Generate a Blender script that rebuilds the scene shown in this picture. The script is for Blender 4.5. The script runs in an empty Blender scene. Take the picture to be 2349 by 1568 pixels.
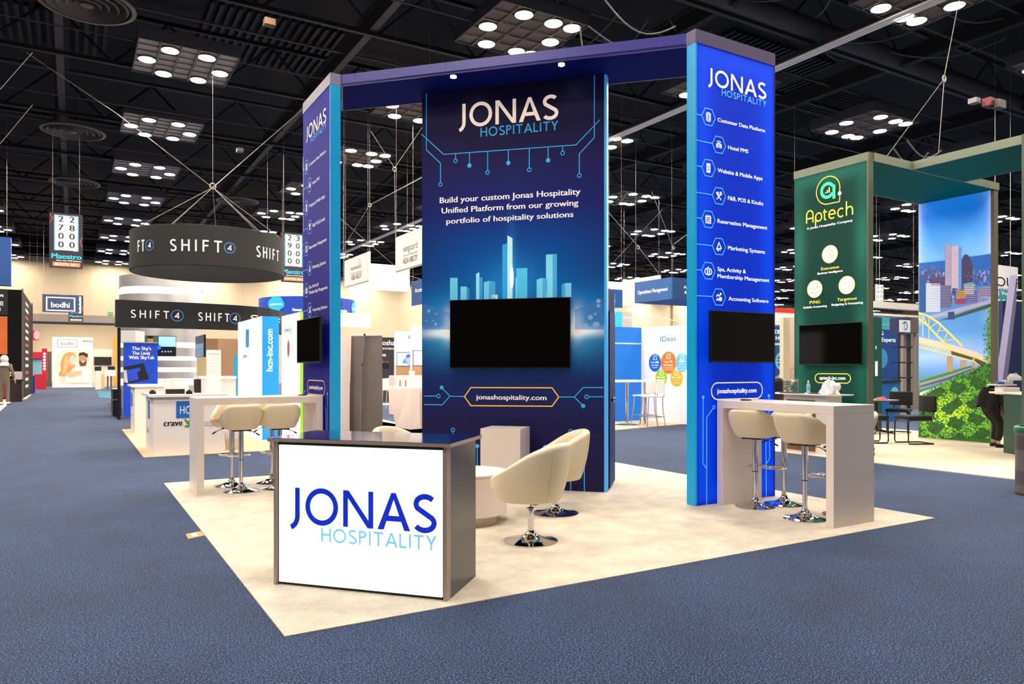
import bpy, bmesh, math, random
from mathutils import Vector, Matrix
import numpy as np

# ------------------------------------------------------------------ camera, world, exposure
S = bpy.context.scene
COL = S.collection
CU, CV, CH, YAW, FPX, HY, CX = -0.968, -4.000, 1.431, math.radians(30.691), 1695.6, 843.99, 1174.5
cam_d = bpy.data.cameras.new('camera')
cam = bpy.data.objects.new('camera', cam_d); COL.objects.link(cam)
cam.location = (CU, CV, CH); cam.rotation_euler = (math.pi/2, 0, -YAW)
cam_d.sensor_width = 36; cam_d.sensor_fit = 'HORIZONTAL'; cam_d.lens = 36*FPX/2349
cam_d.shift_y = (HY-784)/2349; cam_d.clip_end = 400; cam_d.clip_start = 0.05
S.camera = cam
w = bpy.data.worlds.new('world'); S.world = w; w.use_nodes = True
w.node_tree.nodes['Background'].inputs[0].default_value = (1.0, 0.86, 0.72, 1)
w.node_tree.nodes['Background'].inputs[1].default_value = 0.5
S.view_settings.view_transform = 'Standard'; S.view_settings.look = 'None'
S.view_settings.exposure = 0.12; S.view_settings.gamma = 1; S.view_settings.use_curve_mapping = False
LAMP = 152.0           # radiance of the hall lamps
rnd = random.Random(7)
PI = math.pi

# ------------------------------------------------------------------ survey helpers (points read off the photo onto real planes)
FW = np.array([math.sin(YAW), math.cos(YAW), 0]); RT = np.array([math.cos(YAW), -math.sin(YAW), 0]); CC = np.array([CU, CV, CH])
def ray(px, py): return FW + RT*(px-CX)/FPX + np.array([0, 0, 1.0])*(HY-py)/FPX
def G(px, py, z=0.0):
    d = ray(px, py); t = (z-CH)/d[2]; return CC+d*t
def AT(px, py, dep): return CC+ray(px, py)*dep
def depth(p): return float((np.array([p[0], p[1], 0])-np.array([CU, CV, 0]))@FW)
class Plane:
    """vertical plane; a = direction to the viewer's right, n = towards the viewer"""
    def __init__(s, o, b):
        s.o = np.array(o[:2], float); d = np.array(b[:2], float)-s.o; s.w = float(np.hypot(*d)); s.a = d/s.w
        s.n = np.array([s.a[1], -s.a[0]])
    def pt(s, x, z, off=0.0):
        p = s.o+s.a*x+s.n*off; return (float(p[0]), float(p[1]), float(z))
    def px(s, X, Y):
        d = ray(X, Y); t = ((s.o-CC[:2])@s.n)/(d[:2]@s.n); p = CC+d*t
        return (float((p[:2]-s.o)@s.a), float(p[2]))
    def shift(s, off):
        q = Plane(s.o, s.o+s.a*s.w); q.o = s.o+s.n*off; return q

# ------------------------------------------------------------------ materials
def lin(h):
    h = h.lstrip('#'); c = [int(h[i:i+2], 16)/255 for i in (0, 2, 4)]
    return tuple(x/12.92 if x <= .04045 else ((x+.055)/1.055)**2.4 for x in c)+(1,)
MATS = {}
def M(hexc, rough=.5, metal=0.0, emit=0.0, bump=0.0, bscale=60.0, vary=0.0, vscale=3.0, spec=.5, coat=0.0, name=None, alpha=1.0):
    key = (hexc, rough, metal, emit, bump, bscale, vary, vscale, spec, coat, alpha)
    if key in MATS: return MATS[key]
    m = bpy.data.materials.new(name or 'paint_'+hexc.lstrip('#')); m.use_nodes = True
    nt = m.node_tree; b = nt.nodes['Principled BSDF']; c = lin(hexc)
    b.inputs['Base Color'].default_value = c; b.inputs['Roughness'].default_value = rough
    b.inputs['Metallic'].default_value = metal; b.inputs['Specular IOR Level'].default_value = spec
    b.inputs['Coat Weight'].default_value = coat
    if alpha < 1: b.inputs['Alpha'].default_value = alpha
    if emit:
        b.inputs['Emission Color'].default_value = c; b.inputs['Emission Strength'].default_value = emit
    tc = nt.nodes.new('ShaderNodeTexCoord')
    if True:
        n = nt.nodes.new('ShaderNodeTexNoise'); n.inputs['Scale'].default_value = vscale; n.inputs['Detail'].default_value = 3
        nt.links.new(tc.outputs['Object'], n.inputs['Vector'])
        mx = nt.nodes.new('ShaderNodeMix'); mx.data_type = 'RGBA'; v = max(vary, .015)
        mx.inputs[6].default_value = tuple(x*(1-v) for x in c[:3])+(1,); mx.inputs[7].default_value = tuple(min(1, x*(1+v*.6)) for x in c[:3])+(1,)
        nt.links.new(n.outputs['Fac'], mx.inputs[0]); nt.links.new(mx.outputs[2], b.inputs['Base Color'])
    if bump:
        n2 = nt.nodes.new('ShaderNodeTexNoise'); n2.inputs['Scale'].default_value = bscale; n2.inputs['Detail'].default_value = 4
        nt.links.new(tc.outputs['Object'], n2.inputs['Vector'])
        bp = nt.nodes.new('ShaderNodeBump'); bp.inputs['Strength'].default_value = bump; bp.inputs['Distance'].default_value = .01
        nt.links.new(n2.outputs['Fac'], bp.inputs['Height']); nt.links.new(bp.outputs[0], b.inputs['Normal'])
    MATS[key] = m; return m
def carpet(name, cols, sc, bump, patch=.25, pscale=1.2, warp=None):
    m = bpy.data.materials.new(name); m.use_nodes = True; nt = m.node_tree; b = nt.nodes['Principled BSDF']
    b.inputs['Roughness'].default_value = .95; b.inputs['Specular IOR Level'].default_value = .12
    b.inputs['Sheen Weight'].default_value = .15
    g = nt.nodes.new('ShaderNodeNewGeometry')
    n = nt.nodes.new('ShaderNodeTexNoise'); n.inputs['Scale'].default_value = sc; n.inputs['Detail'].default_value = 3; n.inputs['Roughness'].default_value = .7
    nt.links.new(g.outputs['Position'], n.inputs['Vector'])
    r = nt.nodes.new('ShaderNodeValToRGB'); e = r.color_ramp.elements
    e[0].position = cols[0][0]; e[0].color = lin(cols[0][1]); e[1].position = cols[-1][0]; e[1].color = lin(cols[-1][1])
    for p, c in cols[1:-1]: k = e.new(p); k.color = lin(c)
    nt.links.new(n.outputs['Fac'], r.inputs['Fac'])
    p = nt.nodes.new('ShaderNodeTexNoise'); p.inputs['Scale'].default_value = pscale; p.inputs['Detail'].default_value = 5; p.inputs['Roughness'].default_value = .65
    nt.links.new(g.outputs['Position'], p.inputs['Vector'])
    mr = nt.nodes.new('ShaderNodeMapRange'); mr.inputs['From Min'].default_value = .3; mr.inputs['From Max'].default_value = .7
    mr.inputs['To Min'].default_value = 1-patch; mr.inputs['To Max'].default_value = 1+patch*.4
    nt.links.new(p.outputs['Fac'], mr.inputs['Value'])
    mx = nt.nodes.new('ShaderNodeVectorMath'); mx.operation = 'SCALE'
    nt.links.new(r.outputs['Color'], mx.inputs[0]); nt.links.new(mr.outputs['Result'], mx.inputs['Scale'])
    nt.links.new(mx.outputs[0], b.inputs['Base Color'])
    bp = nt.nodes.new('ShaderNodeBump'); bp.inputs['Strength'].default_value = bump; bp.inputs['Distance'].default_value = .012
    nt.links.new(n.outputs['Fac'], bp.inputs['Height']); nt.links.new(bp.outputs[0], b.inputs['Normal'])
    return m
def attr_mat(name, emit=0.0, rough=.6):
    m = bpy.data.materials.new(name); m.use_nodes = True; nt = m.node_tree; b = nt.nodes['Principled BSDF']
    a = nt.nodes.new('ShaderNodeAttribute'); a.attribute_name = 'print'
    nt.links.new(a.outputs['Color'], b.inputs['Base Color']); b.inputs['Roughness'].default_value = rough; b.inputs['Specular IOR Level'].default_value = .12
    if emit: nt.links.new(a.outputs['Color'], b.inputs['Emission Color']); b.inputs['Emission Strength'].default_value = emit
    return m
CHROME = M('#d9d9dc', .07, 1.0, name='chrome')
STEEL = M('#9a9a9c', .25, 1.0, name='brushed_steel')
BLACK = M('#0b0b0d', .35, name='black_plastic')
SCREEN = M('#0a0807', .06, spec=.10, name='dark_screen')
RIG = M('#b9b2aa', .4, .6, name='rigging_wire')
CEILB = M('#030304', .8, name='black_ceiling_paint', vary=.4)
CEILG = M('#2e2b2c', .6, name='dark_grey_steel', vary=.3)
LAMPM = bpy.data.materials.new('lamp_glow'); LAMPM.use_nodes = True
_b = LAMPM.node_tree.nodes['Principled BSDF']; _b.inputs['Emission Color'].default_value = (1, .89, .765, 1); _b.inputs['Emission Strength'].default_value = LAMP
_b.inputs['Base Color'].default_value = (1, .9, .8, 1)

# ------------------------------------------------------------------ mesh builder
LOCAL = set()
class MB:
    def __init__(s): s.v = []; s.f = []; s.c = []
    def add(s, vs, fs):
        o = len(s.v); s.v += [tuple(map(float, p)) for p in vs]; s.f += [tuple(i+o for i in f) for f in fs]; return s
    def box(s, x0, x1, y0, y1, z0, z1):
        v = [(x, y, z) for z in (z0, z1) for y in (y0, y1) for x in (x0, x1)]
        return s.add(v, [(0, 2, 3, 1), (4, 5, 7, 6), (0, 1, 5, 4), (2, 6, 7, 3), (0, 4, 6, 2), (1, 3, 7, 5)])
    def prism(s, poly, z0, z1):
        n = len(poly); v = [(p[0], p[1], z0) for p in poly]+[(p[0], p[1], z1) for p in poly]
        return s.add(v, [tuple(range(n-1, -1, -1)), tuple(range(n, 2*n))]+[(i, (i+1) % n, n+(i+1) % n, n+i) for i in range(n)])
    def lathe(s, prof, n=24, c=(0, 0, 0), cap=True):
        v = []; f = []
        for r, z in prof:
            for i in range(n):
                a = 2*PI*i/n; v.append((c[0]+r*math.cos(a), c[1]+r*math.sin(a), c[2]+z))
        for k in range(len(prof)-1):
            for i in range(n):
                j = (i+1) % n; f.append((k*n+i, k*n+j, (k+1)*n+j, (k+1)*n+i))
        if cap: f.append(tuple(range(n-1, -1, -1))); f.append(tuple((len(prof)-1)*n+i for i in range(n)))
        return s.add(v, f)
    def tube(s, pts, r, n=8, closed=False):
        P = [Vector(p) for p in pts]; v = []; f = []; m = len(P); up = None
        for k in range(m):
            if closed: t = (P[(k+1) % m]-P[k-1])
            else: t = P[min(k+1, m-1)]-P[max(k-1, 0)]
            t.normalize()
            if up is None: up = Vector((0, 0, 1)) if abs(t.z) < .9 else Vector((1, 0, 0))
            a = up-t*up.dot(t)
            if a.length < 1e-4: a = Vector((1, 0, 0))-t*t.x
            a.normalize(); up = a; b = t.cross(a)
            rr = r[k] if isinstance(r, (list, tuple)) else r
            for i in range(n):
                q = 2*PI*i/n; v.append(P[k]+a*math.cos(q)*rr+b*math.sin(q)*rr)
        for k in range(m if closed else m-1):
            for i in range(n):
                j = (i+1) % n; k2 = (k+1) % m; f.append((k*n+i, k*n+j, k2*n+j, k2*n+i))
        if not closed: f.append(tuple(range(n-1, -1, -1))); f.append(tuple((m-1)*n+i for i in range(n)))
        return s.add(v, f)
    def grid(s, fn, nu, nv, closed_u=False):
        o = []; 
        for j in range(nv+1):
            for i in range(nu if closed_u else nu+1): o.append(fn(i/nu, j/nv))
        W = nu if closed_u else nu+1; f = []
        for j in range(nv):
            for i in range(nu):
                i2 = (i+1) % nu if closed_u else i+1
                f.append((j*W+i, j*W+i2, (j+1)*W+i2, (j+1)*W+i))
        return s.add(o, f)
    def ball(s, c, r, n=10, sz=None):
        sx, sy, sz_ = (sz or (1, 1, 1))
        return s.grid(lambda a, b: (c[0]+r*sx*math.sin(PI*b)*math.cos(2*PI*a), c[1]+r*sy*math.sin(PI*b)*math.sin(2*PI*a), c[2]-r*sz_*math.cos(PI*b)), n, max(4, n//2), True)
    # --- flat shapes on a Plane
    def slab(s, pl, x0, x1, z0, z1, d0, d1):
        q = [pl.pt(x, 0, d)[:2] for x, d in ((x0, d0), (x1, d0), (x1, d1), (x0, d1))]
        if ((q[1][0]-q[0][0])*(q[2][1]-q[1][1])-(q[1][1]-q[0][1])*(q[2][0]-q[1][0])) < 0: q = q[::-1]
        return s.prism(q, z0, z1)
    def poly(s, pl, pts, off=.003): return s.add([pl.pt(x, z, off) for x, z in pts], [tuple(range(len(pts)))])
    def stroke(s, pl, pts, w, off=.004, closed=False):
        P = [np.array(p, float) for p in pts]; P = [p for i, p in enumerate(P) if i == 0 or np.abs(p-P[i-1]).max() > 1e-6]; m = len(P)
        L = []; R = []
        for k in range(m):
            a = P[k]-P[k-1] if (k > 0 or closed) else P[1]-P[0]
            b = P[(k+1) % m]-P[k] if (k < m-1 or closed) else P[-1]-P[-2]
            a = a/(np.linalg.norm(a)+1e-9); b = b/(np.linalg.norm(b)+1e-9)
            t = a+b; t = t/(np.linalg.norm(t)+1e-9); nn = np.array([-t[1], t[0]]); c = max(.4, float(t@b))
            L.append(P[k]+nn*w/2/c); R.append(P[k]-nn*w/2/c)
        v = [pl.pt(p[0], p[1], off) for p in L+R]; f = []
        for k in range(m if closed else m-1):
            j = (k+1) % m; f.append((k, m+k, m+j, j))
        return s.add(v, f)
    def disc(s, pl, c, r, off=.004, n=28, rz=None):
        rz = rz or r; return s.poly(pl, [(c[0]+r*math.cos(2*PI*i/n), c[1]+rz*math.sin(2*PI*i/n)) for i in range(n)], off)
    def ring(s, pl, c, r, w, off=.004, n=24): return s.stroke(pl, [(c[0]+r*math.cos(2*PI*i/n), c[1]+r*math.sin(2*PI*i/n)) for i in range(n)], w, off, True)
    def build(s, name, mat, parent=None, smooth=False, bevel=0.0, kind=None, label=None, sub=0):
        loc = Vector((0, 0, 0)); q = parent
        while q is not None:
            if q.name in LOCAL: loc = Vector((0, 0, 0)); break
            loc = loc+q.location; q = q.parent
        me = bpy.data.meshes.new(name); me.from_pydata([(p[0]-loc.x, p[1]-loc.y, p[2]-loc.z) for p in s.v], [], s.f)
        me.validate(); me.materials.append(mat)
        if smooth:
            bm = bmesh.new(); bm.from_mesh(me); bmesh.ops.recalc_face_normals(bm, faces=bm.faces); bm.to_mesh(me); bm.free()
            me.polygons.foreach_set('use_smooth', [True]*len(me.polygons))
            me.set_sharp_from_angle(angle=math.radians(50))
        o = bpy.data.objects.new(name, me); COL.objects.link(o)
        if parent: o.parent = parent
        if bevel:
            md = o.modifiers.new('bevel', 'BEVEL'); md.width = bevel; md.segments = 2; md.limit_method = 'ANGLE'; md.angle_limit = .7
        if sub:
            md = o.modifiers.new('sub', 'SUBSURF'); md.levels = sub; md.render_levels = sub
        if kind: o['kind'] = kind
        if label: o['label'] = label
        return o
def thing(name, label, cat, loc=(0, 0, 0), group=None, local=False, rotz=0.0):
    o = bpy.data.objects.new(name, None); COL.objects.link(o); o.location = loc; o.rotation_euler = (0, 0, rotz); o.empty_display_size = .1
    o['label'] = label; o['category'] = cat
    if group: o['group'] = group
    if local: LOCAL.add(o.name)
    return o
def tag(o, label, cat, group=None):
    o['label'] = label; o['category'] = cat
    if group: o['group'] = group
    return o
def copy_thing(root, loc, rotz=0.0, label=None, group=None):
    r = root.copy(); COL.objects.link(r); r.location = loc; r.rotation_euler = (0, 0, rotz)
    if label: r['label'] = label
    if group: r['group'] = group
    for ch in root.children:
        c = ch.copy(); COL.objects.link(c); c.parent = r
        for g in ch.children:
            d = g.copy(); COL.objects.link(d); d.parent = c
    return r
def paint_grid(pl, x0, x1, z0, z1, nx, nz, fn, name, mat, parent, off=.002):
    mb = MB().grid(lambda a, b: pl.pt(x0+(x1-x0)*a, z0+(z1-z0)*b, off), nx, nz)
    o = mb.build(name, mat, parent); me = o.data
    at = me.color_attributes.new('print', 'FLOAT_COLOR', 'POINT')
    data = []
    for j in range(nz+1):
        for i in range(nx+1): data += list(fn(x0+(x1-x0)*i/nx, z0+(z1-z0)*j/nz))[:3]+[1.0]
    at.data.foreach_set('color', data); return o

# ------------------------------------------------------------------ lettering
_tc = {}
def glyphs(txt, bold=0.0, spacing=1.0):
    k = (txt, bold, spacing)
    if k in _tc: return _tc[k]
    cu = bpy.data.curves.new('t', 'FONT'); cu.body = txt; cu.size = 1; cu.resolution_u = 3; cu.offset = bold; cu.space_character = spacing
    ob = bpy.data.objects.new('t', cu); COL.objects.link(ob)
    me = bpy.data.meshes.new_from_object(ob)
    v = [(p.co.x, p.co.y) for p in me.vertices]; f = [tuple(q.vertices) for q in me.polygons]
    bpy.data.objects.remove(ob); bpy.data.curves.remove(cu); bpy.data.meshes.remove(me)
    _tc[k] = (v, f); return v, f
CAP = .729  # cap height of the built-in font at size 1
def text(mb, pl, txt, x0, x1, zb, zcap, bold=.012, off=.004, spacing=1.0):
    """fit a line between x0 and x1, baseline zb, cap height up to zcap"""
    v, f = glyphs(txt, 0, spacing)
    if not v: return
    a = min(p[0] for p in v); b = max(p[0] for p in v); e = bold*.9; sx = (x1-x0)/(b-a+2*e); sz = (zcap-zb)/CAP
    for k, d in enumerate((0, e, 2*e) if bold > 0 else (0,)):
        mb.add([pl.pt(x0+(p[0]-a+d)*sx, zb+p[1]*sz, off+.00015*k) for p in v], f)
def arc(cx, cy, rx, ry, a0, a1, n=14): return [(cx+rx*math.cos(math.radians(a0+(a1-a0)*i/n)), cy+ry*math.sin(math.radians(a0+(a1-a0)*i/n))) for i in range(n+1)]
# humanist capitals drawn as pen strokes, cap height 1: (advance, [strokes])
def caps(w):
    h = w/2
    return {
     'J': (.22, [[(h, 1), (h, .24)]+arc(-.20, .20, .20+h, .33, 6, -72, 10)]),
     'O': (.99, [('c', arc(.47, .5, .47-h, .5-h+.02, 0, 350, 35))]),
     'N': (.89, [[(h, 0), (h, 1)], ('p', [(0, 1), (w*1.1, 1), (.84, 0), (.84-w*1.1, 0)]), [(.84-h, 1), (.84-h, 0)]]),
     'A': (.84, [('p', [(-.02, 0), (w*1.0, 0), (.41+w*.4, 1), (.41-w*.4, 1)]), ('p', [(.85, 0), (.84-w*1.02, 0), (.41-w*.4, 1), (.41+w*.4, 1)]), [(.17, .31), (.66, .31)]]),
     'S': (.64, [arc(.32, .745, .235, .255-h+.02, 36, 215, 16)+arc(.30, .255, .25, .255-h+.02, 40, -150, 18)]),
     'H': (.76, [[(h, 0), (h, 1)], [(.72-h, 0), (.72-h, 1)], [(h, .52), (.72-h, .52)]]),
     'P': (.58, [[(h, 0), (h, 1)], [(h, 1-h), (.26, 1-h)]+arc(.26, .73, .23-h*.3, .27-h, 90, -90, 10)+[(h, .46+h)]]),
     'I': (.24, [[(h+.02, 0), (h+.02, 1)]]),
     'T': (.72, [[(.34, 0), (.34, 1)], [(0, 1-h), (.68, 1-h)]]),
     'L': (.54, [[(h, 1), (h, h), (.5, h)]]),
     'Y': (.70, [('p', [(0, 1), (w*1.15, 1), (.34+h, .45), (.34-h, .42)]), ('p', [(.70, 1), (.70-w*1.15, 1), (.34-h, .45), (.34+h, .42)]), [(.34, .46), (.34, 0)]]),
     'F': (.56, [[(h, 0), (h, 1-h), (.52, 1-h)], [(h, .52), (.48, .52)]]),
     '4': (.7, [[(.62, .28), (.04, .28), (.5, .98), (.5, 0)]]),
    }
def pen(mb, pl, txt, x0, x1, zb, zc, w=.13, track=.12, off=.004):
    C = caps(w); x = 0; st = []
    for i, ch in enumerate(txt):
        adv, ss = C[ch]
        for q in ss:
            kind = 's'
            if isinstance(q, tuple): kind, q = q
            st.append((kind, [(x+p[0], p[1]) for p in q]))
        x += adv+track
    lo = min(p[0]-(0 if k == 'p' else w/2) for k, q in st for p in q); hi = max(p[0]+(0 if k == 'p' else w/2) for k, q in st for p in q)
    sx = (x1-x0)/(hi-lo); sz = zc-zb; base = Plane((0, 0), (1, 0))
    for k, (kind, q) in enumerate(st):
        P = [((p[0]-lo)*sx/sz, p[1]) for p in q]
        m2 = MB()
        if kind == 'p': m2.poly(base, P, 0)
        else: m2.stroke(base, P, w, 0, kind == 'c')
        mb.add([pl.pt(x0+v[0]*sz, zb+v[2]*sz, off+.0001*k) for v in m2.v], m2.f)
def hosp_logo(pl, parent, x0, x1, zb, zc, main, sub, off=.004, names=('logo_lettering', 'logo_lettering')):
    a = MB(); pen(a, pl, 'JONAS', x0, x1, zb, zc, .148, .075, off); a.build(names[0], main, parent)
    H = zc-zb; W = x1-x0
    b = MB(); pen(b, pl, 'HOSPITALITY', x0+W*.232, x1-W*.002, zb-H*.46, zb-H*.075, .145, .10, off); b.build(names[1], sub, parent)

# ================================================================== SETTING
def struct(name, mb, mat, **k):
    o = mb.build(name, mat, None, **k); o['kind'] = 'structure'; return o
BLUE_CARPET = carpet('blue_grey_carpet', [(.38, '#01030a'), (.47, '#07132c'), (.53, '#172f58'), (.61, '#6488bf')], 115, .2, .30, 1.1)
BEIGE = carpet('cream_pile_carpet', [(.33, '#b9a482'), (.46, '#ecdfc9'), (.62, '#f8f1e4')], 150, .7, .24, 3.6)
BEIGE2 = carpet('cream_flat_carpet', [(.35, '#dccbab'), (.65, '#f6ead2')], 90, .3, .07, 1.0)
TAN = carpet('tan_flat_carpet', [(.35, '#d9b98e'), (.65, '#ecd0a8')], 60, .2, .06, 1.0)
floor = struct('floor', MB().box(-30, 120, -25, 90, -.1, 0), BLUE_CARPET)
WALLM = M('#bfae92', .8, vary=.05, vscale=.4, name='cream_wall_paint')
ZC = 12.2
ceil_ = struct('ceiling', MB().box(-30, 120, -25, 90, ZC, ZC+.2), CEILB)
# ribs of the roof deck showing between the trusses
for (u0, u1, v0, v1) in ((-8, -3, 14, 19), (3.5, 6.5, 12, 16), (2.5, 7, 19, 23), (10, 15, 20, 24), (17, 22, 12.5, 16), (20, 27, 14, 19), (-3, 0, 22, 25), (26, 34, 22, 27)):
    m = MB(); x = u0
    while x < u1: m.box(x, x+.11, v0, v1, ZC-.12, ZC-.01); x += .26
    o = m.build('deck_ribs', M('#111114', .6, vary=.3), ceil_, kind='stuff')
# far wall with the low opening on the left
WV = 66.5
wl = MB().box(-30, 120, WV, WV+.3, 5.8, 10.6).box(3.6, 120, WV, WV+.3, 0, 5.8).box(-30, -7.5, WV, WV+.3, 0, 5.8)
wall_far = struct('wall_far', wl, WALLM)
mb = MB()
for u in [x*3.05-6 for x in range(0, 36)]: mb.box(u, u+.04, WV-.012, WV+.01, 6.0 if u < 3.6 else .2, 10.5)
mb.build('wall_joint', M('#b7a68c', .8), wall_far)
struct('wall_far_upper', MB().box(-30, 120, WV, WV+.3, 10.6, ZC), CEILB)
struct('wall_annex', MB().box(-12, 9, 84, 84.2, 0, 7), WALLM)
struct('ceiling_annex', MB().box(-12, 9, WV+.3, 84, 6.6, 6.8), M('#8d8378', .8))
struct('trim_soffit', MB().box(-7.5, 3.6, WV-.05, WV+4, 5.2, 5.8), M('#8a8078', .8))
struct('wall_left', MB().box(-30.3, -30, -25, WV, 0, ZC), M('#4a4038', .8))
struct('wall_right', MB().box(112, 112.3, -25, WV, 0, ZC), M('#b9ab97', .8))
# tall operable panel and door head on the far wall behind the blue hanging sign
p = Plane((20, WV), (100, WV))
x, z = p.px(1540, 720)
struct('trim_1', MB().box(20+x, 20+x+1.2, WV-.25, WV, 0, 10.4), M('#9b8a72', .8))

# ------------------------------------------------------------------ ceiling steel
def beam(name, pts, wdt, mat, label=None):
    return MB().tube(pts, wdt, 4).build(name, mat, ceil_)
for k, u in enumerate((-1.3, 5.85, 13.0, 20.15, 27.3, 34.4, 41.6, 52)):
    MB().box(u-.10, u+.10, -12, WV, 10.35, 10.75).build('roof_beam', CEILG if k in (0, 1) else CEILB, ceil_)
    MB().box(u-.22, u+.22, -12, WV, 10.75, 10.79).build('beam_flange', CEILB, ceil_)
for k in range(13):
    v = -2.0+5.6*k
    t = MB().box(-30, 112, v-.06, v+.06, 10.25, 10.36).box(-30, 112, v-.06, v+.06, 11.7, 11.82)
    t.build('truss_chord', M('#08080a', .6, vary=.4), ceil_)
    m = MB(); x = -24.0
    while x < 100:
        m.tube([(x, v, 10.3), (x+1.5, v, 11.75)], .035, 4); m.tube([(x+1.5, v, 11.75), (x+3.0, v, 10.3)], .035, 4); x += 3.0
    m.build('truss_web', M('#020203', .8), ceil_, kind='stuff')
    MB().tube([(-30, v+2.1, 10.55), (112, v+2.1, 10.55)], .04, 6).build('conduit', M('#3a3536', .5, vary=.3), ceil_)
    MB().tube([(-30, v+3.3, 10.15), (112, v+3.3, 10.15)], .022, 6).build('conduit', M('#4a4442', .5, vary=.3), ceil_)
# the pale three-groove track that runs along the hall
u0 = G(1780, 157, 10.0)[0]
tr = MB().box(u0-.22, u0+.22, -5, WV, 10.0, 10.12).build('track_channel', M('#1b1a1c', .6), ceil_)
for d in (-.12, 0, .12): MB().box(u0+d-.042, u0+d+.042, -5, WV, 9.97, 10.01).build('track_lip', M('#fff6ee', .5), ceil_)
# big round duct on the upper right
a = G(1760, 30, 10.6); b = G(2349, 245, 10.6)
MB().tube([tuple(a+(a-b)*.5), tuple(a), tuple(b), tuple(b+(b-a)*1.5)], .28, 14).build('air_duct', M('#3a373b', .55, vary=.3), ceil_, smooth=True)
# ring shaped air diffusers
prof = []
df = thing('air_diffuser', 'round ringed black air diffuser beside the nearest ceiling light row, third from the front', 'diffuser', (0, 0, 0), local=True)
MB().lathe([(1.02, .05), (1.05, 0), (.95, -.02), (.93, .1)], 36, cap=False).build('outer_ring', M('#6b5f57', .5), df, smooth=True)
for r in (.78, .58, .38, .2): MB().lathe([(r+.1, -.0), (r+.07, -.03), (r-.03, .10)], 32, cap=False).build('ring', M('#4c443f', .5), df, smooth=True)
MB().lathe([(.14, -.02), (.0, -.03)], 16).build('hub', M('#5b524b', .5), df, smooth=True)
dl = [((168, 303), None), ((172, 420), 'round black air diffuser fourth back, above the 2700 aisle sign'), ((200, 12), 'large round black air diffuser cut by the top edge at left'),
      ((545, 462), 'small round black air diffuser beside the wire hub over the round dark sign')]
for (q, lb) in dl:
    g = G(q[0], q[1], 10.0)
    if lb is None: df.location = (g[0], g[1], 10.0); df['label'] = 'round black air diffuser left of the second light in the left row'
    else: copy_thing(df, (g[0], g[1], 10.0), 0, lb)

# ------------------------------------------------------------------ hall lights
def make_light(kind):
    t = thing('ceiling_light', 'square grid panel hall light with bright lamps hung under the black ceiling', 'ceiling light', (0, 0, 0), 'square hall lights under the ceiling', local=True)
    h = 1.27
    MB().box(-h, h, -h, h, .30, .34).box(-h, -h+.03, -h, h, 0, .3).box(h-.03, h, -h, h, 0, .3).box(-h, h, -h, -h+.03, 0, .3).box(-h, h, h-.03, h, 0, .3).build('housing', M('#3a3c46', .5), t)
    pan = MB().box(-h+.03, h-.03, -h+.03, h-.03, .05, .06).build('louvre_panel', M('#b5aca6' if kind == 6 else '#6e6058', .7), t)
    g = MB()
    if kind == 6:
        for x in (-.72, -.22, .22, .72): g.box(x-.025, x+.025, -h, h, .0, .05)
        for i in range(1, 6): y = -h+i*2*h/6; g.box(-h, h, y-.012, y+.012, .02, .05)
    else:
        for i in range(1, 5):
            x = -h+i*2*h/5; g.box(x-.022, x+.022, -h, h, 0, .05); g.box(-h, h, x-.022, x+.022, 0, .05)
    P = [(-.96, .13), (-.47, -.83), (-.46, 1.0), (.46, -.83), (.48, 1.0), (.95, .14)] if kind == 6 else \
        [(-.9, .97), (-.42, .97), (-.9, .05), (.48, .97), (-.5, -.92), (.40, -.92), (.92, -.92), (.96, .04), (.92, .92)][:9]
    if kind == 8: P = [(-.46, -.92), (.40, -.92), (.95, -.94), (.92, 0), (.9, .9), (.45, .95), (-.47, .96), (-.92, .06)]
    for (x, y) in P: g.lathe([(.235, -.008), (.235, .05)], 20, (x, y, 0))
    g.build('grid', M('#6a5f54', .6), t)
    for (x, y) in P: MB().lathe([(.215, -.012), (.215, -.009)], 22, (x, y, 0)).build('lamp', LAMPM, t)
    return t
lcount = {}; lights = []; L6 = make_light(6); L8 = make_light(8); first = {6: L6, 8: L8}; used = set()
for j in range(-3, 8):
    for i in range(-2, 15):
        u = 1.75+7.15*i; v = 18.7+6.5*j
        if v > 65: continue
        d = np.array([u-CU, v-CV]); zz = d@FW[:2]; xx = d@RT[:2]
        near = abs(u-3) < 25 and v > -4
        if zz > 2:
            px = CX+FPX*xx/zz; py = HY-FPX*(10-CH)/zz
            vis = -160 < px < 2500 and py > -260
        else: vis = False
        if not (vis or near): continue
        k = 6 if i in (-2, -1, 0) else 8
        if k not in used: used.add(k); o = first[k]; o.location = (u, v, 10.0)
        else: o = copy_thing(first[k], (u, v, 10.0))
        if zz > 2 and -20 < px < 2369 and -30 < py < 760:
            lcount[i] = lcount.get(i, 0)+1; c = sorted(lcount).index(i)
            lights.append((i, lcount[i], o))
ORD = ['first', 'second', 'third', 'fourth', 'fifth', 'sixth', 'seventh', 'eighth', 'ninth', 'tenth', 'eleventh', 'twelfth', 'thirteenth', 'fourteenth', 'fifteenth', 'sixteenth', 'seventeenth', 'eighteenth']
cols_ = sorted(lcount)
for i, n_, o in lights: o['label'] = 'square hall light, %s from the front in the %s row counted from the left' % (ORD[n_-1], ORD[cols_.index(i)])
for o in list(COL.objects):
    if o.name.startswith('ceiling_light') and o.parent is None and o.get('label', '').startswith('square grid'): o['group'] = 'square hall lights outside the picture'; o['label'] = 'square hall light overhead or behind the viewer, outside the picture'
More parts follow.
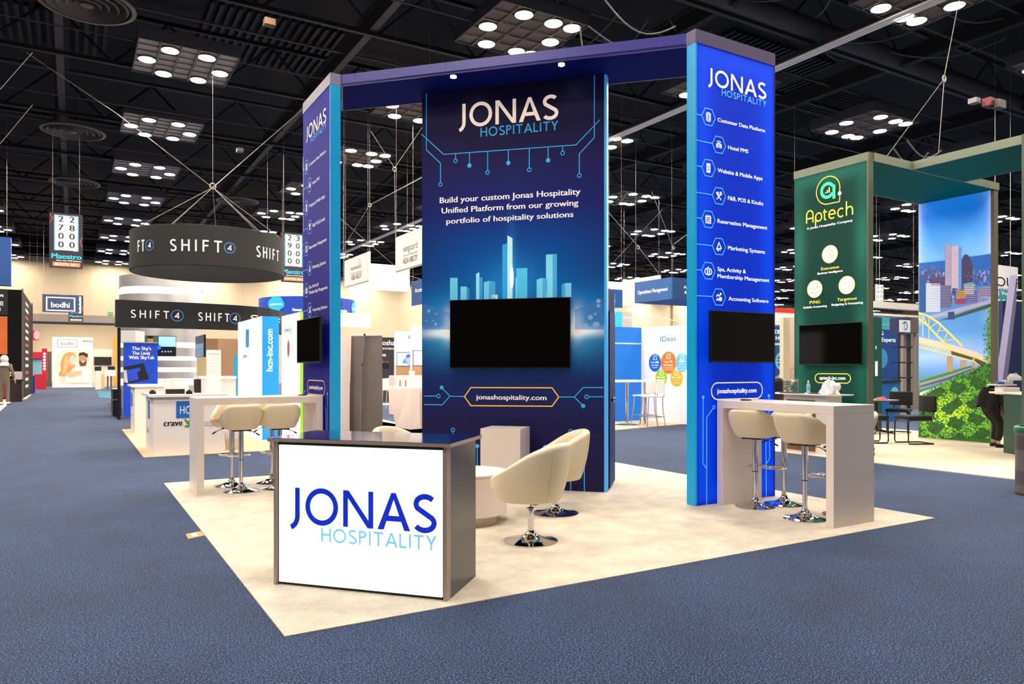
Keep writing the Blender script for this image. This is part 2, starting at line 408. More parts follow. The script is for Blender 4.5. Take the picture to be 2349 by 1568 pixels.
# lights of the annex beyond the low opening
an = thing('annex_light', 'pair of white strip lights on the low ceiling beyond the aisle', 'ceiling light', (0, 0, 0), 'strip lights beyond the low opening', local=True)
for y in (0, 1.2): MB().box(-1.1, 1.1, y, y+.45, 0, .06).build('light_strip', M('#fff1df', .5, emit=120), an)
an.location = (-3.2, 68, 6.5)
an['label'] = 'pair of white strip lights beyond the aisle opening, left in the near row'
for (x, y, lb) in ((.2, 68, 'middle in the near row'), (3.4, 68, 'right in the near row'), (-3.2, 75, 'left in the far row'), (0, 75, 'middle in the far row'), (3.4, 75, 'right in the far row')): copy_thing(an, (x, y, 6.5), 0, 'pair of white strip lights beyond the aisle opening, '+lb)

# ================================================================== MAIN BOOTH
RUG = 6.096
tag(MB().box(0, RUG, 0, RUG, 0, .006).build('booth_carpet', BEIGE), 'large square cream pile carpet under the blue booth in the foreground', 'carpet')
H0 = 4.936; ZF = 4.80
RU, RV, RW, TH = 4.559, 1.600, 1.21, .12       # right tower
LU, LV = 1.656, 4.641                          # left tower
CAPM = M('#5a5078', .35, name='violet_grey_trim'); CAPM2 = M('#8a84a0', .35)
WHITE_L = M('#ffffff', .5, emit=.75); PALE_L = M('#5cc4f6', .5, emit=.45); WHITE_P = M('#fdf6ee', .5, emit=.25); CYAN_P = M('#29a9e6', .5, emit=.25)
YEL_L = M('#f4ea9a', .5, emit=.6); YEL_P = M('#e2b13c', .5, emit=.2)

def icon(mb, pl, k, cx, cz, r):
    """line icons of the service list"""
    W = r*.13; st = lambda P, c=False, off=.005: mb.stroke(pl, [(cx+x*r, cz+y*r) for x, y in P], W, off, c)
    if k == 0:
        for y in (.42, .14, -.14, -.42): st(arc(0, y, .34, .13, 0, -180, 8))
        st(arc(0, .42, .34, .13, 0, 180, 8)); st([(-.34, .42), (-.34, -.42)]); st([(.34, .42), (.34, -.42)])
    elif k == 1:
        st([(-.2, -.42), (-.2, .1)]+arc(0, .1, .2, .16, 180, 0, 8)+[(.2, -.42)]); st([(-.45, -.42), (-.45, 0)]+arc(-.32, 0, .13, .1, 180, 0, 5)); st([(.45, -.42), (.45, 0)]+arc(.32, 0, .13, .1, 0, 180, 5))
        for x in (-.1, .08):
            for y in (-.3, -.12, .05): mb.disc(pl, (cx+x*r, cz+y*r), r*.05, .005, 6)
        for x, y in ((-.3, .42), (0, .5), (.3, .42)): mb.poly(pl, [(cx+(x+(.13 if i % 2 == 0 else .055)*math.sin(PI*i/5))*r, cz+(y+(.13 if i % 2 == 0 else .055)*math.cos(PI*i/5))*r) for i in range(10)], .005)
    elif k == 2:
        st([(-.28, -.55), (.28, -.55), (.28, .55), (-.28, .55)], True); st([(-.28, -.36), (.28, -.36)]); st([(-.28, .38), (.28, .38)])
        for x in (-.13, .1):
            for y in (-.1, .14): mb.poly(pl, [(cx+(x-.07)*r, cz+(y-.06)*r), (cx+(x+.09)*r, cz+(y-.06)*r), (cx+(x+.09)*r, cz+(y+.07)*r), (cx+(x-.07)*r, cz+(y+.07)*r)], .005)
    elif k == 3:
        st([(-.42, -.5), (.22, .18)]); st(arc(.34, .36, .14, .2, 0, 350, 10), True); st([(.42, -.5), (-.22, .12)])
        st([(-.5, .42), (-.3, .16), (-.1, .02)]); st([(-.34, .52), (-.2, .2)]); st([(-.16, .56), (-.1, .1)])
    elif k == 4:
        st([(-.44, -.48), (.44, -.48), (.44, .38), (-.44, .38)], True); st([(-.22, .58), (-.22, .2)]); st([(.22, .58), (.22, .2)])
        for x in (-.24, -.02, .2): st([(x-.05, .06), (x+.08, .06)])
        st([(-.28, -.2), (-.12, -.2)]); st([(-.02, -.18), (.08, -.3), (.28, -.08)])
    elif k == 5:
        st([(-.42, -.38), (.0, .52), (.46, -.2)], True); st([(-.3, -.42), (-.16, -.6), (-.02, -.5)]); st([(.16, -.34), (.28, -.52)])
    elif k == 6:
        st(arc(0, -.05, .2, .52, 0, 360, 14), True); st([(-.16, .2)]+arc(-.3, -.1, .34, .36, 100, 250, 8)+[(0, -.52)]); st([(.16, .2)]+arc(.3, -.1, .34, .36, 80, -70, 8)+[(0, -.52)])
    else:
        st([(-.5, .05), (-.2, .32), (.05, .12), (.38, .5)]); st([(.2, .52), (.4, .52), (.4, .3)])
        for x, h in ((-.42, .22), (-.24, .4), (-.04, .3)): mb.poly(pl, [(cx+(x-.055)*r, cz-.5*r), (cx+(x+.055)*r, cz-.5*r), (cx+(x+.055)*r, cz+(h-.5)*r), (cx+(x-.055)*r, cz+(h-.5)*r)], .005)
        mb.ring(pl, (cx+.3*r, cz-.26*r), r*.22, W, .005, 14); st([(.3, -.38), (.3, -.14)])

PR = Plane((RU, RV), (RU+RW, RV))
def zr(x, y): return PR.px(1560+x/2.375, 60+y/2.375)      # points measured on the right tower print
ITEMS = [((153, 495), [('Customer Data Platform', 203, 460, 519, 497)]), ((210, 647), [('Hotel PMS', 260, 369, 670, 648)]), ((153, 773), [('Website & Mobile Apps', 203, 447, 795, 772)]),
         ((210, 925), [('F&B, POS & Kiosks', 259, 451, 946, 923)]), ((152, 1052), [('Reservation Management', 202, 473, 1071, 1048)]), ((210, 1200), [('Marketing Systems', 259, 460, 1217, 1194)]),
         ((152, 1332), [('Spa, Activity &', 202, 356, 1332, 1309), ('Membership Management', 202, 484, 1370, 1347)]), ((210, 1475), [('Accounting Software', 262, 479, 1493, 1471)])]
def tower_print(pl, root, white, pale, yel):
    off = .006
    j = zr(147, 340)[0]; s = zr(468, 405)[0]; zb = zr(282, 352)[1]; zc = zr(165, 229)[1]
    hosp_logo(pl, root, j, s, zb, zc, white, pale, off)
    for k, ((hx, hy), lines) in enumerate(ITEMS):
        cx, cz = zr(hx, hy); r = .098
        m = MB(); H = [(cx+r*math.cos(PI*i/3), cz+r*math.sin(PI*i/3)) for i in range(6)]
        m.stroke(pl, H, .009, off, True); m.stroke(pl, [(.012, cz), (cx-r, cz)], .009, off)
        hx_ = m.build('hexagon_badge', pale, root)
        m = MB(); icon(m, pl, k, cx, cz, r*.8); m.build('icon', white, hx_)
        for (t, a, b, yb, yt) in lines:
            m = MB(); xa, za = zr(a, yb); xb = zr(b, yb)[0]; zt = zr(a, yt)[1]
            text(m, pl, t, xa, xb, za, zt, .008, off); m.build('lettering', white, root)
    # web address pill
    q = lambda x, y: PR.px(1560+x/5.227, 880+y/5.227)
    x0, z0 = PR.px(1631, 896); x1 = PR.px(1748, 896)[0]; zt = PR.px(1690, 877)[1]; zb = PR.px(1690, 914.5)[1]; rz = (zt-zb)/2; zm = (zt+zb)/2
    m = MB(); P = arc(x1-rz, zm, rz, rz, -90, 90, 10)+arc(x0+rz, zm, rz, rz, 90, 270, 10); m.stroke(pl, P, .012, off, True); m.build('address_outline', yel, root)
    m = MB(); text(m, pl, 'jonashospitality.com', q(440, 105)[0], q(912, 105)[0], zm-.022, zm+.03, .015, off); m.build('address_lettering', white, root)
    m = MB(); st = lambda P, c=False: m.stroke(pl, [q(*p) for p in P], .010, off, c)
    st([(272, 160), (269, 950), (314, 1015)]); st([(392, 292), (315, 400), (314, 1455)])
    st([(1061, 143), (1070, 890), (1028, 960)]); st([(985, 322), (1022, 378), (1029, 1365)])
    for p in ((272, 160), (1061, 143)): m.disc(pl, q(*p), .018, off)
    m.ring(pl, q(401, 278), .016, .008, off)
    m.build('circuit_line', pale, root)

# right tower: a backlit blue box
t = thing('booth_tower', 'tall bright blue lit tower at right with white service list and cyan end face', 'booth tower', (RU, RV, 0))
MB().box(RU+.02, RU+RW-.02, RV+.012, RV+TH, .0065, ZF).build('carcass', M('#0b2c9c', .6), t)
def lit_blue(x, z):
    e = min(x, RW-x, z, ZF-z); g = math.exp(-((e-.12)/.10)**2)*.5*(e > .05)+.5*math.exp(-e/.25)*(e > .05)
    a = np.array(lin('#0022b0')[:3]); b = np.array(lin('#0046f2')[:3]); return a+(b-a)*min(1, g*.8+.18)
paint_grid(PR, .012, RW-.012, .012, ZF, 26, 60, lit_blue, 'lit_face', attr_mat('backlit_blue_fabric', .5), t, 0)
MB().box(RU, RU+.022, RV-.002, RV+TH+.004, .0065, ZF).build('end_panel', M('#00a2dc', .35, emit=.12, name='cyan_laminate'), t, label='bright cyan narrow end panel')
MB().box(RU+RW-.014, RU+RW, RV-.002, RV+TH, .0065, ZF).build('edge_frame', M('#141a4a', .4), t)
MB().box(RU-.004, RU+RW, RV-.006, RV+TH+.004, ZF, H0).build('cap', CAPM, t)
tower_print(PR, t, WHITE_L, PALE_L, YEL_L)
# left tower: same design, violet blue with a weak glow put into the printed face
PL_ = Plane((LU, LV+RW), (LU, LV))
t = thing('booth_tower', 'tall violet blue tower at left seen edge-on with cyan end face', 'booth tower', (LU, LV, 0))
MB().box(LU+.006, LU+TH, LV+.02, LV+RW, .0065, ZF).build('carcass', M('#1b1b80', .6), t)
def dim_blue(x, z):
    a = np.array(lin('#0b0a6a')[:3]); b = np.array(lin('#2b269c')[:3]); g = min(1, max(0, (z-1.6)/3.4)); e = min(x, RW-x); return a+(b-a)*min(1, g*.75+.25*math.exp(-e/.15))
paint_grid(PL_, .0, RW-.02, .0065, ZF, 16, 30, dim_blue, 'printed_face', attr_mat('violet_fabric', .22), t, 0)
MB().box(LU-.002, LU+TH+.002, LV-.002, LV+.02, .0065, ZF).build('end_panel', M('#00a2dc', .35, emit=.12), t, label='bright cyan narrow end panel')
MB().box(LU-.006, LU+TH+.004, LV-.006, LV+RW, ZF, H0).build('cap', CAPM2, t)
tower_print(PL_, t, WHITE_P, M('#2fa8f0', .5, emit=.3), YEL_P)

# header canopy spanning the towers
a = (LU+TH+.01, LV+.0); b = (RU-.0, RV+TH+.01)
PH = Plane(a, b); D = .78
hd = thing('booth_header', 'long violet and navy canopy beam joining the two blue towers', 'canopy', (a[0], a[1], ZF))
back = [(5.14, 2.33), (2.06, 5.48)]
MB().prism([a, b, back[0], back[1]], ZF+.004, ZF+.03).build('soffit', M('#0b1768', .8, spec=.08, name='navy_soffit'), hd)
MB().slab(PH, 0, PH.w, ZF, H0, -.02, .0).build('fascia', M('#4a469a', .3, emit=.03, name='violet_fascia'), hd)
MB().prism([(a[0], a[1]), (a[0]+.02, a[1]), (back[1][0]+.02, back[1][1]), back[1]], ZF, H0).build('end_board', CAPM, hd)
MB().slab(Plane(back[1], back[0]), 0, float(np.hypot(3.08, 3.15)), ZF, H0, .0, .02).build('rear_fascia', CAPM, hd)
for (x, y) in ((1040, 174), (1288, 146)):
    g = G(x, y, ZF)
    s_ = MB().lathe([(.055, -.004), (.055, .006), (.03, .006)], 18, (g[0], g[1], ZF-.006)).build('downlight', CHROME, hd)
    MB().lathe([(.036, -.012), (.036, -.004)], 16, (g[0], g[1], ZF-.006)).build('downlight_lens', M('#ffffff', .5, emit=22), s_)
for fx in (.045, .33):
    MB().slab(PH, PH.w*fx, PH.w*fx+.004, ZF, H0, .0, .002).build('fascia_joint', M('#2c2a5c', .5), hd)

# centre tower wall
CA = np.array([2.722, 4.386]); CB = np.array([4.298, 2.740])
PC = Plane(CA, CB); WC = PC.w
ct = thing('booth_wall', 'dark navy printed centre wall with city graphic, standing under the canopy', 'booth wall', (CA[0], CA[1], 0))
MB().slab(PC, 0, WC-.03, .0065, ZF, -.12, 0).build('wall_panel', M('#1a1546', .5), ct)
MB().slab(PC, WC-.03, WC, .0065, ZF, -.122, .004).build('edge_strip', M('#3ba8ea', .4, emit=.25), ct, label='pale blue metal edge strip')
def lerp(stops, z):
    for (z0, c0), (z1, c1) in zip(stops, stops[1:]):
        if z <= z1: k = max(0, (z-z0)/(z1-z0)); return np.array(lin(c0)[:3])*(1-k)+np.array(lin(c1)[:3])*k
    return np.array(lin(stops[-1][1])[:3])
zc = lambda x, y: PC.px(960+x/2.85, 150+y/2.85)
zd = lambda x, y: PC.px(960+x/3.137, 650+y/3.137)
TVB = zd(226, 610)[1]; TVT = zd(226, 115)[1]; GX, GZ = zc(610, 1390)
def cprint(x, z):
    c = lerp([(0, '#1f1840'), (.8, '#1f1d4c'), (1.3, '#182a64'), (1.9, '#1260a4'), (2.3, '#0a62b0'), (2.9, '#08479a'), (3.35, '#1b2674'), (4.0, '#1e184c'), (4.8, '#130f2a')], z)
    xr = (x-GX)/WC
    dark = np.array(lin('#1c1a52')[:3]); k = min(1, max(0, abs(xr)*2-.45))*max(0, min(1, (z-2.2)/.3)) * .85; c = c*(1-k)+dark*k
    b = math.exp(-((z-1.86)/.055)**2)*math.exp(-((abs(x-WC/2)-WC*.36)/.30)**2)*.9+math.exp(-((z-1.95)/.16)**2)*math.exp(-((abs(x-WC/2)-WC*.345)/.07)**2)*.8
    c = c+np.array([1.0, .9, .72])*b
    b2 = math.exp(-((z-1.90)/.28)**2)*math.exp(-((abs(x-WC/2)-WC*.35)/.28)**2)*.35; c = c+np.array([.1, .7, .9])*b2
    b3 = math.exp(-((x-GX)/.05)**2)*math.exp(-((z-GZ)/.55)**2)*.3+math.exp(-((x-GX)/.35)**2)*math.exp(-((z-2.4)/.35)**2)*.25; c = c+np.array([.05, .5, .9])*b3
    return np.minimum(c, 1)
CP = attr_mat('navy_city_print', .12, .45)
paint_grid(PC, .004, WC-.03, .0065, ZF, 60, 150, cprint, 'printed_graphic', CP, ct, .003)
hosp_logo(PC, ct, zc(257, 430)[0], zc(916, 300)[0], zc(517, 386)[1], zc(287, 253)[1], M('#fbe6d4', .5, emit=.45), CYAN_P, .006)
m = MB(); W_ = .010
for P in ([(52, 155), (52, 552), (145, 640), (145, 768)], [(22, 450), (165, 582), (1030, 520), (1187, 355)], [(1150, 50), (1150, 472), (1052, 578), (1052, 710)]):
    m.stroke(PC, [zc(*p) for p in P], W_, .005)
for (x, y0, y1, f) in ((243, 576, 624, 0), (334, 570, 655, 1), (453, 562, 700, 0), (588, 551, 638, 1), (725, 541, 682, 0), (848, 532, 621, 1), (943, 526, 574, 0)):
    e = zc(x, y1); m.stroke(PC, [zc(x, y0), (e[0], e[1]+(0 if f else .024))], W_, .005)
    (m.disc(PC, e, .026, .006) if f else m.ring(PC, e, .022, .009, .006))
for p in ((145, 778), (1052, 720)): m.ring(PC, zc(*p), .022, .009, .006)
m.build('circuit_line', CYAN_P, ct)
for (s, xa, xb, yb, yt) in (('Build your custom Jonas Hospitality', 140, 1060, 901, 862), ('Unified Platform from our growing', 152, 1046, 968, 930), ('portfolio of hospitality solutions', 183, 1014, 1036, 999)):
    m = MB(); text(m, PC, s, zc(xa, yb)[0], zc(xb, yb)[0], zc(xa, yb)[1], zc(xa, yt)[1], .022, .006); m.build('lettering', WHITE_P, ct)
# city skyline of translucent blocks
zb_ = TVT-.01
for (x0, x1, y, y2, c1) in ((207, 257, 1388, 1388, '#5fc6e8'), (276, 316, 1445, 1445, '#6fd0ee'), (316, 333, 1447, 1460, '#2a8fc8'), (377, 399, 1362, 1350, '#8fe0f6'), (399, 420, 1384, 1384, '#2d9bd6'), (428, 462, 1418, 1407, '#6acbee'), (462, 503, 1407, 1413, '#3aa4da'),
                            (476, 519, 1498, 1498, '#bdeef8'), (549, 582, 1172, 1163, '#18a6ea'), (582, 615, 1110, 1130, '#c6f2fb'), (636, 646, 1390, 1385, '#8fe2f5'), (641, 712, 1326, 1323, '#4cc4ee'), (773, 812, 1400, 1388, '#6fd2f0'), (812, 843, 1388, 1394, '#3fb0e2'), (834, 878, 1236, 1234, '#7fd8f4'), (878, 906, 1233, 1232, '#3aa8de'), (937, 960, 1432, 1421, '#3aa8de'), (960, 1000, 1422, 1422, '#6ccdf0')):
    a_ = zc(x0, y); b_ = zc(x1, y2)
    MB().poly(PC, [(a_[0], zb_), (b_[0], zb_), b_, a_], .005).build('city_block', M(c1, .5, emit=.25, vary=.2, vscale=2), ct)
MB().disc(PC, zc(611, 1385), .022, .007, 24, .13).build('city_glow', M('#fff0dc', .5, emit=.8), ct)
# light fins either side of the screen and dots
m = MB()
for P in ([(36, 140), (225, 215), (225, 330), (36, 330)], [(1330, 105), (1125, 190), (1125, 330), (1330, 330)]): m.poly(PC, [zd(*p) for p in P], .0045)
m.build('light_fin', M('#4a86c4', .5, emit=.2, alpha=.45), ct)
m = MB()
for (x, y, r) in ((75, 197, .022), (130, 219, .012), (125, 292, .02), (55, 268, .01), (105, 268, .01), (1296, 126, .026), (1296, 160, .022), (1237, 243, .03), (1199, 308, .036), (1272, 296, .03), (1284, 294, .03), (1272, 220, .016)): m.disc(PC, zd(x, y), r, .0052, 14)
m.build('light_dot', M('#8fc4ea', .5, emit=.2, alpha=.6), ct)
m = MB(); m.stroke(PC, [zd(*p) for p in ((332, 813), (378, 748), (962, 750), (1010, 816), (962, 882), (378, 878))], .013, .006, True); m.build('address_outline', M('#f0b432', .5, emit=.3), ct)
m = MB(); text(m, PC, 'jonashospitality.com', zd(415, 0)[0], zd(922, 0)[0], zd(415, 832)[1], zd(415, 796)[1], .02, .006); m.build('address_lettering', WHITE_P, ct)
m = MB()
for P in ([(40, 809), (136, 809)], [(332, 812), (228, 810), (168, 748)], [(228, 810), (170, 872), (40, 870)], [(1010, 816), (1122, 816), (1186, 880)], [(1122, 816), (1185, 748), (1330, 748)], [(1222, 814), (1330, 814)],
          [(249, 1062), (249, 1330)], [(424, 1168), (424, 1480)], [(1096, 1072), (1096, 1508)], [(912, 1175), (912, 1500)], [(1130, 1230), (1194, 1298), (1194, 1508)]):
    m.stroke(PC, [zd(*p) for p in P], .010, .005)
for p in ((168, 748), (1186, 880), (424, 1168), (912, 1175)): m.disc(PC, zd(*p), .024, .006)
for p in ((145, 809), (1211, 814), (249, 1052), (1096, 1062)): m.ring(PC, zd(*p), .022, .009, .006)
m.build('circuit_line', CYAN_P, ct)
# storage closet behind the wall
CD = np.array([4.923, 3.397])
PD = Plane(CB+(CD-CB)*.12/.9, CD)
cl = MB().prism([tuple(CB+(CD-CB)*.14), tuple(CD), tuple(CA+(CD-CB)), tuple(CA+(CD-CB)*.14)], .0065, 2.37).build('closet', M('#181250', .7, spec=.15, name='navy_closet_panel'), ct)
MB().slab(PD, .03, PD.w-.05, .03, 2.1, .0, .02).build('door', M('#142468', .6, vary=.5, vscale=6, spec=.15), cl)
MB().slab(PD, PD.w-.03, PD.w, .0065, 2.37, .0, .012).build('edge_strip', M('#52b4ea', .4, emit=.2), cl)
k = PD.pt(*PD.px(1398, 916), .05)
kb = MB().ball(k, .03, 12); kb.tube([k, PD.pt(*PD.px(1398, 916), .0)], .012, 8); kb.build('door_knob', STEEL, cl, smooth=True)
m = MB(); 
for (x, z, r) in ((.5, 1.25, .22), (.5, .75, .25)): m.stroke(PD, arc(x, z-.1, r*.7, r*1.6, 10, 170, 14), .012, .023)
m.build('door_graphic', M('#3f78d0', .5, emit=.1), cl)

# screens
def screen(pl, x0, x1, z0, z1, off, label, body='#0c0c0e', logo=True, tilt=0):
    c = pl.pt((x0+x1)/2, z0, off)
    t = thing('television', label, 'television', c)
    MB().slab(pl, x0, x1, z0, z1, off-.035, off).build('bezel', M(body, .3), t, bevel=.003)
    MB().slab(pl, x0+.008, x1-.008, z0+.018, z1-.008, off, off+.0015).build('glass', SCREEN, t)
    MB().slab(pl, (x0+x1)/2-.2, (x0+x1)/2+.2, (z0+z1)/2-.15, (z0+z1)/2+.15, .002, off-.034).build('wall_mount', BLACK, t)
    if logo: MB().slab(pl, (x0+x1)/2-.03, (x0+x1)/2+.03, z0-.008, z0+.002, off-.02, off+.002).build('sensor_bar', M('#3a3a3c', .3), t)
    return t
p = PR.shift(.10); (x0, z1), (x1, z0) = p.px(1631, 711), p.px(1776.5, 832)
screen(PR, x0, x1, z0, z1, .10, 'dark flat screen on the bright blue right tower above the bar table')
p = PL_.shift(.11); (x0, z1), (x1, z0) = p.px(681, 735), p.px(733, 831)
tv = screen(PL_, x0, x1, z0, z1, .11, 'dark flat screen on the left tower with bold letters mirrored in it')
m = MB(); m.tube([PL_.pt(.95, z1-.02, .07), PL_.pt(.98, z1+.05, .06), PL_.pt(1.06, z1+.02, .04), PL_.pt(1.12, z1-.2, .015)], .004, 6); m.build('cable', BLACK, tv)
p = PC.shift(.07); (x0, z1), (x1, z0) = p.px(1032, 688), p.px(1308, 845)
screen(PC, x0, x1, z0, z1, .07, 'large dark flat screen on the navy centre wall under the city graphic')

# ------------------------------------------------------------------ reception counter
C0, C1, C2 = np.array([.176, .999]), np.array([.998, .088]), np.array([1.403, .483])
PF = Plane(C0, C1); PS = Plane(C1, C2); ZT = .949
rc = thing('reception_counter', 'reception counter in front with glowing white face and blue logo', 'counter', (C1[0], C1[1], .006))
EDGE = M('#b3a08e', .4, name='taupe_edging'); LAM = M('#3b3540', .28, vary=.15, vscale=2, name='dark_plum_laminate')
MB().prism([tuple(C0+PF.n*-.05), tuple(C1+PF.n*-.05), tuple(C2), tuple(C0+(C2-C1))], .006, ZT).build('cabinet', LAM, rc)
MB().slab(PF, 0, .018, .006, ZT, -.055, .01).build('side_edge', EDGE, rc); MB().slab(PF, PF.w-.022, PF.w, .006, ZT, -.055, .01).build('side_edge', EDGE, rc)
MB().slab(PF, .018, PF.w-.022, .016, ZT-.002, -.05, -.012).build('lightbox_frame', BLACK, rc)
lf = MB().slab(PF, .036, PF.w-.034, .028, ZT-.022, -.014, .004).build('lit_face', M('#fbfeff', .5, emit=.86, name='glowing_white_acrylic'), rc)
zf = lambda x, y: PF.px(400+x/2.851, 850+y/2.851)
hosp_logo(PF, rc, zf(750, 1030)[0], zf(1721, 900)[0], zf(1126, 1018)[1], zf(1126, 780)[1], M('#0028c0', .5, emit=.6), M('#7fd0f6', .5, emit=.5), .008)
fw_, bk = PF.n*.04, -PF.n*.0
q = [C0+PF.n*.03-PF.a*.035, C1+PF.n*.03+PF.a*.035, C2+PF.a*.035-PF.n*.03, C0+(C2-C1)-PF.a*.035-PF.n*.03]
MB().prism([tuple(p) for p in q], ZT, ZT+.022).build('top_edging', EDGE, rc)
MB().prism([tuple(p) for p in [q[0]+PF.a*.003, q[1]-PF.a*.003, q[2]-PF.a*.003, q[3]+PF.a*.003]], ZT+.022, ZT+.0245).build('top_laminate', M('#0a1150', .10, coat=.3, name='glossy_navy_laminate'), rc)

# ------------------------------------------------------------------ white parsons bar tables
WLAM = M('#f2e6de', .35, bump=.05, bscale=90, name='warm_white_laminate')
def bar_table(x0, x1, y0, y1, label, long_x):
    z0 = .006; t = thing('bar_table', label, 'bar table', ((x0+x1)/2, (y0+y1)/2, z0)); T = .078
    MB().box(x0, x1, y0, y1, 1.094-T, 1.094).build('tabletop', WLAM, t, bevel=.002)
    if long_x:
        MB().box(x0, x0+T, y0, y1, z0, 1.094-T-.001).build('leg_panel', WLAM, t, bevel=.002); MB().box(x1-T, x1, y0, y1, z0, 1.094-T-.001).build('leg_panel', WLAM, t, bevel=.002)
    else:
        MB().box(x0, x1, y0, y0+T, z0, 1.094-T-.001).build('leg_panel', WLAM, t, bevel=.002); MB().box(x0, x1, y1-T, y1, z0, 1.094-T-.001).build('leg_panel', WLAM, t, bevel=.002)
bar_table(4.845, 5.436, .191, 1.575, 'white slab-legged bar table reaching out from the bright blue right tower', False)
bar_table(.217, 1.64, 4.894, 5.485, 'white slab-legged bar table beside the left tower', True)
g = G(1711, 917, 1.1); g2 = G(693, 905.5, 1.1)
for gg, lb in ((g, 'small black puck lying on the right bar table by the tower'), (g2, 'small black puck lying on the left bar table by the tower')):
    tag(MB().lathe([(.055, 0), (.058, .006), (.05, .014), (.0, .016)], 20, (gg[0], gg[1], 1.094)).build('table_puck', BLACK, smooth=True), lb, 'puck')
# white plinth and round drum table
q = [(3.337, 3.001), (3.698, 3.402), (3.345, 3.689), (3.000, 3.304)]
pc = [(3.337, 3.001)]; a_ = PC.a; b_ = -PC.n; w0, d0 = .465, .44; o_ = np.array([2.985, 3.36])
pl4 = [o_, o_+a_*w0, o_+a_*w0+b_*d0, o_+b_*d0]
t = thing('display_plinth', 'plain white square plinth in front of the navy centre wall', 'plinth', (3.3, 3.3, .006))
MB().prism([tuple(p) for p in pl4], .006, .75).build('body', WLAM, t, bevel=.002)
tc_ = (2.19, 2.14)
t = thing('drum_table', 'round white drum table on a smaller plinth behind the reception counter', 'table', (tc_[0], tc_[1], .006))
MB().lathe([(.0, .10), (.37, .10), (.37, .462)], 64, (tc_[0], tc_[1], 0), cap=False).build('drum', WLAM, t, smooth=True)
MB().lathe([(.375, .462), (.375, .475), (.0, .475)], 64, (tc_[0], tc_[1], 0), cap=False).build('tabletop', M('#fff6ec', .35), t, smooth=True)
MB().lathe([(.275, .006), (.275, .105)], 48, (tc_[0], tc_[1], 0)).build('plinth', M('#d8c8bc', .4), t, smooth=True)
MB().tube([(tc_[0]-.372*math.sin(1.2)*0-.30, tc_[1]-.222, .105), (tc_[0]-.30, tc_[1]-.222, .46)], .002, 4).build('seam', M('#a89888', .5), t)

# ------------------------------------------------------------------ seats
LEATHER = M('#efe0c2', .42, bump=.10, bscale=45, vary=.04, name='cream_leatherette')
LEATHER_IN = M('#f3e8d0', .42, bump=.12, bscale=40)
def smoothstep(x): x = max(0, min(1, x)); return x*x*(3-2*x)
def shell(rim, rad, base_r, z0, zseat, thick, N=56, M_=14, sq=2.0, lean=0.0, front=0.0):
    """bucket shell: front is +x; rim(th), rad(th,k): outer radius at relative height k"""
    mb = MB()
    def outer(a, k):
        th = 2*PI*a; zz = z0+(rim(th)-z0)*k
        r = base_r+(rad(th, k)-base_r)*1.0
        c, s = math.cos(th), math.sin(th); se = (abs(c)**sq+abs(s)**sq)**(-1/sq)
        return (r*se*c-lean*(zz-z0)*(.5-.5*c), r*se*s, zz)
    rows = [outer_k for outer_k in [0, .04, .12, .25, .4, .55, .7, .82, .92, .975]]
    pts = []
    for k in rows: pts.append([outer(i/N, k) for i in range(N)])
    # rounded rim and inner wall
    for (dz, dr) in ((.010, .08), (.022, .28), (.026, .5), (.022, .72), (.008, .94)):
        row = []
        for i in range(N):
            p = outer(i/N, .99); th = 2*PI*i/N; L = math.hypot(p[0], p[1]); f = (L-thick*dr)/L
            row.append((p[0]*f, p[1]*f, p[2]+dz))
        pts.append(row)
    for k in (.9, .7, .45, .2, .02):
        row = []
        for i in range(N):
            th = 2*PI*i/N; ztop = rim(th); zz = zseat+(ztop-zseat)*k if ztop > zseat else zseat
            kk = max(0.0, (zz-z0)/(ztop-z0)); p = outer(i/N, min(kk, .98)); L = math.hypot(p[0], p[1]); f = (L-thick*1.1)/L
            row.append((p[0]*f, p[1]*f, zz))
        pts.append(row)
    row = [(p[0]*.5, p[1]*.5, zseat-.005) for p in pts[-1]]; pts.append(row)
    V = [p for r in pts for p in r]; F = []
    for j in range(len(pts)-1):
        for i in range(N): i2 = (i+1) % N; F.append((j*N+i, j*N+i2, (j+1)*N+i2, (j+1)*N+i))
    F.append(tuple(range(N-1, -1, -1))); F.append(tuple((len(pts)-1)*N+i for i in range(N)))
    mb.add(V, F); return mb, outer
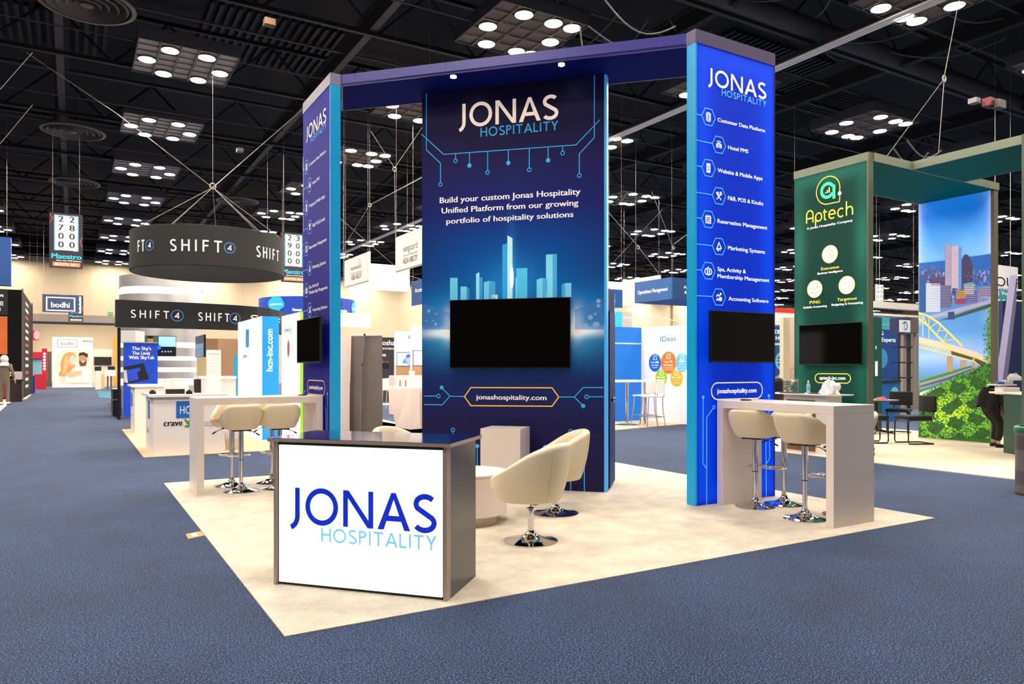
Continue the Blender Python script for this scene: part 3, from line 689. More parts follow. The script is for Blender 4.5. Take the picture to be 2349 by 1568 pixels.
def tub_chair():
    t = thing('lounge_chair', '-', 'chair', (0, 0, 0), local=True)
    def rim(th): k = (1-math.cos(th))/2; return .335+.17+.30*(.55*k+.45*smoothstep(k))
    def rad(th, k):
        c = math.cos(th); base = .215; top = .295+.015*(1-c)/2+.04*max(0, c)
        return base+(top-base)*math.sin(min(1, .12+k*1.0)*PI/2)**.75
    m, outer = shell(rim, rad, 0, .335, .46, .085, sq=2.1, lean=.06)
    m.build('tub_shell', LEATHER, t, smooth=True, sub=1)
    MB().grid(lambda a, b: ((.205*b)*math.cos(2*PI*a)+.01, (.205*b)*math.sin(2*PI*a), .475-.035*b**6), 36, 8, True).build('seat_cushion', LEATHER_IN, t, smooth=True)
    for th in (PI*.82, PI*1.18):
        sm = MB(); sm.tube([tuple(np.array(outer(th/(2*PI), k))*np.array([1.004, 1.004, 1])) for k in (.03, .1, .2, .3, .4, .5, .6, .7, .8, .9, .96)], .0018, 6); sm.build('seam', M('#d8c296', .5), t, smooth=True)
    for (x, z) in ((-.225, .66), (-.215, .58)):
        for y in (-.09, .09): MB().ball((x-.035, y, z), .011, 8).build('tuft_button', LEATHER, t, smooth=True)
    MB().box(-.12, .12, -.12, .12, .325, .34).build('seat_plate', BLACK, t)
    MB().tube([(0, 0, .26), (0, 0, .33)], .0065, 16).build('gas_lift', STEEL, t, smooth=True)
    MB().lathe([(.024, .06), (.024, .255), (.034, .262), (.034, .275), (.02, .28)], 24).build('column', CHROME, t, smooth=True)
    MB().lathe([(.0, .0), (.222, .0), (.224, .006), (.17, .015), (.11, .028), (.06, .05), (.036, .075), (.03, .09), (.0, .09)], 56, cap=False).build('base', CHROME, t, smooth=True)
    lv = MB().tube([(.02, -.02, .325), (.06, -.19, .315)], .005, 8).build('lever', BLACK, t)
    MB().tube([(.055, -.17, .316), (.065, -.225, .30)], .011, 8).build('lever_grip', BLACK, lv)
    MB().add([(.01, -.14, .33), (.05, -.15, .33), (.07, -.155, .265), (.03, -.145, .262)], [(0, 1, 2, 3)]).build('fabric_tag', M('#d8d2c4', .8), t)
    return t
ch = tub_chair(); ch.location = (2.28, 1.17, .006); ch.rotation_euler.z = math.atan2(.86, -.48)
ch['label'] = 'cream tub lounge chair nearest the viewer, seen from behind with a hanging tag'; ch['group'] = 'cream tub chairs round the drum table'
copy_thing(ch, (3.11, 2.03, .006), math.atan2(.42, -.92), 'cream tub lounge chair nearer the navy wall, partly hidden by the front chair')
copy_thing(ch, (1.93, 3.02, .006), math.atan2(-.85, .45), 'cream tub lounge chair whose back just shows above the dark reception countertop')

def bar_stool():
    t = thing('bar_stool', '-', 'stool', (0, 0, 0), local=True)
    def rim(th):
        d = abs((th % (2*PI))-PI)          # 0 at the back
        k = max(0, min(1, (d-.62)/1.75)); return .715+.085+.188*(1-(.65*k+.35*smoothstep(k)))
    def rad(th, k):
        c = -math.cos(th); base = .16
        top = .225+.0*max(0, c)+.03*max(0, -c)
        return base+(top-base)*math.sin(min(1, k*1.15)*PI/2)**.8
    m, outer = shell(rim, rad, 0, .715, .79, .05, sq=3.3, lean=.26)
    m.build('seat_shell', LEATHER, t, smooth=True, sub=1)
    MB().grid(lambda a, b: ((.175*b)*math.cos(2*PI*a)+.01, (.175*b)*math.sin(2*PI*a), .825-.03*b**5), 32, 8, True).build('seat_cushion', LEATHER_IN, t, smooth=True)
    qm = MB()
    for s in (-1, 1):
        for i in range(-3, 4):
            P = []
            for k in range(6):
                z = .82+k*.026; y = i*.055+s*(k*.03-.075)
                if abs(y) < .165: P.append((-.155-.2*(z-.715)-.012+.25*y*y*4*.3, y, z))
            if len(P) > 1: qm.tube(P, .0022, 4)
    qm.build('quilting', M('#cbb183', .6), t)
    MB().box(-.1, .1, -.1, .1, .70, .716).build('seat_plate', BLACK, t)
    MB().lathe([(.029, .365), (.029, .70)], 24).build('outer_column', CHROME, t, smooth=True)
    MB().lathe([(.030, .362), (.030, .370)], 24).build('collar', BLACK, t)
    MB().lathe([(.022, .06), (.022, .365)], 24).build('inner_column', CHROME, t, smooth=True)
    MB().lathe([(.0, .0), (.198, .0), (.200, .007), (.15, .016), (.10, .03), (.06, .05), (.034, .078), (.026, .10), (.0, .10)], 56, cap=False).build('base', CHROME, t, smooth=True)
    MB().tube([(.02, -.012, .40)]+[(.02+.12*1.0+.115*math.sin(a), .125*-math.cos(a), .395) for a in [PI*i/12 for i in range(0, 13)]]+[(.02, .012, .40)], .0095, 10).build('foot_rest', CHROME, t, smooth=True)
    lv = MB().tube([(.0, -.03, .70), (.03, -.13, .685), (.05, -.19, .65)], .004, 8).build('lever', BLACK, t)
    MB().tube([(.045, -.175, .66), (.06, -.215, .635)], .009, 8).build('lever_grip', BLACK, lv)
    return t
st = bar_stool()
gR, gL = 'cream bucket stools at the right bar table', 'cream bucket stools at the left bar table'
st.location = (5.065, 1.264, .006); st.rotation_euler.z = .35; st['group'] = gR
st['label'] = 'cream bucket bar stool tucked under the right table, nearer the blue tower'
copy_thing(st, (4.985, .60, .006), .12, 'cream bucket bar stool under the right table, nearest the viewer', gR)
copy_thing(st, (5.43, 1.20, .006), PI+.1, 'cream bucket stool on the far side of the right table, by the tower', gR)
copy_thing(st, (5.46, .52, .006), PI-.25, 'cream bucket stool half hidden behind the front leg of the right table', gR)
copy_thing(st, (.706, 4.98, .006), PI/2-.05, 'cream bucket stool at the left table, nearest the open table end', gL)
copy_thing(st, (.690, 5.46, .006), -PI/2-.35, 'cream bucket stool on the far side of the left table showing its quilted inside', gL)
copy_thing(st, (1.14, 4.96, .006), PI/2-.1, 'cream bucket stool at the left table, nearer the left tower', gL)
copy_thing(st, (1.165, 5.46, .006), -PI/2-.3, 'cream bucket stool on the far side of the left table, nearer the tower', gL)
# orange label on the carpet edge
t = thing('floor_label', 'orange tape label with white patch stuck on the blue carpet by the cream edge', 'label', (-.07, 2.84, 0))
MB().prism([(-.139, 2.706), (-.003, 2.775), (-.004, 2.972), (-.135, 2.911)], .001, .003).build('tape', M('#e8993c', .5), t)
MB().prism([(-.098, 2.76), (-.052, 2.782), (-.052, 2.93), (-.096, 2.905)], .003, .004).build('patch', M('#fbeedd', .5), t)

# ================================================================== GREEN BOOTH AT RIGHT
AU, AV0, AV1 = 10.11, 3.35, 4.79
ZB = .014
tag(MB().box(9.40, 15.5, -2.5, 6.6, 0, .012).build('booth_carpet', BEIGE2), 'cream flat carpet under the green booth at right', 'carpet')
GCAP = M('#7b8570', .35, name='sage_metal_trim'); GLAM = M('#1f4a3c', .35, name='dark_green_laminate'); GSOF = M('#00585c', .6, spec=.08, name='teal_soffit')
PA = Plane((AU, AV1), (AU, AV0)); AW = AV1-AV0
t = thing('booth_tower', 'dark green lit tower with yellow lettering and a screen, at right', 'booth tower', (AU, 4.07, ZB))
MB().box(AU+.01, AU+.12, AV0+.01, AV1, .10, ZF).build('carcass', GLAM, t)
def lit_green(x, z):
    e = min(x, AW-x, ZF-z); g = .65*math.exp(-((e-.1)/.14)**2)*(.7+.3*math.sin(z*4)); a = np.array(lin('#143c34' if z > 2.7 else '#0b3c34')[:3]); b = np.array(lin('#2c7c6a')[:3])
    return a+(b-a)*min(1, g)
paint_grid(PA, .02, AW-.03, .10, ZF, 24, 60, lit_green, 'lit_face', attr_mat('backlit_green_fabric', .35), t, .001)
MB().box(AU-.004, AU+.124, AV0-.004, AV0+.03, .06, H0).build('corner_post', M('#5d6654', .3), t)
MB().box(AU-.006, AU+.124, AV0, AV1, ZF, H0).build('cap', GCAP, t)
for z in (ZB, .09): MB().box(AU-.02, AU+.12, AV0-.03, AV0+.04, z, z+.05).build('levelling_foot', M('#26261f', .4), t)
for z in (.08, .16): MB().ball((AU-.02, AV0-.02, z), .014, 8).build('foot_bolt', M('#e8e4da', .3), t)
za = lambda x, y: PA.px(1780+x/4.356, 380+y/4.356)
YG = M('#f2e23c', .5, emit=.55); WG = M('#fdfcf2', .5, emit=.65); TG = M('#3fe0a2', .5, emit=.55)
m = MB(); c0 = za(522, 245); R_ = .235
m.stroke(PA, arc(c0[0], c0[1], R_*.97, R_, -22, 270, 30)+[(c0[0]+R_*.93, c0[1]-R_), (c0[0]+R_*.97, c0[1]-R_*.62)], .016, .006); m.build('emblem_outline', YG, t)
m = MB(); m.stroke(PA, arc(c0[0]-.01, c0[1], .115, .115, 30, 330, 24), .055, .006); m.stroke(PA, [(c0[0]+.115, c0[1]+.07), (c0[0]+.115, c0[1]-.165)], .055, .0065); m.build('emblem_letter', TG, t)
MB().disc(PA, (c0[0]+R_*.95, c0[1]-R_*.42), .034, .007).build('emblem_dot', WG, t)
m = MB()
for k, (x, h) in enumerate(((-.045, .02), (-.01, .05), (.025, .09))): m.stroke(PA, [(c0[0]+x, c0[1]-.045), (c0[0]+x, c0[1]-.045+h)], .022, .007)
m.build('emblem_bars', M('#f6e9a0', .5, emit=.55), t)
# rounded yellow name in pen strokes
def aptech(mb, pl, x0, x1, zb, zc, w=.11):
    A = [[(0, 0), (0, .55)]+arc(.27, .62, .27, .38, 175, 0, 12)+[(.54, 0)], [(0, .36), (.54, .36)]]
    P = [[(.75, -.38), (.75, .3)]+arc(1.0, .34, .25, .33, 180, -180, 20)]
    T = [[(1.48, .86), (1.48, .15)]+arc(1.6, .14, .12, .13, 180, 280, 6), [(1.36, .64), (1.68, .64)]]
    Ee = [[(1.84, .36), (2.32, .36)]+arc(2.08, .35, .25, .33, 5, 310, 18)]
    Cc = [arc(2.78, .34, .25, .33, 50, 310, 18)]
    Hh = [[(3.2, 1.12), (3.2, 0)], [(3.2, .36)]+arc(3.43, .38, .23, .29, 180, 0, 10)+[(3.66, 0)]]
    sx = (x1-x0)/3.72; sz = zc-zb
    for k, q in enumerate(A+P+T+Ee+Cc+Hh): mb.stroke(pl, [(x0+(p[0]+.03)*sx, zb+p[1]*sz) for p in q], w*sz, .006+.0002*k)
m = MB(); aptech(m, PA, za(305, 575)[0], za(772, 480)[0], za(310, 578)[1], za(330, 452)[1]); m.build('name_lettering', YG, t)
def T2(pl, f, root, rows, mat, bold=.012, name='lettering', off=.006):
    m = MB()
    for (s, xa, xb, yb, yt) in rows: text(m, pl, s, f(xa, yb)[0], f(xb, yb)[0], f(xa, yb)[1], f(xa, yt)[1], bold, off)
    return m.build(name, mat, root)
T2(PA, za, t, [('A Jonas Hospitality Company', 310, 770, 640, 618)], WG, .03)
for (s, xa, xb, yb, yt), (s2, a2, b2, yb2, yt2) in ((('Execuvue', 452, 633, 1045, 1015), ('Business Intelligence', 417, 670, 1088, 1066)), (('PVNG', 338, 444, 1382, 1350), ('Scalable Accounting', 275, 511, 1427, 1406)), (('Targetvue', 613, 811, 1352, 1322), ('Budgeting & Forecasting', 558, 872, 1400, 1377))):
    T2(PA, za, t, [(s, xa, xb, yb, yt)], YG, .02); T2(PA, za, t, [(s2, a2, b2, yb2, yt2)], WG, .03)
for k, (cx, cy, ry) in enumerate(((540, 883, 90), (389, 1231, 88), (709, 1191, 91))):
    c = za(cx, cy); r = za(cx, cy-ry)[1]-c[1]
    MB().disc(PA, c, r, .006, 32).build('badge_rim', YG, t); bd = MB().disc(PA, c, r*.93, .0065, 32).build('badge_disc', M('#fffde6', .5, emit=.75), t)
    m = MB(); s_ = lambda P, cl=False: m.stroke(PA, [(c[0]+x*r, c[1]+y*r) for x, y in P], r*.06, .0075, cl)
    if k == 0:
        m.ring(PA, (c[0]-.05*r, c[1]+.06*r), r*.42, r*.06, .0075); s_([(.26, -.26), (.5, -.52)])
        for x, h in ((-.22, .22), (-.05, .4), (.12, .3)): s_([(x, -.14), (x, -.14+h)])
    elif k == 1: s_([(-.5, .5), (-.5, -.42), (.5, -.42)]); s_([(-.3, -.14), (-.08, .14), (.08, -.02), (.36, .26)]); s_([(.2, .28), (.38, .28), (.38, .1)])
    else:
        s_([(-.5, .08), (-.24, .3), (-.02, .14), (.42, .46)])
        for x, h in ((-.42, .16), (-.2, .3), (.04, .24), (.28, .42)): s_([(x, -.42), (x, -.42+h)])
    m.build('badge_icon', M('#a88a1c', .6), bd)
zb2 = lambda x, y: PA.px(1780+x/3.41, 680+y/3.41)
x0, zt = zb2(308, 602); x1 = zb2(585, 602)[0]; zb = zb2(308, 672)[1]; zm = (zt+zb)/2; rz = abs(zt-zb)/2
m = MB(); m.stroke(PA, arc(x1-rz, zm, rz, rz, -90, 90, 10)+arc(x0+rz, zm, rz, rz, 90, 270, 10), .014, .006, True); m.build('address_outline', YG, t)
T2(PA, zb2, t, [('aptech-inc.com', 342, 545, 647, 619)], WG, .03, 'address_lettering')
p = PA.shift(.09); (x0, z1), (x1, z0) = p.px(1833, 743), p.px(1976, 836)
z1 = (p.px(1833, 745)[1]+p.px(1976, 739)[1])/2
screen(PA, x0, x1, z0, z1, .09, 'dark flat screen on the green tower above the cluttered demo stand')
# crossing canopies
t = thing('booth_header', 'sage and teal canopy beam running from the green tower to the city picture', 'canopy', (AU+.12, AV0, ZF))
MB().box(AU+.124, 14.12, AV0, AV1, ZF, ZF+.03).build('soffit', GSOF, t)
MB().box(AU+.124, 14.12, AV0-.02, AV0, ZF, H0).build('fascia', GCAP, t); MB().box(AU+.124, 14.12, AV1, AV1+.02, ZF, H0).build('rear_fascia', GCAP, t)
t = thing('booth_header', 'sage and teal canopy beam of the green booth crossing towards the right edge', 'canopy', (11.30, 1.64, ZF))
MB().box(11.31, 12.9, 1.64, AV0-.025, ZF+.002, ZF+.032).build('soffit', GSOF, t)
MB().box(11.29, 11.31, 1.64, AV0-.025, ZF, H0).build('fascia', GCAP, t); MB().box(12.9, 12.92, 1.64, AV0-.025, ZF, H0).build('rear_fascia', GCAP, t)
t = thing('booth_tower', 'green booth end tower at the right edge with sage post', 'booth tower', (12.1, 1.6, ZB))
MB().box(11.33, 12.9, 1.50, 1.62, .1, H0).build('carcass', M('#123c33', .5), t)
MB().box(11.27, 11.335, 1.49, 1.635, ZB+.04, H0).build('end_post', M('#4a5e50', .3), t, label='sage green end post')
pg = Plane((11.33, 1.50), (12.9, 1.50)); paint_grid(pg, .02, 1.5, .1, ZF, 10, 30, lit_green, 'lit_face', attr_mat('backlit_green_fabric', .35), t, .002)
for z in (.04, .12): MB().box(11.25, 11.33, 1.46, 1.50, z, z+.04).build('foot_bolt', M('#dcd8cc', .3), t)

# city picture, a backlit photograph
PP = Plane((13.98, AV1+.01), (13.98, AV0+.06)); pz = lambda x, y: PP.px(2100+x/3.484, 560+y/3.484)
t = thing('picture_wall', 'tall backlit city and river photograph with yellow bridge in the green booth', 'picture', (13.98, 4.1, ZB))
zbot = .03
MB().box(13.982, 14.11, AV0+.03, AV1+.02, ZB, ZF-.002).build('frame', M('#6a6252', .4), t)
MB().box(13.97, 14.112, AV0-.002, AV0+.058, ZB, ZF-.002).build('end_post', M('#6b6456', .4), t)
zz = [(pz(300, y)[1], c) for y, c in ((1560, '#2f6a1c'), (1200, '#3f7a2a'), (1000, '#6c9ad6'), (900, '#9fbef0'), (700, '#5c96da'), (560, '#5a8fd0'), (400, '#4a6fae'), (200, '#3f7fca'), (100, '#78b4ec'), (-100, '#4a9cf0'), (-250, '#1273dc'), (-420, '#1c86ea'))]
PEM = .55
def picol(x, z): 
    c = lerp(zz, z); e = min(x, PP.w-x); g = .25*math.exp(-e/.07)*(z > 2.3); return np.minimum(1, c+(1-c)*g)
paint_grid(PP, .0, PP.w, zbot, ZF-.004, 16, 70, picol, 'backlit_print', attr_mat('backlit_photo', PEM), t, .001)
def E_(c, e=PEM): return M(c, .6, emit=e, vary=.05)
def PPoly(pts, c, name, off=.003): MB().poly(PP, [pz(*p) for p in pts], off).build(name, E_(c), t)
PPoly([(30, 150), (120, 142), (240, 130), (330, 118), (440, 98), (520, 88), (606, 74), (608, 330), (30, 330)], '#1b5cae', 'printed_hills', .002)
rr = random.Random(3)
for c in ('#54679f', '#7a86b8', '#3a3a66', '#8a7ea6', '#2f5f9e', '#56406a', '#a09cc0'):
    m = MB()
    for k in range(34):
        x = rr.uniform(30, 585); y = rr.uniform(195, 440); w_ = rr.uniform(8, 30); h_ = rr.uniform(12, 48)
        x1_ = min(606, x+w_); m.poly(PP, [pz(x, y+h_), pz(x1_, y+h_-2), pz(x1_, y-2), pz(x, y)], .0022+rr.random()*.0006)
    o = m.build('printed_town', E_(c), t, kind='stuff')
def bld(x0, x1, y0, y1, c, c2=None, rows=0, cols=0, off=.0035):
    PPoly([(x0, y1), (x1, y1-3), (x1, y0-2), (x0, y0)], c, 'printed_building', off)
    if c2:
        m = MB()
        for k in range(rows):
            y = y0+(y1-y0)*(k+.5)/rows; m.stroke(PP, [pz(x0+2, y), pz(x1-2, y-2)], .011, off+.0004)
        m.build('printed_windows', E_(c2), t, kind='stuff')
bld(30, 85, 245, 545, '#1b4f8c'); bld(237, 288, 0, 330, '#5068a8', '#e2bdb2', 34); bld(287, 345, 16, 352, '#8a88b8', '#efc8b8', 34, 0, .0037); bld(338, 370, 24, 356, '#2f6cc0', '#7aa6dc', 34, 0, .0036)
PPoly([(368, 315), (458, 310), (458, 165), (440, 120), (425, 88), (402, 78), (385, 90), (368, 140)], '#3c3358', 'printed_building', .0033)
m = MB()
for k in range(90):
    x = rr.uniform(40, 600); y = rr.uniform(160, 450); m.poly(PP, [pz(x, y+3), pz(x+3, y+3), pz(x+3, y), pz(x, y)], .0034)
m.build('printed_town_lights', E_('#ffe2b0', .9), t, kind='stuff')
bld(125, 235, 265, 330, '#4a3a60'); bld(83, 200, 312, 542, '#8fa0c8', '#fdf2ea', 17); bld(203, 283, 332, 512, '#3c3a62', '#8f8cb0', 15)
bld(392, 470, 330, 425, '#b9a8a0', '#5a5a80', 6); PPoly([(396, 330), (468, 326), (455, 304), (410, 308)], '#3fa89a', 'printed_roof', .004)
bld(330, 395, 370, 430, '#8a5a30', '#e8b04a', 4); bld(315, 400, 435, 480, '#8a3f5a'); bld(400, 500, 400, 470, '#54528a', '#8a88b4', 4); bld(500, 606, 345, 420, '#8a7c9a', '#5f5a80', 4)
PPoly([(100, 575), (300, 520), (608, 440), (612, 468), (330, 550), (110, 600)], '#a39cb4', 'printed_road', .0045)
PPoly([(180, 612), (612, 470), (613, 500), (320, 590)], '#28523a', 'printed_bank', .0044)
PPoly([(262, 540), (312, 538), (314, 600), (262, 602)], '#26406a', 'printed_pier', .0048)
# river sheen strip and bank
PPoly([(36, 1090), (200, 1040), (330, 1000), (450, 968), (470, 985), (300, 1060), (36, 1110)], '#3f7a2e', 'printed_bank', .0046)
PPoly([(36, 1108), (230, 1055), (440, 985), (520, 985), (380, 1035), (36, 1160)], '#8a8c9a', 'printed_road', .005)
PPoly([(36, 1130), (240, 1070), (460, 990), (470, 996), (250, 1085), (36, 1145)], '#4a4c60', 'printed_rail', .0052)
PPoly([(36, 1185), (340, 1085), (345, 1110), (36, 1228)], '#d8cfd6', 'printed_road', .005)
PPoly([(30, 740), (285, 800), (480, 858), (612, 925), (612, 955), (470, 905), (285, 850), (30, 790)], '#e9c4b8', 'printed_deck', .0055)
PPoly([(285, 850), (470, 905), (600, 960), (520, 990), (470, 940), (290, 885)], '#4a4436', 'printed_deck_shadow_side', .0054)
for q in ([(252, 895), (300, 893), (300, 1018), (250, 1020)], [(356, 925), (406, 925), (404, 980), (356, 984)], [(455, 910), (476, 910), (474, 1040), (452, 1042)]): PPoly(q, '#a88a6e', 'printed_pier', .0058)
m = MB(); YB = []
o1 = [(26, 548), (100, 572), (180, 622), (250, 688), (320, 757), (380, 818)]; i1 = [(26, 592), (100, 648), (170, 725), (235, 790), (292, 845)]
m.stroke(PP, [pz(*p) for p in o1], .036, .0062); m.stroke(PP, [pz(*p) for p in i1], .034, .0064)
for (a, b) in (((100, 648), (60, 575)), ((60, 575), (60, 740)), ((110, 590), (108, 765)), ((180, 622), (120, 665)), ((170, 725), (205, 650)), ((250, 688), (180, 690)), ((225, 780), (260, 700)), ((240, 770), (320, 757))): 
    m.stroke(PP, [pz(*a), pz(*b)], .014, .0063)
m.stroke(PP, [pz(30, 785), pz(290, 845), pz(480, 905), pz(610, 950)], .02, .0066); m.stroke(PP, [pz(30, 822), pz(285, 885)], .016, .0066)
P = []
for k in range(17): P.append(pz(30+k*16, (786 if k % 2 else 822)+k*4))
m.stroke(PP, P, .010, .0067); m.stroke(PP, [pz(290, 885), pz(470, 935), pz(540, 990)], .018, .0066)
m.build('printed_bridge', E_('#f4cf4a'), t)
# leaves
def inside(x, y): 
    yb = np.interp(x, [36, 130, 330, 480, 560, 615], [1215, 1150, 1050, 985, 950, 925]); return y > yb
m0 = MB().poly(PP, [pz(*p) for p in ((36, 1235), (130, 1170), (330, 1070), (480, 1005), (612, 945), (618, 1556), (30, 1550))], .006); m0.build('printed_tree_mass', E_('#1d4a18'), t)
for ci, c in enumerate(('#12350d', '#255a18', '#3f8422', '#6aa82c', '#a8c824')):
    m = MB(); n = (900, 2000, 2200, 1400, 420)[ci]
    for k in range(n):
        if ci == 4: x, y = rr.gauss(290, 90), rr.gauss(1335, 65)
        elif ci == 3: x, y = rr.uniform(40, 610), rr.uniform(1080, 1550)
        else: x, y = rr.uniform(36, 612), rr.uniform(930, 1552)
        if not (34 < x < 612 and y < 1550 and inside(x, y)): continue
        # clumps: brighter leaves keep to the upper left of each crown
        cl = math.sin(x*.035+1.3*math.sin(y*.02))+math.sin(y*.045+x*.01)
        if (ci >= 2 and cl < -.1) or (ci == 0 and cl > .3): continue
        c_ = pz(x, y); r = rr.uniform(.007, .017); a0 = rr.random()*6
        m.poly(PP, [(c_[0]+r*(1+.4*(i % 2))*math.cos(a0+PI*i/3), c_[1]+r*(1+.4*(i % 2))*math.sin(a0+PI*i/3)) for i in range(6)], .0064+.0003*ci+rr.random()*.0002)
    for k in range(220 if ci < 4 else 0):
        y = rr.uniform(520, 940); wdt = 20+55*min(1, (y-500)/250)*abs(math.sin(y*.05)); x = 612-abs(rr.gauss(0, wdt*.6))
        c_ = pz(x, y); r = rr.uniform(.006, .013); a0 = rr.random()*6
        if x > 540: m.poly(PP, [(c_[0]+r*math.cos(a0+PI*i/2.5), c_[1]+r*math.sin(a0+PI*i/2.5)) for i in range(5)], .0068+.0003*ci)
    m.build('printed_leaves', E_(c), t, kind='stuff')

# demo stand with clutter
g = np.array([9.72, 4.13])
t = thing('demo_stand', 'white demo stand in front of the green tower holding a sweets jar', 'stand', (g[0], g[1], ZB))
zt_ = .985
wx0 = [G(1818, 920, zt_), G(1952, 921, zt_)]
MB().prism([(9.50, 4.93), (9.46, 3.62), (9.60, 3.50), (9.98, 3.52), (10.02, 4.9)], zt_, zt_+.02).build('top', M('#fbf3ea', .3), t)
MB().box(9.58, 9.95, 3.72, 4.58, ZB, zt_).build('cabinet', M('#efe4da', .4), t)
MB().box(9.565, 9.58, 3.95, 4.5, .05, .90).build('open_front', M('#6a4a2c', .5), t)
MB().box(9.56, 9.566, 3.95, 4.5, .45, .47).build('shelf', M('#e8dccb', .4), t)
j = AT(1861, 918, depth((9.66, 4.5)))
jt = thing('sweets_jar', 'clear square jar full of bright wrapped balls on the demo stand', 'jar', (9.66, 4.5, 1.005))
GL = M('#dfe9e6', .05, alpha=.07, name='clear_plastic')
MB().box(9.58, 9.74, 4.40, 4.60, 1.005, 1.012).box(9.58, 9.583, 4.40, 4.60, 1.005, 1.25).box(9.737, 9.74, 4.40, 4.60, 1.005, 1.25).box(9.58, 9.74, 4.40, 4.403, 1.005, 1.25).box(9.58, 9.74, 4.597, 4.60, 1.005, 1.25).build('jar_wall', GL, jt)
cols = ['#7ccf2e', '#23234e', '#e8e4ea', '#c02a3a', '#2f8a2a', '#3a3a86']
k = 0
for z in range(5):
    for y in range(4):
        for x in range(3):
            MB().ball((9.61+x*.05+rr.uniform(-.006, .006), 4.428+y*.048+rr.uniform(-.006, .006), 1.034+z*.042), .024, 8).build('wrapped_ball', M(cols[rr.randrange(6)], .35), jt, smooth=True)
b = thing('water_bottle', 'small clear water bottle with blue label on the demo stand', 'bottle', (9.68, 4.16, 1.005))
MB().lathe([(.0, 0), (.032, 0), (.033, .02), (.033, .12), (.028, .15), (.013, .18), (.013, .2)], 18, (9.68, 4.16, 1.005)).build('bottle', M('#c9dfe4', .1, alpha=.55), b, smooth=True)
MB().lathe([(.034, .055), (.034, .11)], 18, (9.68, 4.16, 1.005), cap=False).build('label', M('#5ab4e0', .4), b)
MB().lathe([(.014, .195), (.014, .215)], 12, (9.68, 4.16, 1.005)).build('cap', M('#f4f4f4', .4), b)
kb = thing('keyboard', 'dark keyboard lying on the demo stand', 'keyboard', (9.56, 4.2, 1.005))
MB().box(9.52, 9.66, 4.22, 4.62, 1.005, 1.02).build('body', M('#3c3a38', .5), kb)
for r_ in range(4):
    m = MB()
    for c_ in range(12): m.box(9.53+r_*.032, 9.555+r_*.032, 4.23+c_*.032, 4.255+c_*.032, 1.02, 1.026)
    m.build('key_row', M('#55524e', .5), kb, kind='stuff')
tag(MB().box(9.53, 9.60, 3.86, 4.05, 1.005, 1.02).build('handheld_reader', M('#2a2829', .5), bevel=.004), 'small dark handheld device between bottle and plastic bag on the demo stand', 'device')
def crumple(c, r, sz, seed, n=20):
    q = random.Random(seed); ph = [q.uniform(0, 6) for _ in range(6)]
    return MB().grid(lambda a, b: (lambda th, f, k: (c[0]+r*k*sz[0]*math.sin(f)*math.cos(th), c[1]+r*k*sz[1]*math.sin(f)*math.sin(th), c[2]+r*sz[2]*max(-.1, -k*math.cos(f)) + r*sz[2]*.1))(2*PI*a, PI*b, 1+.22*math.sin(5*2*PI*a+ph[0])*math.sin(4*PI*b+ph[1])+.16*math.sin(9*2*PI*a+ph[2]+3*b)+.1*math.sin(14*b+ph[3]+4*a)), n*2, n, True)
tb = thing('plastic_bag', 'crumpled white and blue plastic bag on the demo stand', 'bag', (9.72, 3.78, 1.005))
crumple((9.72, 3.78, 1.01), .13, (1, 1.1, 1.3), 2).build('bag', M('#eceef2', .3), tb, smooth=True)
crumple((9.73, 3.86, 1.10), .07, (1, .9, 1), 5, 12).build('bag_print', M('#4a90d8', .3), tb, smooth=True)

# round table and black cantilever chairs
t = thing('meeting_table', 'round table with black pedestal behind the green tower', 'table', (11.1, 4.3, ZB))
tcx, tcy = [float(v) for v in AT(2010, 844, 16.1)[:2]]
t.location = (tcx, tcy, ZB); bz = .74
MB().lathe([(.0, .72), (.44, .72), (.45, .735), (.45, .745), (.0, .745)], 48, (tcx, tcy, 0), cap=False).build('tabletop', M('#2b2a2b', .3), t, smooth=True)
MB().lathe([(.44, .746), (.0, .748)], 48, (tcx, tcy, 0), cap=False).build('top_laminate', M('#b8aaa0', .25), t)
MB().lathe([(.035, .05), (.035, .72)], 16, (tcx, tcy, 0)).build('column', BLACK, t, smooth=True)
for k in range(4):
    a = .5+k*PI/2; MB().tube([(tcx, tcy, .09), (tcx+.2*math.cos(a), tcy+.2*math.sin(a), .06), (tcx+.36*math.cos(a), tcy+.36*math.sin(a), .03)], [.03, .024, .014], 8).build('foot', BLACK, t, smooth=True)
tag(crumple((tcx-.05, tcy-.15, .755), .09, (.8, 1.3, .5), 9, 10).build('red_pouch', M('#c8505a', .5), smooth=True), 'small red and pink pouch on the round table behind the green tower', 'pouch')
BLK = M('#0c0c0e', .8, bump=.1, bscale=80, name='black_fabric')
def cant_chair():
    t = thing('conference_chair', '-', 'chair', (0, 0, 0), local=True)
    r = .013
    MB().tube([(-.24, -.2, .46), (.20, -.2, .455), (.235, -.2, .42), (.24, -.2, .06), (.22, -.2, .015), (-.26, -.2, .013), (-.28, -.18, .013), (-.28, .18, .013), (-.26, .2, .013), (.22, .2, .015), (.24, .2, .06), (.235, .2, .42), (.20, .2, .455), (-.24, .2, .46)], r, 10).build('cantilever_frame', BLACK, t, smooth=True)
    MB().tube([(-.05, -.14, .44), (-.27, -.14, .44), (-.31, -.14, .48), (-.30, -.14, .72)], .012, 8).tube([(-.05, .14, .44), (-.27, .14, .44), (-.31, .14, .48), (-.30, .14, .72)], .012, 8).build('back_support', BLACK, t, smooth=True)
    MB().box(-.23, .25, -.235, .235, .46, .535).build('seat', BLK, t, bevel=.03, sub=0)
    MB().prism([(-.315, -.23), (-.27, -.235), (-.245, -.12), (-.235, 0), (-.245, .12), (-.27, .235), (-.315, .23)], .60, .90).build('backrest', BLK, t, bevel=.02)
    return t
cc = cant_chair(); gc = 'black cantilever chairs at the round table'
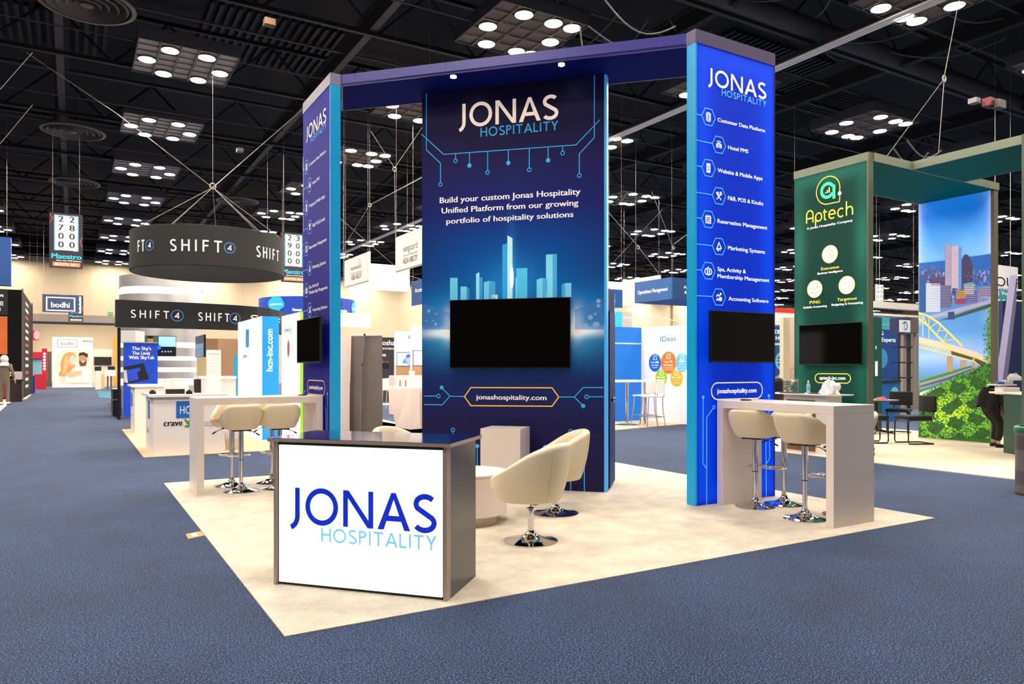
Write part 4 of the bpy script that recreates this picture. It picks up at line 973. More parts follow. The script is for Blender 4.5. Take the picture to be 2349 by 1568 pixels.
def chair_at(x, y, dep, rz, lb, first=False):
    g = AT(x, 844, dep); loc = (float(g[0]), float(g[1]), .012)
    if first: cc.location = loc; cc.rotation_euler.z = rz; cc['label'] = lb; cc['group'] = gc
    else: copy_thing(cc, loc, rz, lb, gc)
lft = math.atan2(-RT[1], -RT[0])
chair_at(2095, 0, 13.9, lft+.12, 'black cantilever chair seen from the side in front of the city picture', True)
chair_at(2062, 0, 16.2, lft+.95, 'black cantilever chair with its wide back to the grey wall, behind the round table')
chair_at(1998, 0, 14.1, lft+PI-.1, 'black cantilever chair mostly hidden behind the green tower')

# green reception counter at right, with goods and a bending person
t = thing('green_counter', 'dark green counter with white top at the right, a person bending behind it', 'counter', (12.2, 2.3, ZB))
c1, c2 = G(2302, 1039), G(2334, 1045)
P1 = Plane(c1, c2+ (c2-c1)*.6)
q = [c1[:2], c1[:2]+P1.a*.75, c1[:2]+P1.a*.75-P1.n*.55, c1[:2]-P1.n*.55]
MB().prism([tuple(p) for p in q], ZB, 1.0).build('cabinet', GLAM, t)
dd = depth(c1)
MB().prism([tuple(p) for p in (q[0]-P1.a*.33+P1.n*.05, q[1]+P1.n*.05, q[2]-P1.n*.05, q[3]-P1.a*.33-P1.n*.05)], 1.0, 1.03).build('countertop', M('#fbf3e8', .3), t)
def at_box(name, lb, cat, X0, X1, Y0, Y1, dep, th, col, rz=.0, rough=.5, parent=None):
    a = AT(X0, Y1, dep); b = AT(X1, Y0, dep); pl = Plane(a, b); w_ = pl.w
    m = MB().slab(pl, 0, w_, float(a[2]), float(b[2]), -th, 0)
    o = m.build(name, M(col, rough), parent, bevel=min(.01, th*.2))
    if not parent: tag(o, lb, cat)
    return o
at_box('storage_box', 'white cardboard box with red stripe on the green counter', 'box', 2303, 2340, 888, 905, dd+.1, .25, '#f2ece4')
at_box('shelf_board', 'thin white board lying over the box on the green counter', 'board', 2288, 2334, 881, 884, dd+.2, .3, '#f4f0ea')
at_box('blue_box', 'small blue box on the board above the green counter', 'box', 2290, 2305, 875, 881, dd+.25, .1, '#2f62a8')
at_box('tub', 'small white lidded tub on the board above the green counter', 'tub', 2307, 2325, 871, 881, dd+.25, .12, '#e8e6e4')
g_ = AT(2327, 872, dd+.25); tag(crumple(tuple(g_), .10, (1, 1, 1), 11, 10).build('plastic_bag', M('#e6e6ea', .3), smooth=True), 'crumpled clear plastic bag on the goods over the green counter', 'bag')

# waste bin cut by the right edge
bx, by = [float(v) for v in AT(2384, 844, 8.35)[:2]]
t = thing('waste_bin', 'tall perforated steel waste bin with green rim cut by the right edge', 'bin', (bx, by, 0))
MB().lathe([(.23, .0), (.235, .02), (.23, .04), (.225, .70)], 48, (bx, by, 0)).build('body', M('#6e6a68', .35, .8), t, smooth=True)
MB().lathe([(.235, .70), (.24, .71), (.24, .76), (.22, .775), (.19, .775)], 48, (bx, by, 0), cap=False).build('rim', M('#1d6a52', .4), t, smooth=True)
for zb_0 in (.12, .52):
    m = MB()
    for r_ in range(9):
        for k in range(60):
            a = 2*PI*(k+.5*(r_ % 2))/60; z = zb_0+r_*.018; x, y = bx+.2295*math.cos(a), by+.2295*math.sin(a); tx, ty = -math.sin(a)*.007, math.cos(a)*.007
            m.add([(x-tx, y-ty, z-.004), (x+tx, y+ty, z-.004), (x+tx, y+ty, z+.004), (x-tx, y-ty, z+.004)], [(0, 1, 2, 3)])
    m.build('perforations', BLACK, t, kind='stuff')

# ================================================================== BACKGROUND, LEFT AISLE
WG2 = M('#f7eee6', .45, name='white_print_board')
def post(mb, x, y, z0, z1, r=.02): mb.tube([(x, y, z0), (x, y, z1)], r, 8)
def lines(pl, root, rows, mat, f=None, bold=.02, name='lettering', off=.006):
    """rows of (text, left px, right px, baseline px at left, cap px at left) in full photo pixels"""
    for (s, xa, xb, yb, yt) in rows:
        m = MB(); q = pl.px; text(m, pl, s, q(xa, yb)[0], q(xb, yb)[0], q(xa, yb)[1], q(xa, yt)[1], bold, off); m.build(name, mat, root)
def quad(pl, root, name, X0, X1, Y0, Y1, mat, off=.004):
    a = pl.px(X0, Y0); b = pl.px(X1, Y1)
    return MB().poly(pl, [(a[0], b[1]), (b[0], b[1]), (b[0], a[1]), (a[0], a[1])], off).build(name, mat, root)
def board(name, label, cat, pl, X0, X1, Y0, Y1, th, mat, group=None, part='panel', z=None, bevel=0):
    a = pl.px(X0, Y0); b = pl.px(X1, Y1); z0 = b[1] if z is None else z
    c = pl.pt((a[0]+b[0])/2, z0, 0); t = thing(name, label, cat, c, group)
    MB().slab(pl, a[0], b[0], z0, a[1], -th, 0).build(part, mat, t, bevel=bevel)
    return t
def vpl(X, dep):   # plane parallel to the fascia of the near counter side (faces -v) through a pixel column at a depth
    g = AT(X, 844, dep); return Plane((g[0], g[1]), (g[0]+1, g[1]))
def upl(X, dep):   # plane parallel to the aisle, facing -u
    g = AT(X, 844, dep); return Plane((g[0], g[1]), (g[0], g[1]-1))

# hospitality demo booth: tan floor, two white counters, lit walls
tag(MB().box(0, 6.1, 9.15, 15.4, 0, .012).build('booth_carpet', TAN), 'tan flat floor covering under the white demo counters across the aisle', 'carpet')
def demo_counter(lb, x0, x1, y0, y1, zt, name='demo_counter'):
    t = thing(name, lb, 'counter', ((x0+x1)/2, (y0+y1)/2, .012))
    MB().box(x0, x1, y0, y1, .012, zt-.05).build('cabinet', WG2, t); MB().box(x0-.07, x1+.05, y0-.05, y1+.05, zt-.045, zt).build('countertop', M('#fff6ee', .3), t, bevel=.004)
    MB().box(x0+.01, x1-.01, y0+.01, y1-.01, zt-.05, zt-.045).build('shadow_gap', M('#4a423e', .6), t)
    return t
HCNB = M('#1a66b8', .5, emit=.1); GRN = M('#3f9a1c', .5)
t = demo_counter('white demo counter with blue square logo behind the left bar table', .153, 1.24, 9.302, 10.75, 1.0)
pl = Plane((.153, 9.302), (1.24, 9.302))
a = pl.px(404, 920); b = pl.px(404, 959); s_ = a[1]-b[1]
MB().poly(pl, [(a[0], b[1]), (a[0]+s_*1.2, b[1]), (a[0]+s_*1.2, a[1]), (a[0], a[1])], .004).build('logo_square', HCNB, t)
lines(pl, t, [('HCN', 413, 449, 949, 930)], M('#ffffff', .5), None, .0); lines(pl, t, [('crave', 375, 419, 977, 962)], BLACK, None, .03); lines(pl, t, [('Proud to be a part', 458, 490, 971, 966), ('of the HCN family', 458, 490, 978, 973)], M('#6a5f60', .5), None, 0)
m = MB(); q = pl.px; m.stroke(pl, [q(424, 961), q(431, 970), q(437, 962)], .03, .005); m.stroke(pl, [q(431, 966), q(436, 977), q(424, 977)], .03, .0052); m.build('leaf_mark', GRN, t)
pl = Plane((.153, 10.75), (.153, 9.302))
quad(pl, t, 'side_logo', 340, 343.5, 918, 961, HCNB); lines(pl, t, [('crave', 337, 342, 988, 975)], M('#8a8488', .5), None, 0)
t = demo_counter('white demo counter farther down the aisle, behind the one with the logo', .181, 1.2, 14.003, 15.3, 1.06)
pl = Plane((.181, 15.3), (.181, 14.003)); quad(pl, t, 'side_logo', 301, 304, 899, 932, HCNB); lines(pl, t, [('crave', 299, 303, 952, 944)], M('#8a8488', .5), None, 0)
# goods on the first counter
D1 = 10.9
def goods(name, lb, cat, X0, X1, Y0, dep, th, col, Yb=None, z=1.0):
    pl = vpl((X0+X1)/2, dep); a = pl.px(X0, Y0)[0]; b = pl.px(X1, Y0)[0]; zt = pl.px((X0+X1)/2, Y0)[1]
    return tag(MB().slab(pl, a, b, z, zt, -th, 0).build(name, M(col, .4), bevel=.004), lb, cat)
goods('black_tray', 'long black tray on the nearest white demo counter', 'tray', 381, 424, 892, 12.35, .14, '#1a1413')
goods('white_box', 'tall white device box standing on the nearest demo counter', 'box', 378, 397, 868, 12.75, .12, '#f8f2f0')
goods('white_box', 'wide white device box on the nearest demo counter behind the black tray', 'box', 398, 418, 867, 12.95, .14, '#f4eeee')
goods('small_box', 'flat white device box right of the wide box on the nearest counter', 'box', 397, 433, 880, 12.8, .1, '#f3ecec')
goods('black_pack', 'dark brochure holder standing on the right of the nearest demo counter', 'holder', 446, 461, 869, 12.95, .10, '#1e1416')
goods('white_card', 'white table card with small pictures at the right of the nearest demo counter', 'card', 474, 494, 868, 12.9, .02, '#fbf6f6')
goods('paper_stack', 'upright white folders between the dark holder and the white card', 'folder', 462, 472, 870, 12.95, .08, '#dcd6e0')
for (X, Y, lb) in ((350, 893, 'small black camera at the left end of the nearest demo counter'), (434, 893, 'small grey gadget between the black tray and the dark holder')):
    pl = vpl(X, 12.3); c = pl.px(X, Y); p_ = pl.pt(c[0], 1.0, 0)
    m = MB().box(p_[0]-.05, p_[0]+.05, p_[1]-.03, p_[1]+.03, 1.0, 1.05); m.lathe([(.03, .05), (.03, .07)], 12, p_[:2]+(1.0,)); tag(m.build('camera', BLACK, bevel=.008), lb, 'camera')
g = G(531, 1034); t = thing('waste_bin', 'translucent plastic waste bin with liner seen between the stool columns', 'bin', (g[0]+.05, g[1]+.15, .012))
MB().lathe([(.0, .0), (.12, .0), (.155, .30)], 28, (g[0]+.05, g[1]+.15, .012), cap=False).build('body', M('#d9cdb8', .3, alpha=.8), t, smooth=True)
MB().lathe([(.157, .20), (.165, .33), (.14, .33)], 28, (g[0]+.05, g[1]+.15, .012), cap=False).build('liner', M('#f4f0ee', .4, alpha=.85), t, smooth=True)
# lit walls
LW = M('#f6f4ff', .5, emit=.55, name='backlit_white_fabric')
t = thing('lit_wall', 'backlit white and blue display wall with upright web address behind the left bar table', 'display wall', (2.24, 11.1, .012))
pw = Plane((2.234, 13.53), (2.234, 11.10)); MB().slab(pw, 0, pw.w, .012, 2.46, -.1, 0).build('side_face', LW, t)
pb = Plane((2.24, 11.098), (2.57, 11.098)); MB().slab(pb, .005, pb.w, .012, 2.46, -.1, 0).build('blue_face', M('#0d8ef0', .5, emit=.4), t, label='bright blue end face')
m = MB(); v, f = glyphs('hcn-inc.com', .02); aX = min(p[0] for p in v); bX = max(p[0] for p in v); z0_, z1_ = pb.px(615, 851)[1], pb.px(615, 754)[1]; xr = pb.px(625, 800)[0]; k = (z1_-z0_)/(bX-aX)
m.add([pb.pt(xr-p[1]*k*1.0, z0_+(p[0]-aX)*k, .005) for p in v], f); m.build('address_lettering', M('#ffffff', .5, emit=.6), t)
quad(pw, t, 'logo_square', 564, 571.5, 756, 796, M('#1484d8', .5, emit=.3)); lines(pw, t, [('crave', 557, 567, 821, 810)], M('#2a2a3c', .5), None, .02); quad(pw, t, 'leaf_mark', 568, 570, 810, 822, M('#b0e060', .5, emit=.3))
lines(pw, t, [('Leading innovation in hotel guest services', 551, 590, 858, 854)], M('#9aa0b8', .5), None, 0)
t = thing('lit_wall', 'backlit white display wall with green edge strip beside the left tower', 'display wall', (2.60, 10.4, .012))
e = Plane((2.60, 11.0), (2.60, 10.0)); xe = e.px(690, 712)[0]; zt_ = e.px(688, 712)[1]
MB().slab(e, 0, xe-.05, .012, 2.46, -.1, 0).build('lit_face', LW, t); MB().slab(e, xe-.05, xe, .012, 2.46, -.1, .002).build('edge_strip', M('#a6e01e', .5, emit=.35), t, label='lime green edge strip')
lines(e, t, [('crave', 652, 664, 762, 751)], M('#2a2a3c', .5), None, .02); quad(e, t, 'leaf_mark', 665, 667.5, 750, 763, M('#7ccc30', .5, emit=.3))
cc_ = e.px(662, 799); MB().disc(e, cc_, .10, .004, 24, .17).build('portrait_oval', M('#a8604a', .5, emit=.2, vary=.5, vscale=12), t)
for X in (653, 672): MB().disc(e, e.px(X, 799), .09, .0035, 16, .09).build('tinted_wave', M('#d4d4f4', .5, emit=.4), t)
for (X, Y) in ((649, 858), (675, 857), (655, 893), (667, 893)): lines(e, t, [('Guest', X-2, X+3, Y, Y-3)], M('#9aa0b8', .5), None, 0)

# banner stand, road case and mat
pl = Plane((.251, 19.597), (1.13, 19.597))
t = thing('banner_stand', 'blue roll-up banner with white slogan and tablet picture', 'banner', (.7, 19.6, 0))
MB().slab(pl, 0, .88, .04, 2.15, -.02, 0).build('banner', M('#0a4fe0', .5, emit=.15, vary=.3, vscale=1.2), t)
MB().slab(pl, -.02, .90, 0, .05, -.1, .1).build('base', STEEL, t); MB().slab(pl, -.01, .89, 2.15, 2.18, -.03, .01).build('top_rail', M('#f4f4f4', .4), t)
lines(pl, t, [("The Sky's", 302, 347, 802, 794), ('The Limit', 303, 345, 813, 805), ('With SkyTab', 295, 354, 823, 815)], M('#ffffff', .5, emit=.2), None, .05)
q = pl.px
MB().poly(pl, [q(284, 841), q(329, 832), q(342, 869), q(292, 880), q(284, 878)], .004).build('printed_tablet', M('#171422', .4), t)
MB().poly(pl, [q(290, 849), q(321, 842), q(322, 850), q(315, 853), q(318, 870), q(296, 875)], .005).build('printed_tablet_screen', M('#1d4fd8', .4, emit=.2), t)
MB().poly(pl, [q(284, 848), q(290, 848), q(294, 878), q(284, 876)], .0055).build('printed_receipt', M('#f4f4f8', .4), t)
t = thing('road_case', 'upright black road case beside the blue roll-up banner', 'case', (.2, 21.0, 0))
MB().box(.02, .24, 20.4, 21.6, .06, .82).build('body', BLACK, t, bevel=.01); MB().box(.0, .26, 20.38, 21.62, .5, .53).build('edge_trim', STEEL, t)
for (x, y) in ((.06, 20.5), (.2, 20.5), (.06, 21.5), (.2, 21.5)): MB().lathe([(.03, 0), (.03, .06)], 10, (x, y, 0)).build('caster', M('#6a6a6a', .4), t)
g1, g2, g3, g4 = G(247, 925), G(275, 925), G(284, 958), G(270, 963)
tag(MB().prism([tuple(g[:2]) for g in (g4, g3, g2, g1)], .0, .01).build('floor_mat', M('#1a1014', .8)), 'dark floor mat beside the road case and blue banner', 'mat')
at_box('booth_door', 'white storage cabinet with dark opening above the blue banner', 'cabinet', 277, 311, 758, 786, 24, .6, '#f4efe8')

# steel drum column with light bands
cc0 = AT(371, 844, 27.0); R0 = 87/FPX*27.0; cx0, cy0 = float(cc0[0]), float(cc0[1])
t = thing('silver_column', 'huge round polished metal column with glowing white rings under the dark round sign', 'column', (cx0, cy0, 0))
MET = M('#dedbd8', .38, .75, vary=.3, vscale=1.6, name='polished_metal'); GLOW = M('#e4e2ff', .5, emit=1.1, name='cool_light_ring')
z_ = 0.0
hz = lambda Y: CH+(HY-Y)/FPX*(27.0-R0)
segs = [(0, hz(884)), (hz(868), hz(853)), (hz(842), hz(826)), (hz(816), hz(796)), (hz(783), hz(745)), (hz(738), hz(672)), (hz(655), hz(628))]
for a_, b_ in segs: MB().lathe([(R0, a_), (R0, b_)], 44, (cx0, cy0, 0)).build('metal_drum', MET, t, smooth=True)
for (a_, _), (b_, __) in zip([(s[1], 0) for s in segs[:-1]], [(s[0], 0) for s in segs[1:]]): MB().lathe([(R0*.97, a_), (R0*.97, b_)], 44, (cx0, cy0, 0), cap=False).build('light_ring', GLOW, t, smooth=True)
pl = vpl(365, 25.0)
t = board('menu_screen', 'screen with pale blue menu and portrait on the metal column', 'screen', pl, 325, 404, 769, 817, .06, BLACK)
quad(pl, t, 'menu_image', 364, 403, 771, 795, M('#9cd4f4', .4, emit=.5)); quad(pl, t, 'portrait_image', 325, 363, 770, 788, M('#3f6a4a', .4, emit=.3, vary=.6, vscale=14))
MB().disc(pl, pl.px(345, 780), .09, .006, 16, .1).build('portrait_face', M('#c08068', .5, emit=.2), t); MB().disc(pl, pl.px(345, 773), .1, .0065, 16, .05).build('portrait_hat', BLACK, t)
for X in (372, 379, 386, 392): MB().disc(pl, pl.px(X, 806), .03, .005, 10).build('menu_icon', M('#7fb4d8', .4, emit=.3), t)
MB().disc(pl, pl.px(364, 796), .08, .007, 16).build('round_logo', M('#1a7ae0', .4, emit=.4), t)
pl = upl(462, 22.5); t = board('side_screen', 'dark portrait screen turned sideways right of the metal column', 'screen', pl, 448, 468, 772, 818, .05, BLACK)
quad(pl, t, 'screen_image', 449, 467, 790, 817, M('#7d9fb4', .4, emit=.3, vary=.5, vscale=5), .004)

# curved dark sign over that booth
class Poly3:
    """unrolled vertical surface over a polyline; pt(s,z)"""
    def __init__(s, P):
        s.P = [np.array(p[:2], float) for p in P]; s.L = [0]
        for a, b in zip(s.P, s.P[1:]): s.L.append(s.L[-1]+float(np.hypot(*(b-a))))
    def pt(s, x, z, off=0.0):
        k = 0
        while k < len(s.L)-2 and x > s.L[k+1]: k += 1
        a, b = s.P[k], s.P[k+1]; d = (b-a)/(s.L[k+1]-s.L[k]); n = np.array([d[1], -d[0]]); p = a+d*(x-s.L[k])+n*off; return (float(p[0]), float(p[1]), float(z))
    def sx(s, X):
        best = None
        for i in range(len(s.L)-1):
            pl = Plane(s.P[i], s.P[i+1]); x = pl.px(X, 800)[0]
            if -1e-3 <= x <= pl.w+1e-3: return s.L[i]+x
        return s.L[-1] if X > 500 else 0
def spline(P, n):
    xs = [p[0] for p in P]; out = []
    for i in range(n+1):
        X = xs[0]+(xs[-1]-xs[0])*i/n; out.append((X, float(np.interp(X, xs, [p[1] for p in P]))))
    return out
DARK = M('#232324', .8, name='charcoal_fabric', vary=.1)
curve = [(265, 20), (340, 20.45), (420, 20.9), (480, 21.3), (540, 21.8), (590, 22.4), (620, 23.1), (640, 23.9), (655, 25.2), (660, 27)]
pts_ = [AT(X, 844, d)[:2] for X, d in curve]; PLc = Poly3(pts_)
t = thing('curved_sign', 'long dark curved sign beam with white letters and blue ringed figure, on a post', 'sign', (pts_[0][0], pts_[0][1], 2.55))
zb_c, zt_c = 2.56, 3.29
back_ = [np.array(p)+np.array([.0, .35]) for p in pts_]
m = MB().prism([tuple(p) for p in pts_]+[tuple(p) for p in back_[::-1]], zb_c, zt_c); m.build('sign_band', DARK, t)
m = MB(); g = AT(273, 844, 20.6); post(m, g[0], g[1], 0, zb_c, .04); m.build('support_post', BLACK, t)
def dark_logo(pl, root, xa, xb, zb, zc, xc, zcc, r, w=.13, circ=True, word='SHIFT', off=.01):
    m = MB(); pen(m, pl, word, xa, xb, zb, zc, w, .42, off); m.build('sign_lettering', M('#f6f2ee', .5, emit=.35), root)
    if circ:
        MB().ring(pl, (xc, zcc), r, r*.12, off, 30).build('figure_ring', M('#3f84cc', .5, emit=.35), root)
        m = MB(); pen(m, pl, '4', xc-r*.42, xc+r*.42, zcc-r*.5, zcc+r*.5, .16, 0, off); m.build('ringed_figure', M('#f6f2ee', .5, emit=.35), root)
for (Xa, Xb, Xc, Yb, Yt) in ((300, 389, 406.5, 728, 710), (455, 527, 539.5, 735, 716)):
    sa, sb, sc = PLc.sx(Xa), PLc.sx(Xb), PLc.sx(Xc); d = np.interp(Xa, [c[0] for c in curve], [c[1] for c in curve]); zb = CH+(HY-Yb)/FPX*d; zc__ = CH+(HY-Yt)/FPX*d
    dark_logo(PLc, t, sa, sb, zb, zc__, sc, (zb+zc__)/2-.01, .155)
sa, sb = PLc.sx(573), PLc.sx(650); dark_logo(PLc, t, sa, sb, 2.82, 3.03, 0, 0, .1, circ=False)

# round hanging sign
cen = AT(480.5, 844, 21.0); RR = 2.03; ZR0, ZR1 = 4.10, 5.12
t = thing('round_hanging_sign', 'round charcoal fabric sign ring hanging from a wire hub over the aisle', 'hanging sign', (cen[0], cen[1], ZR0))
N_ = 72; ringp = [(cen[0]-RR*math.cos(a)*RT[0]-RR*math.sin(a)*FW[0], cen[1]-RR*math.cos(a)*RT[1]-RR*math.sin(a)*FW[1]) for a in [2*PI*i/N_ for i in range(N_)]]
m = MB().lathe([(RR, ZR0), (RR, ZR1)], 72, (cen[0], cen[1], 0), cap=False).lathe([(RR-.04, ZR1), (RR-.04, ZR0)], 72, (cen[0], cen[1], 0), cap=False)
for z in (ZR0, ZR1): m.tube([(cen[0]+(RR-.02)*math.cos(2*PI*i/60), cen[1]+(RR-.02)*math.sin(2*PI*i/60), z) for i in range(60)], .022, 6, True)
m.build('fabric_ring', DARK, t, smooth=True)
PR2 = Poly3(ringp+[ringp[0]])      # starts at the viewer's left, running across the near side
def rs(X):
    best = 0; bd = 1e9
    for i in range(N_//2*4):
        x = PR2.L[-1]*.5*i/(N_*2); p = PR2.pt(x, 4.6); d = np.array(p)-CC; Xp = CX+FPX*(d@RT)/(d@FW)
        if abs(Xp-X) < bd: bd = abs(Xp-X); best = x
    return best
for (Xa, Xb, Xc, circ, wd) in ((392, 510, 527, True, 'SHIFT'), (589, 639, 650, False, 'SHIFT'), (317.5, 333, 343, True, 'FT')):
    sa, sb, sc = rs(Xa), rs(Xb), rs(Xc)
    p = PR2.pt((sa+sb)/2, 4.6); d = float((np.array(p)-CC)@FW); zb = CH+(HY-(576 if circ else 594))/FPX*d
    if wd == 'FT': zb = 4.47
    dark_logo(PR2, t, sa, sb, zb, zb+.30, sc, zb+.14, .135, circ=circ, word=wd)
hub = AT(488, 430, 21.0)
m = MB()
for a in (20, 75, 130, 180, 235, 300, 340): p = (cen[0]+RR*math.cos(math.radians(a)), cen[1]+RR*math.sin(math.radians(a)), ZR1); m.tube([p, tuple(hub)], .009, 4)
m.build('suspension_wire', M('#8c8680', .5), t)
m = MB(); m.tube([tuple(hub), tuple(AT(270, 262, 19))], .010, 4); m.tube([tuple(AT(270, 262, 19)), tuple(AT(60, 120, 18))], .006, 4); m.tube([tuple(hub), tuple(AT(700, 245, 24)) ], .010, 4); m.tube([tuple(hub), tuple(hub+np.array([.0, .0, 3.6]))], .004, 4); m.build('rigging_wire', RIG, t)
m = MB(); m.tube([(hub[0]+.08*math.cos(2*PI*i/16), hub[1], hub[2]+.08*math.sin(2*PI*i/16)+.04) for i in range(16)], .016, 6, True); m.build('lifting_ring', RIG, t)

# aisle number banners
def aisle_banner(X0, X1, Y0, Y1, dep, digits, lb, small=False):
    g = AT(X0, 844, dep); pl = Plane((g[0], g[1]), (g[0]+1, g[1])); a = pl.px(X0, Y0); b = pl.px(X1, Y1); w_ = b[0]-a[0]; h_ = a[1]-b[1]
    t = thing('aisle_sign', lb, 'aisle sign', pl.pt(a[0]+w_/2, b[1]))
    F = lambda u, v: (a[0]+u*w_, a[1]-v*h_)
    MB().slab(pl, a[0], b[0], b[1], a[1], -.03, 0).build('banner', M('#2f2634', .6), t)
    P = lambda pts, c, nm, off=.004, e=.15: MB().poly(pl, [F(*p) for p in pts], off).build(nm, M(c, .5, emit=e), t)
    P([(.14, .035), (.87, .035), (.87, .68), (.14, .68)], '#6fb4dc', 'number_frame', .004); P([(.18, .05), (.83, .05), (.83, .68), (.18, .68)], '#fdf8f0', 'number_panel', .005, .35)
    for c in (0, 1):
        for r in range(4):
            m = MB(); x = .26+c*.33; y = .16+r*.155; p0 = F(x, y); p1 = F(x+.17, y-.115); text(m, pl, digits[c][r], p0[0], p1[0], p0[1], p1[1], .025, .006); m.build('digit', M('#15131a', .5), t)
    MB().poly(pl, [F(.495, .06), F(.505, .06), F(.505, .67), F(.495, .67)], .0055).build('divider', M('#c8c4c0', .5), t)
    P([(0, .70), (.3, .675), (.7, .675), (1, .71), (1, 1), (0, 1)], '#2c2432', 'lower_field', .0065, 0)
    m = MB(); p0, p1 = F(.06, .83), F(.96, .735); text(m, pl, 'Maestro', p0[0], p1[0], p0[1], p1[1], .04, .008); m.build('name_lettering', M('#2fb8d0', .5, emit=.3), t)
    if not small:
        m = MB(); p0, p1 = F(.2, .875), F(.95, .85); text(m, pl, 'All-In-One PMS Solution', p0[0], p1[0], p0[1], p1[1], .02, .008); m.build('lettering', M('#ffffff', .5, emit=.2), t)
    P([(.1, .895), (.92, .895), (.92, .97), (.1, .97)], '#f07a2a', 'booth_tab', .007, .3)
    m = MB(); p0, p1 = F(.16, .955), F(.86, .91); text(m, pl, 'BOOTH 2411', p0[0], p1[0], p0[1], p1[1], .05, .009); m.build('booth_lettering', M('#fff4e8', .5, emit=.3), t)
    m = MB(); m.stroke(pl, [F(.02, .03), F(.1, .10), F(.02, .18)], .02, .005); m.stroke(pl, [F(.98, .42), F(.92, .5), F(.98, .6)], .02, .005); m.build('orange_chevron', M('#e0543a', .5, emit=.2), t)
    m = MB()
    for u in (.1, .9): p = pl.pt(a[0]+w_*u, a[1], -.015); m.tube([p, (p[0], p[1], ZC)], .005, 4)
    m.build('suspension_wire', RIG, t)
    return t
aisle_banner(113, 190, 486, 617, 26.5, ('2700', '2800'), 'hanging aisle sign with the numbers 2700 and 2800 on the left')
aisle_banner(645, 701, 531, 649, 28.8, ('2900', '3000'), 'hanging aisle sign 2900 and 3000 half hidden by the left blue tower')
aisle_banner(157, 191, 676, 738, 56, ('2700', '2800'), 'small far aisle sign behind the blue framed hanging sign', True)
g = AT(2007, 844, 44); pl = Plane((g[0], g[1]), (g[0]+1, g[1])); t = board('aisle_sign', 'far hanging aisle sign 3900 and 4000 right of the green tower', 'aisle sign', pl, 2007, 2028, 650, 699, .03, M('#2a2a2e', .6)); p_ = pl.pt(*pl.px(2018, 651), -.015); MB().tube([p_, (p_[0], p_[1], ZC)], .01, 4).build('suspension_wire', RIG, t)
quad(pl, t, 'number_panel', 2008, 2026, 652, 697, M('#fdf8f0', .5, emit=.35), .004)
for c in (0, 1):
    for r in range(4): lines(pl, t, [(('3900', '4000')[c][r], 2010+c*9, 2016+c*9, 662+r*11, 654+r*11)], M('#15131a', .5), None, 0, 'digit', .008)
g = AT(1386, 844, 40); pl = Plane((g[0], g[1]), (g[0]+1, g[1])); t = board('aisle_sign', 'aisle sign sliver just right of the navy centre wall', 'aisle sign', pl, 1380, 1396, 597, 645, .03, M('#3a3a52', .6)); p_ = pl.pt(*pl.px(1388, 598), -.015); MB().tube([p_, (p_[0], p_[1], ZC)], .01, 4).build('suspension_wire', RIG, t)
for r, ch_ in enumerate('340'): lines(pl, t, [(ch_, 1385, 1389, 610+r*13, 601+r*13)], M('#fdf8f0', .5, emit=.3), None, 0, 'digit', .008)

# framed name sign hung over the aisle
g = AT(97, 844, 45); pl = Plane((g[0], g[1]), (g[0]+1, g[1]))
t = board('hanging_sign', 'dark slate blue hanging sign with white framed lower-case name', 'hanging sign', pl, 97, 181, 674, 717, .3, M('#35476e', .5, emit=.05))
a = pl.px(107, 681); b = pl.px(171, 713); m = MB(); m.stroke(pl, [(a[0], a[1]), (b[0], a[1]), (b[0], b[1]), (a[0], b[1])], .07, .006, True); m.build('sign_frame', M('#f4f4f6', .5, emit=.3), t)
lines(pl, t, [('bodhi', 117, 160, 704, 691)], M('#f4f4f6', .5, emit=.3), None, .03)
m = MB()
for X in (100, 178): p = pl.pt(pl.px(X, 675)[0], pl.px(X, 675)[1], -.1); m.tube([p, (p[0], p[1], 10.3)], .01, 4)
m.build('suspension_wire', RIG, t)
g = AT(0, 844, 30); pl = Plane((g[0], g[1]), (g[0]+1, g[1])); t = board('hanging_sign', 'plain blue hanging sign cut by the left edge', 'hanging sign', pl, -60, 25, 538, 655, .4, M('#0f4f9a', .5, vary=.2, vscale=1))
m = MB()
for X in (-40, 15): x, z = pl.px(X, 538); p = pl.pt(x, z-.02, -.2); m.tube([p, (p[0], p[1], ZC)], .005, 4)
m.build('suspension_wire', RIG, t)
# exit sign
pl = Plane((0, WV-.06), (1, WV-.06)); t = board('exit_sign', 'small lit green exit sign on the far wall', 'exit sign', pl, 248, 258.5, 715.5, 722, .05, M('#0c7a22', .5, emit=.5)); lines(pl, t, [('EXIT', 250, 257, 720.5, 717.5)], M('#7dff90', .5, emit=1), None, .02)

def wires(t, pts, z1=ZC):
    m = MB()
    for p in pts: m.tube([p, (p[0], p[1], z1)], .004, 4)
    m.build('suspension_wire', RIG, t)
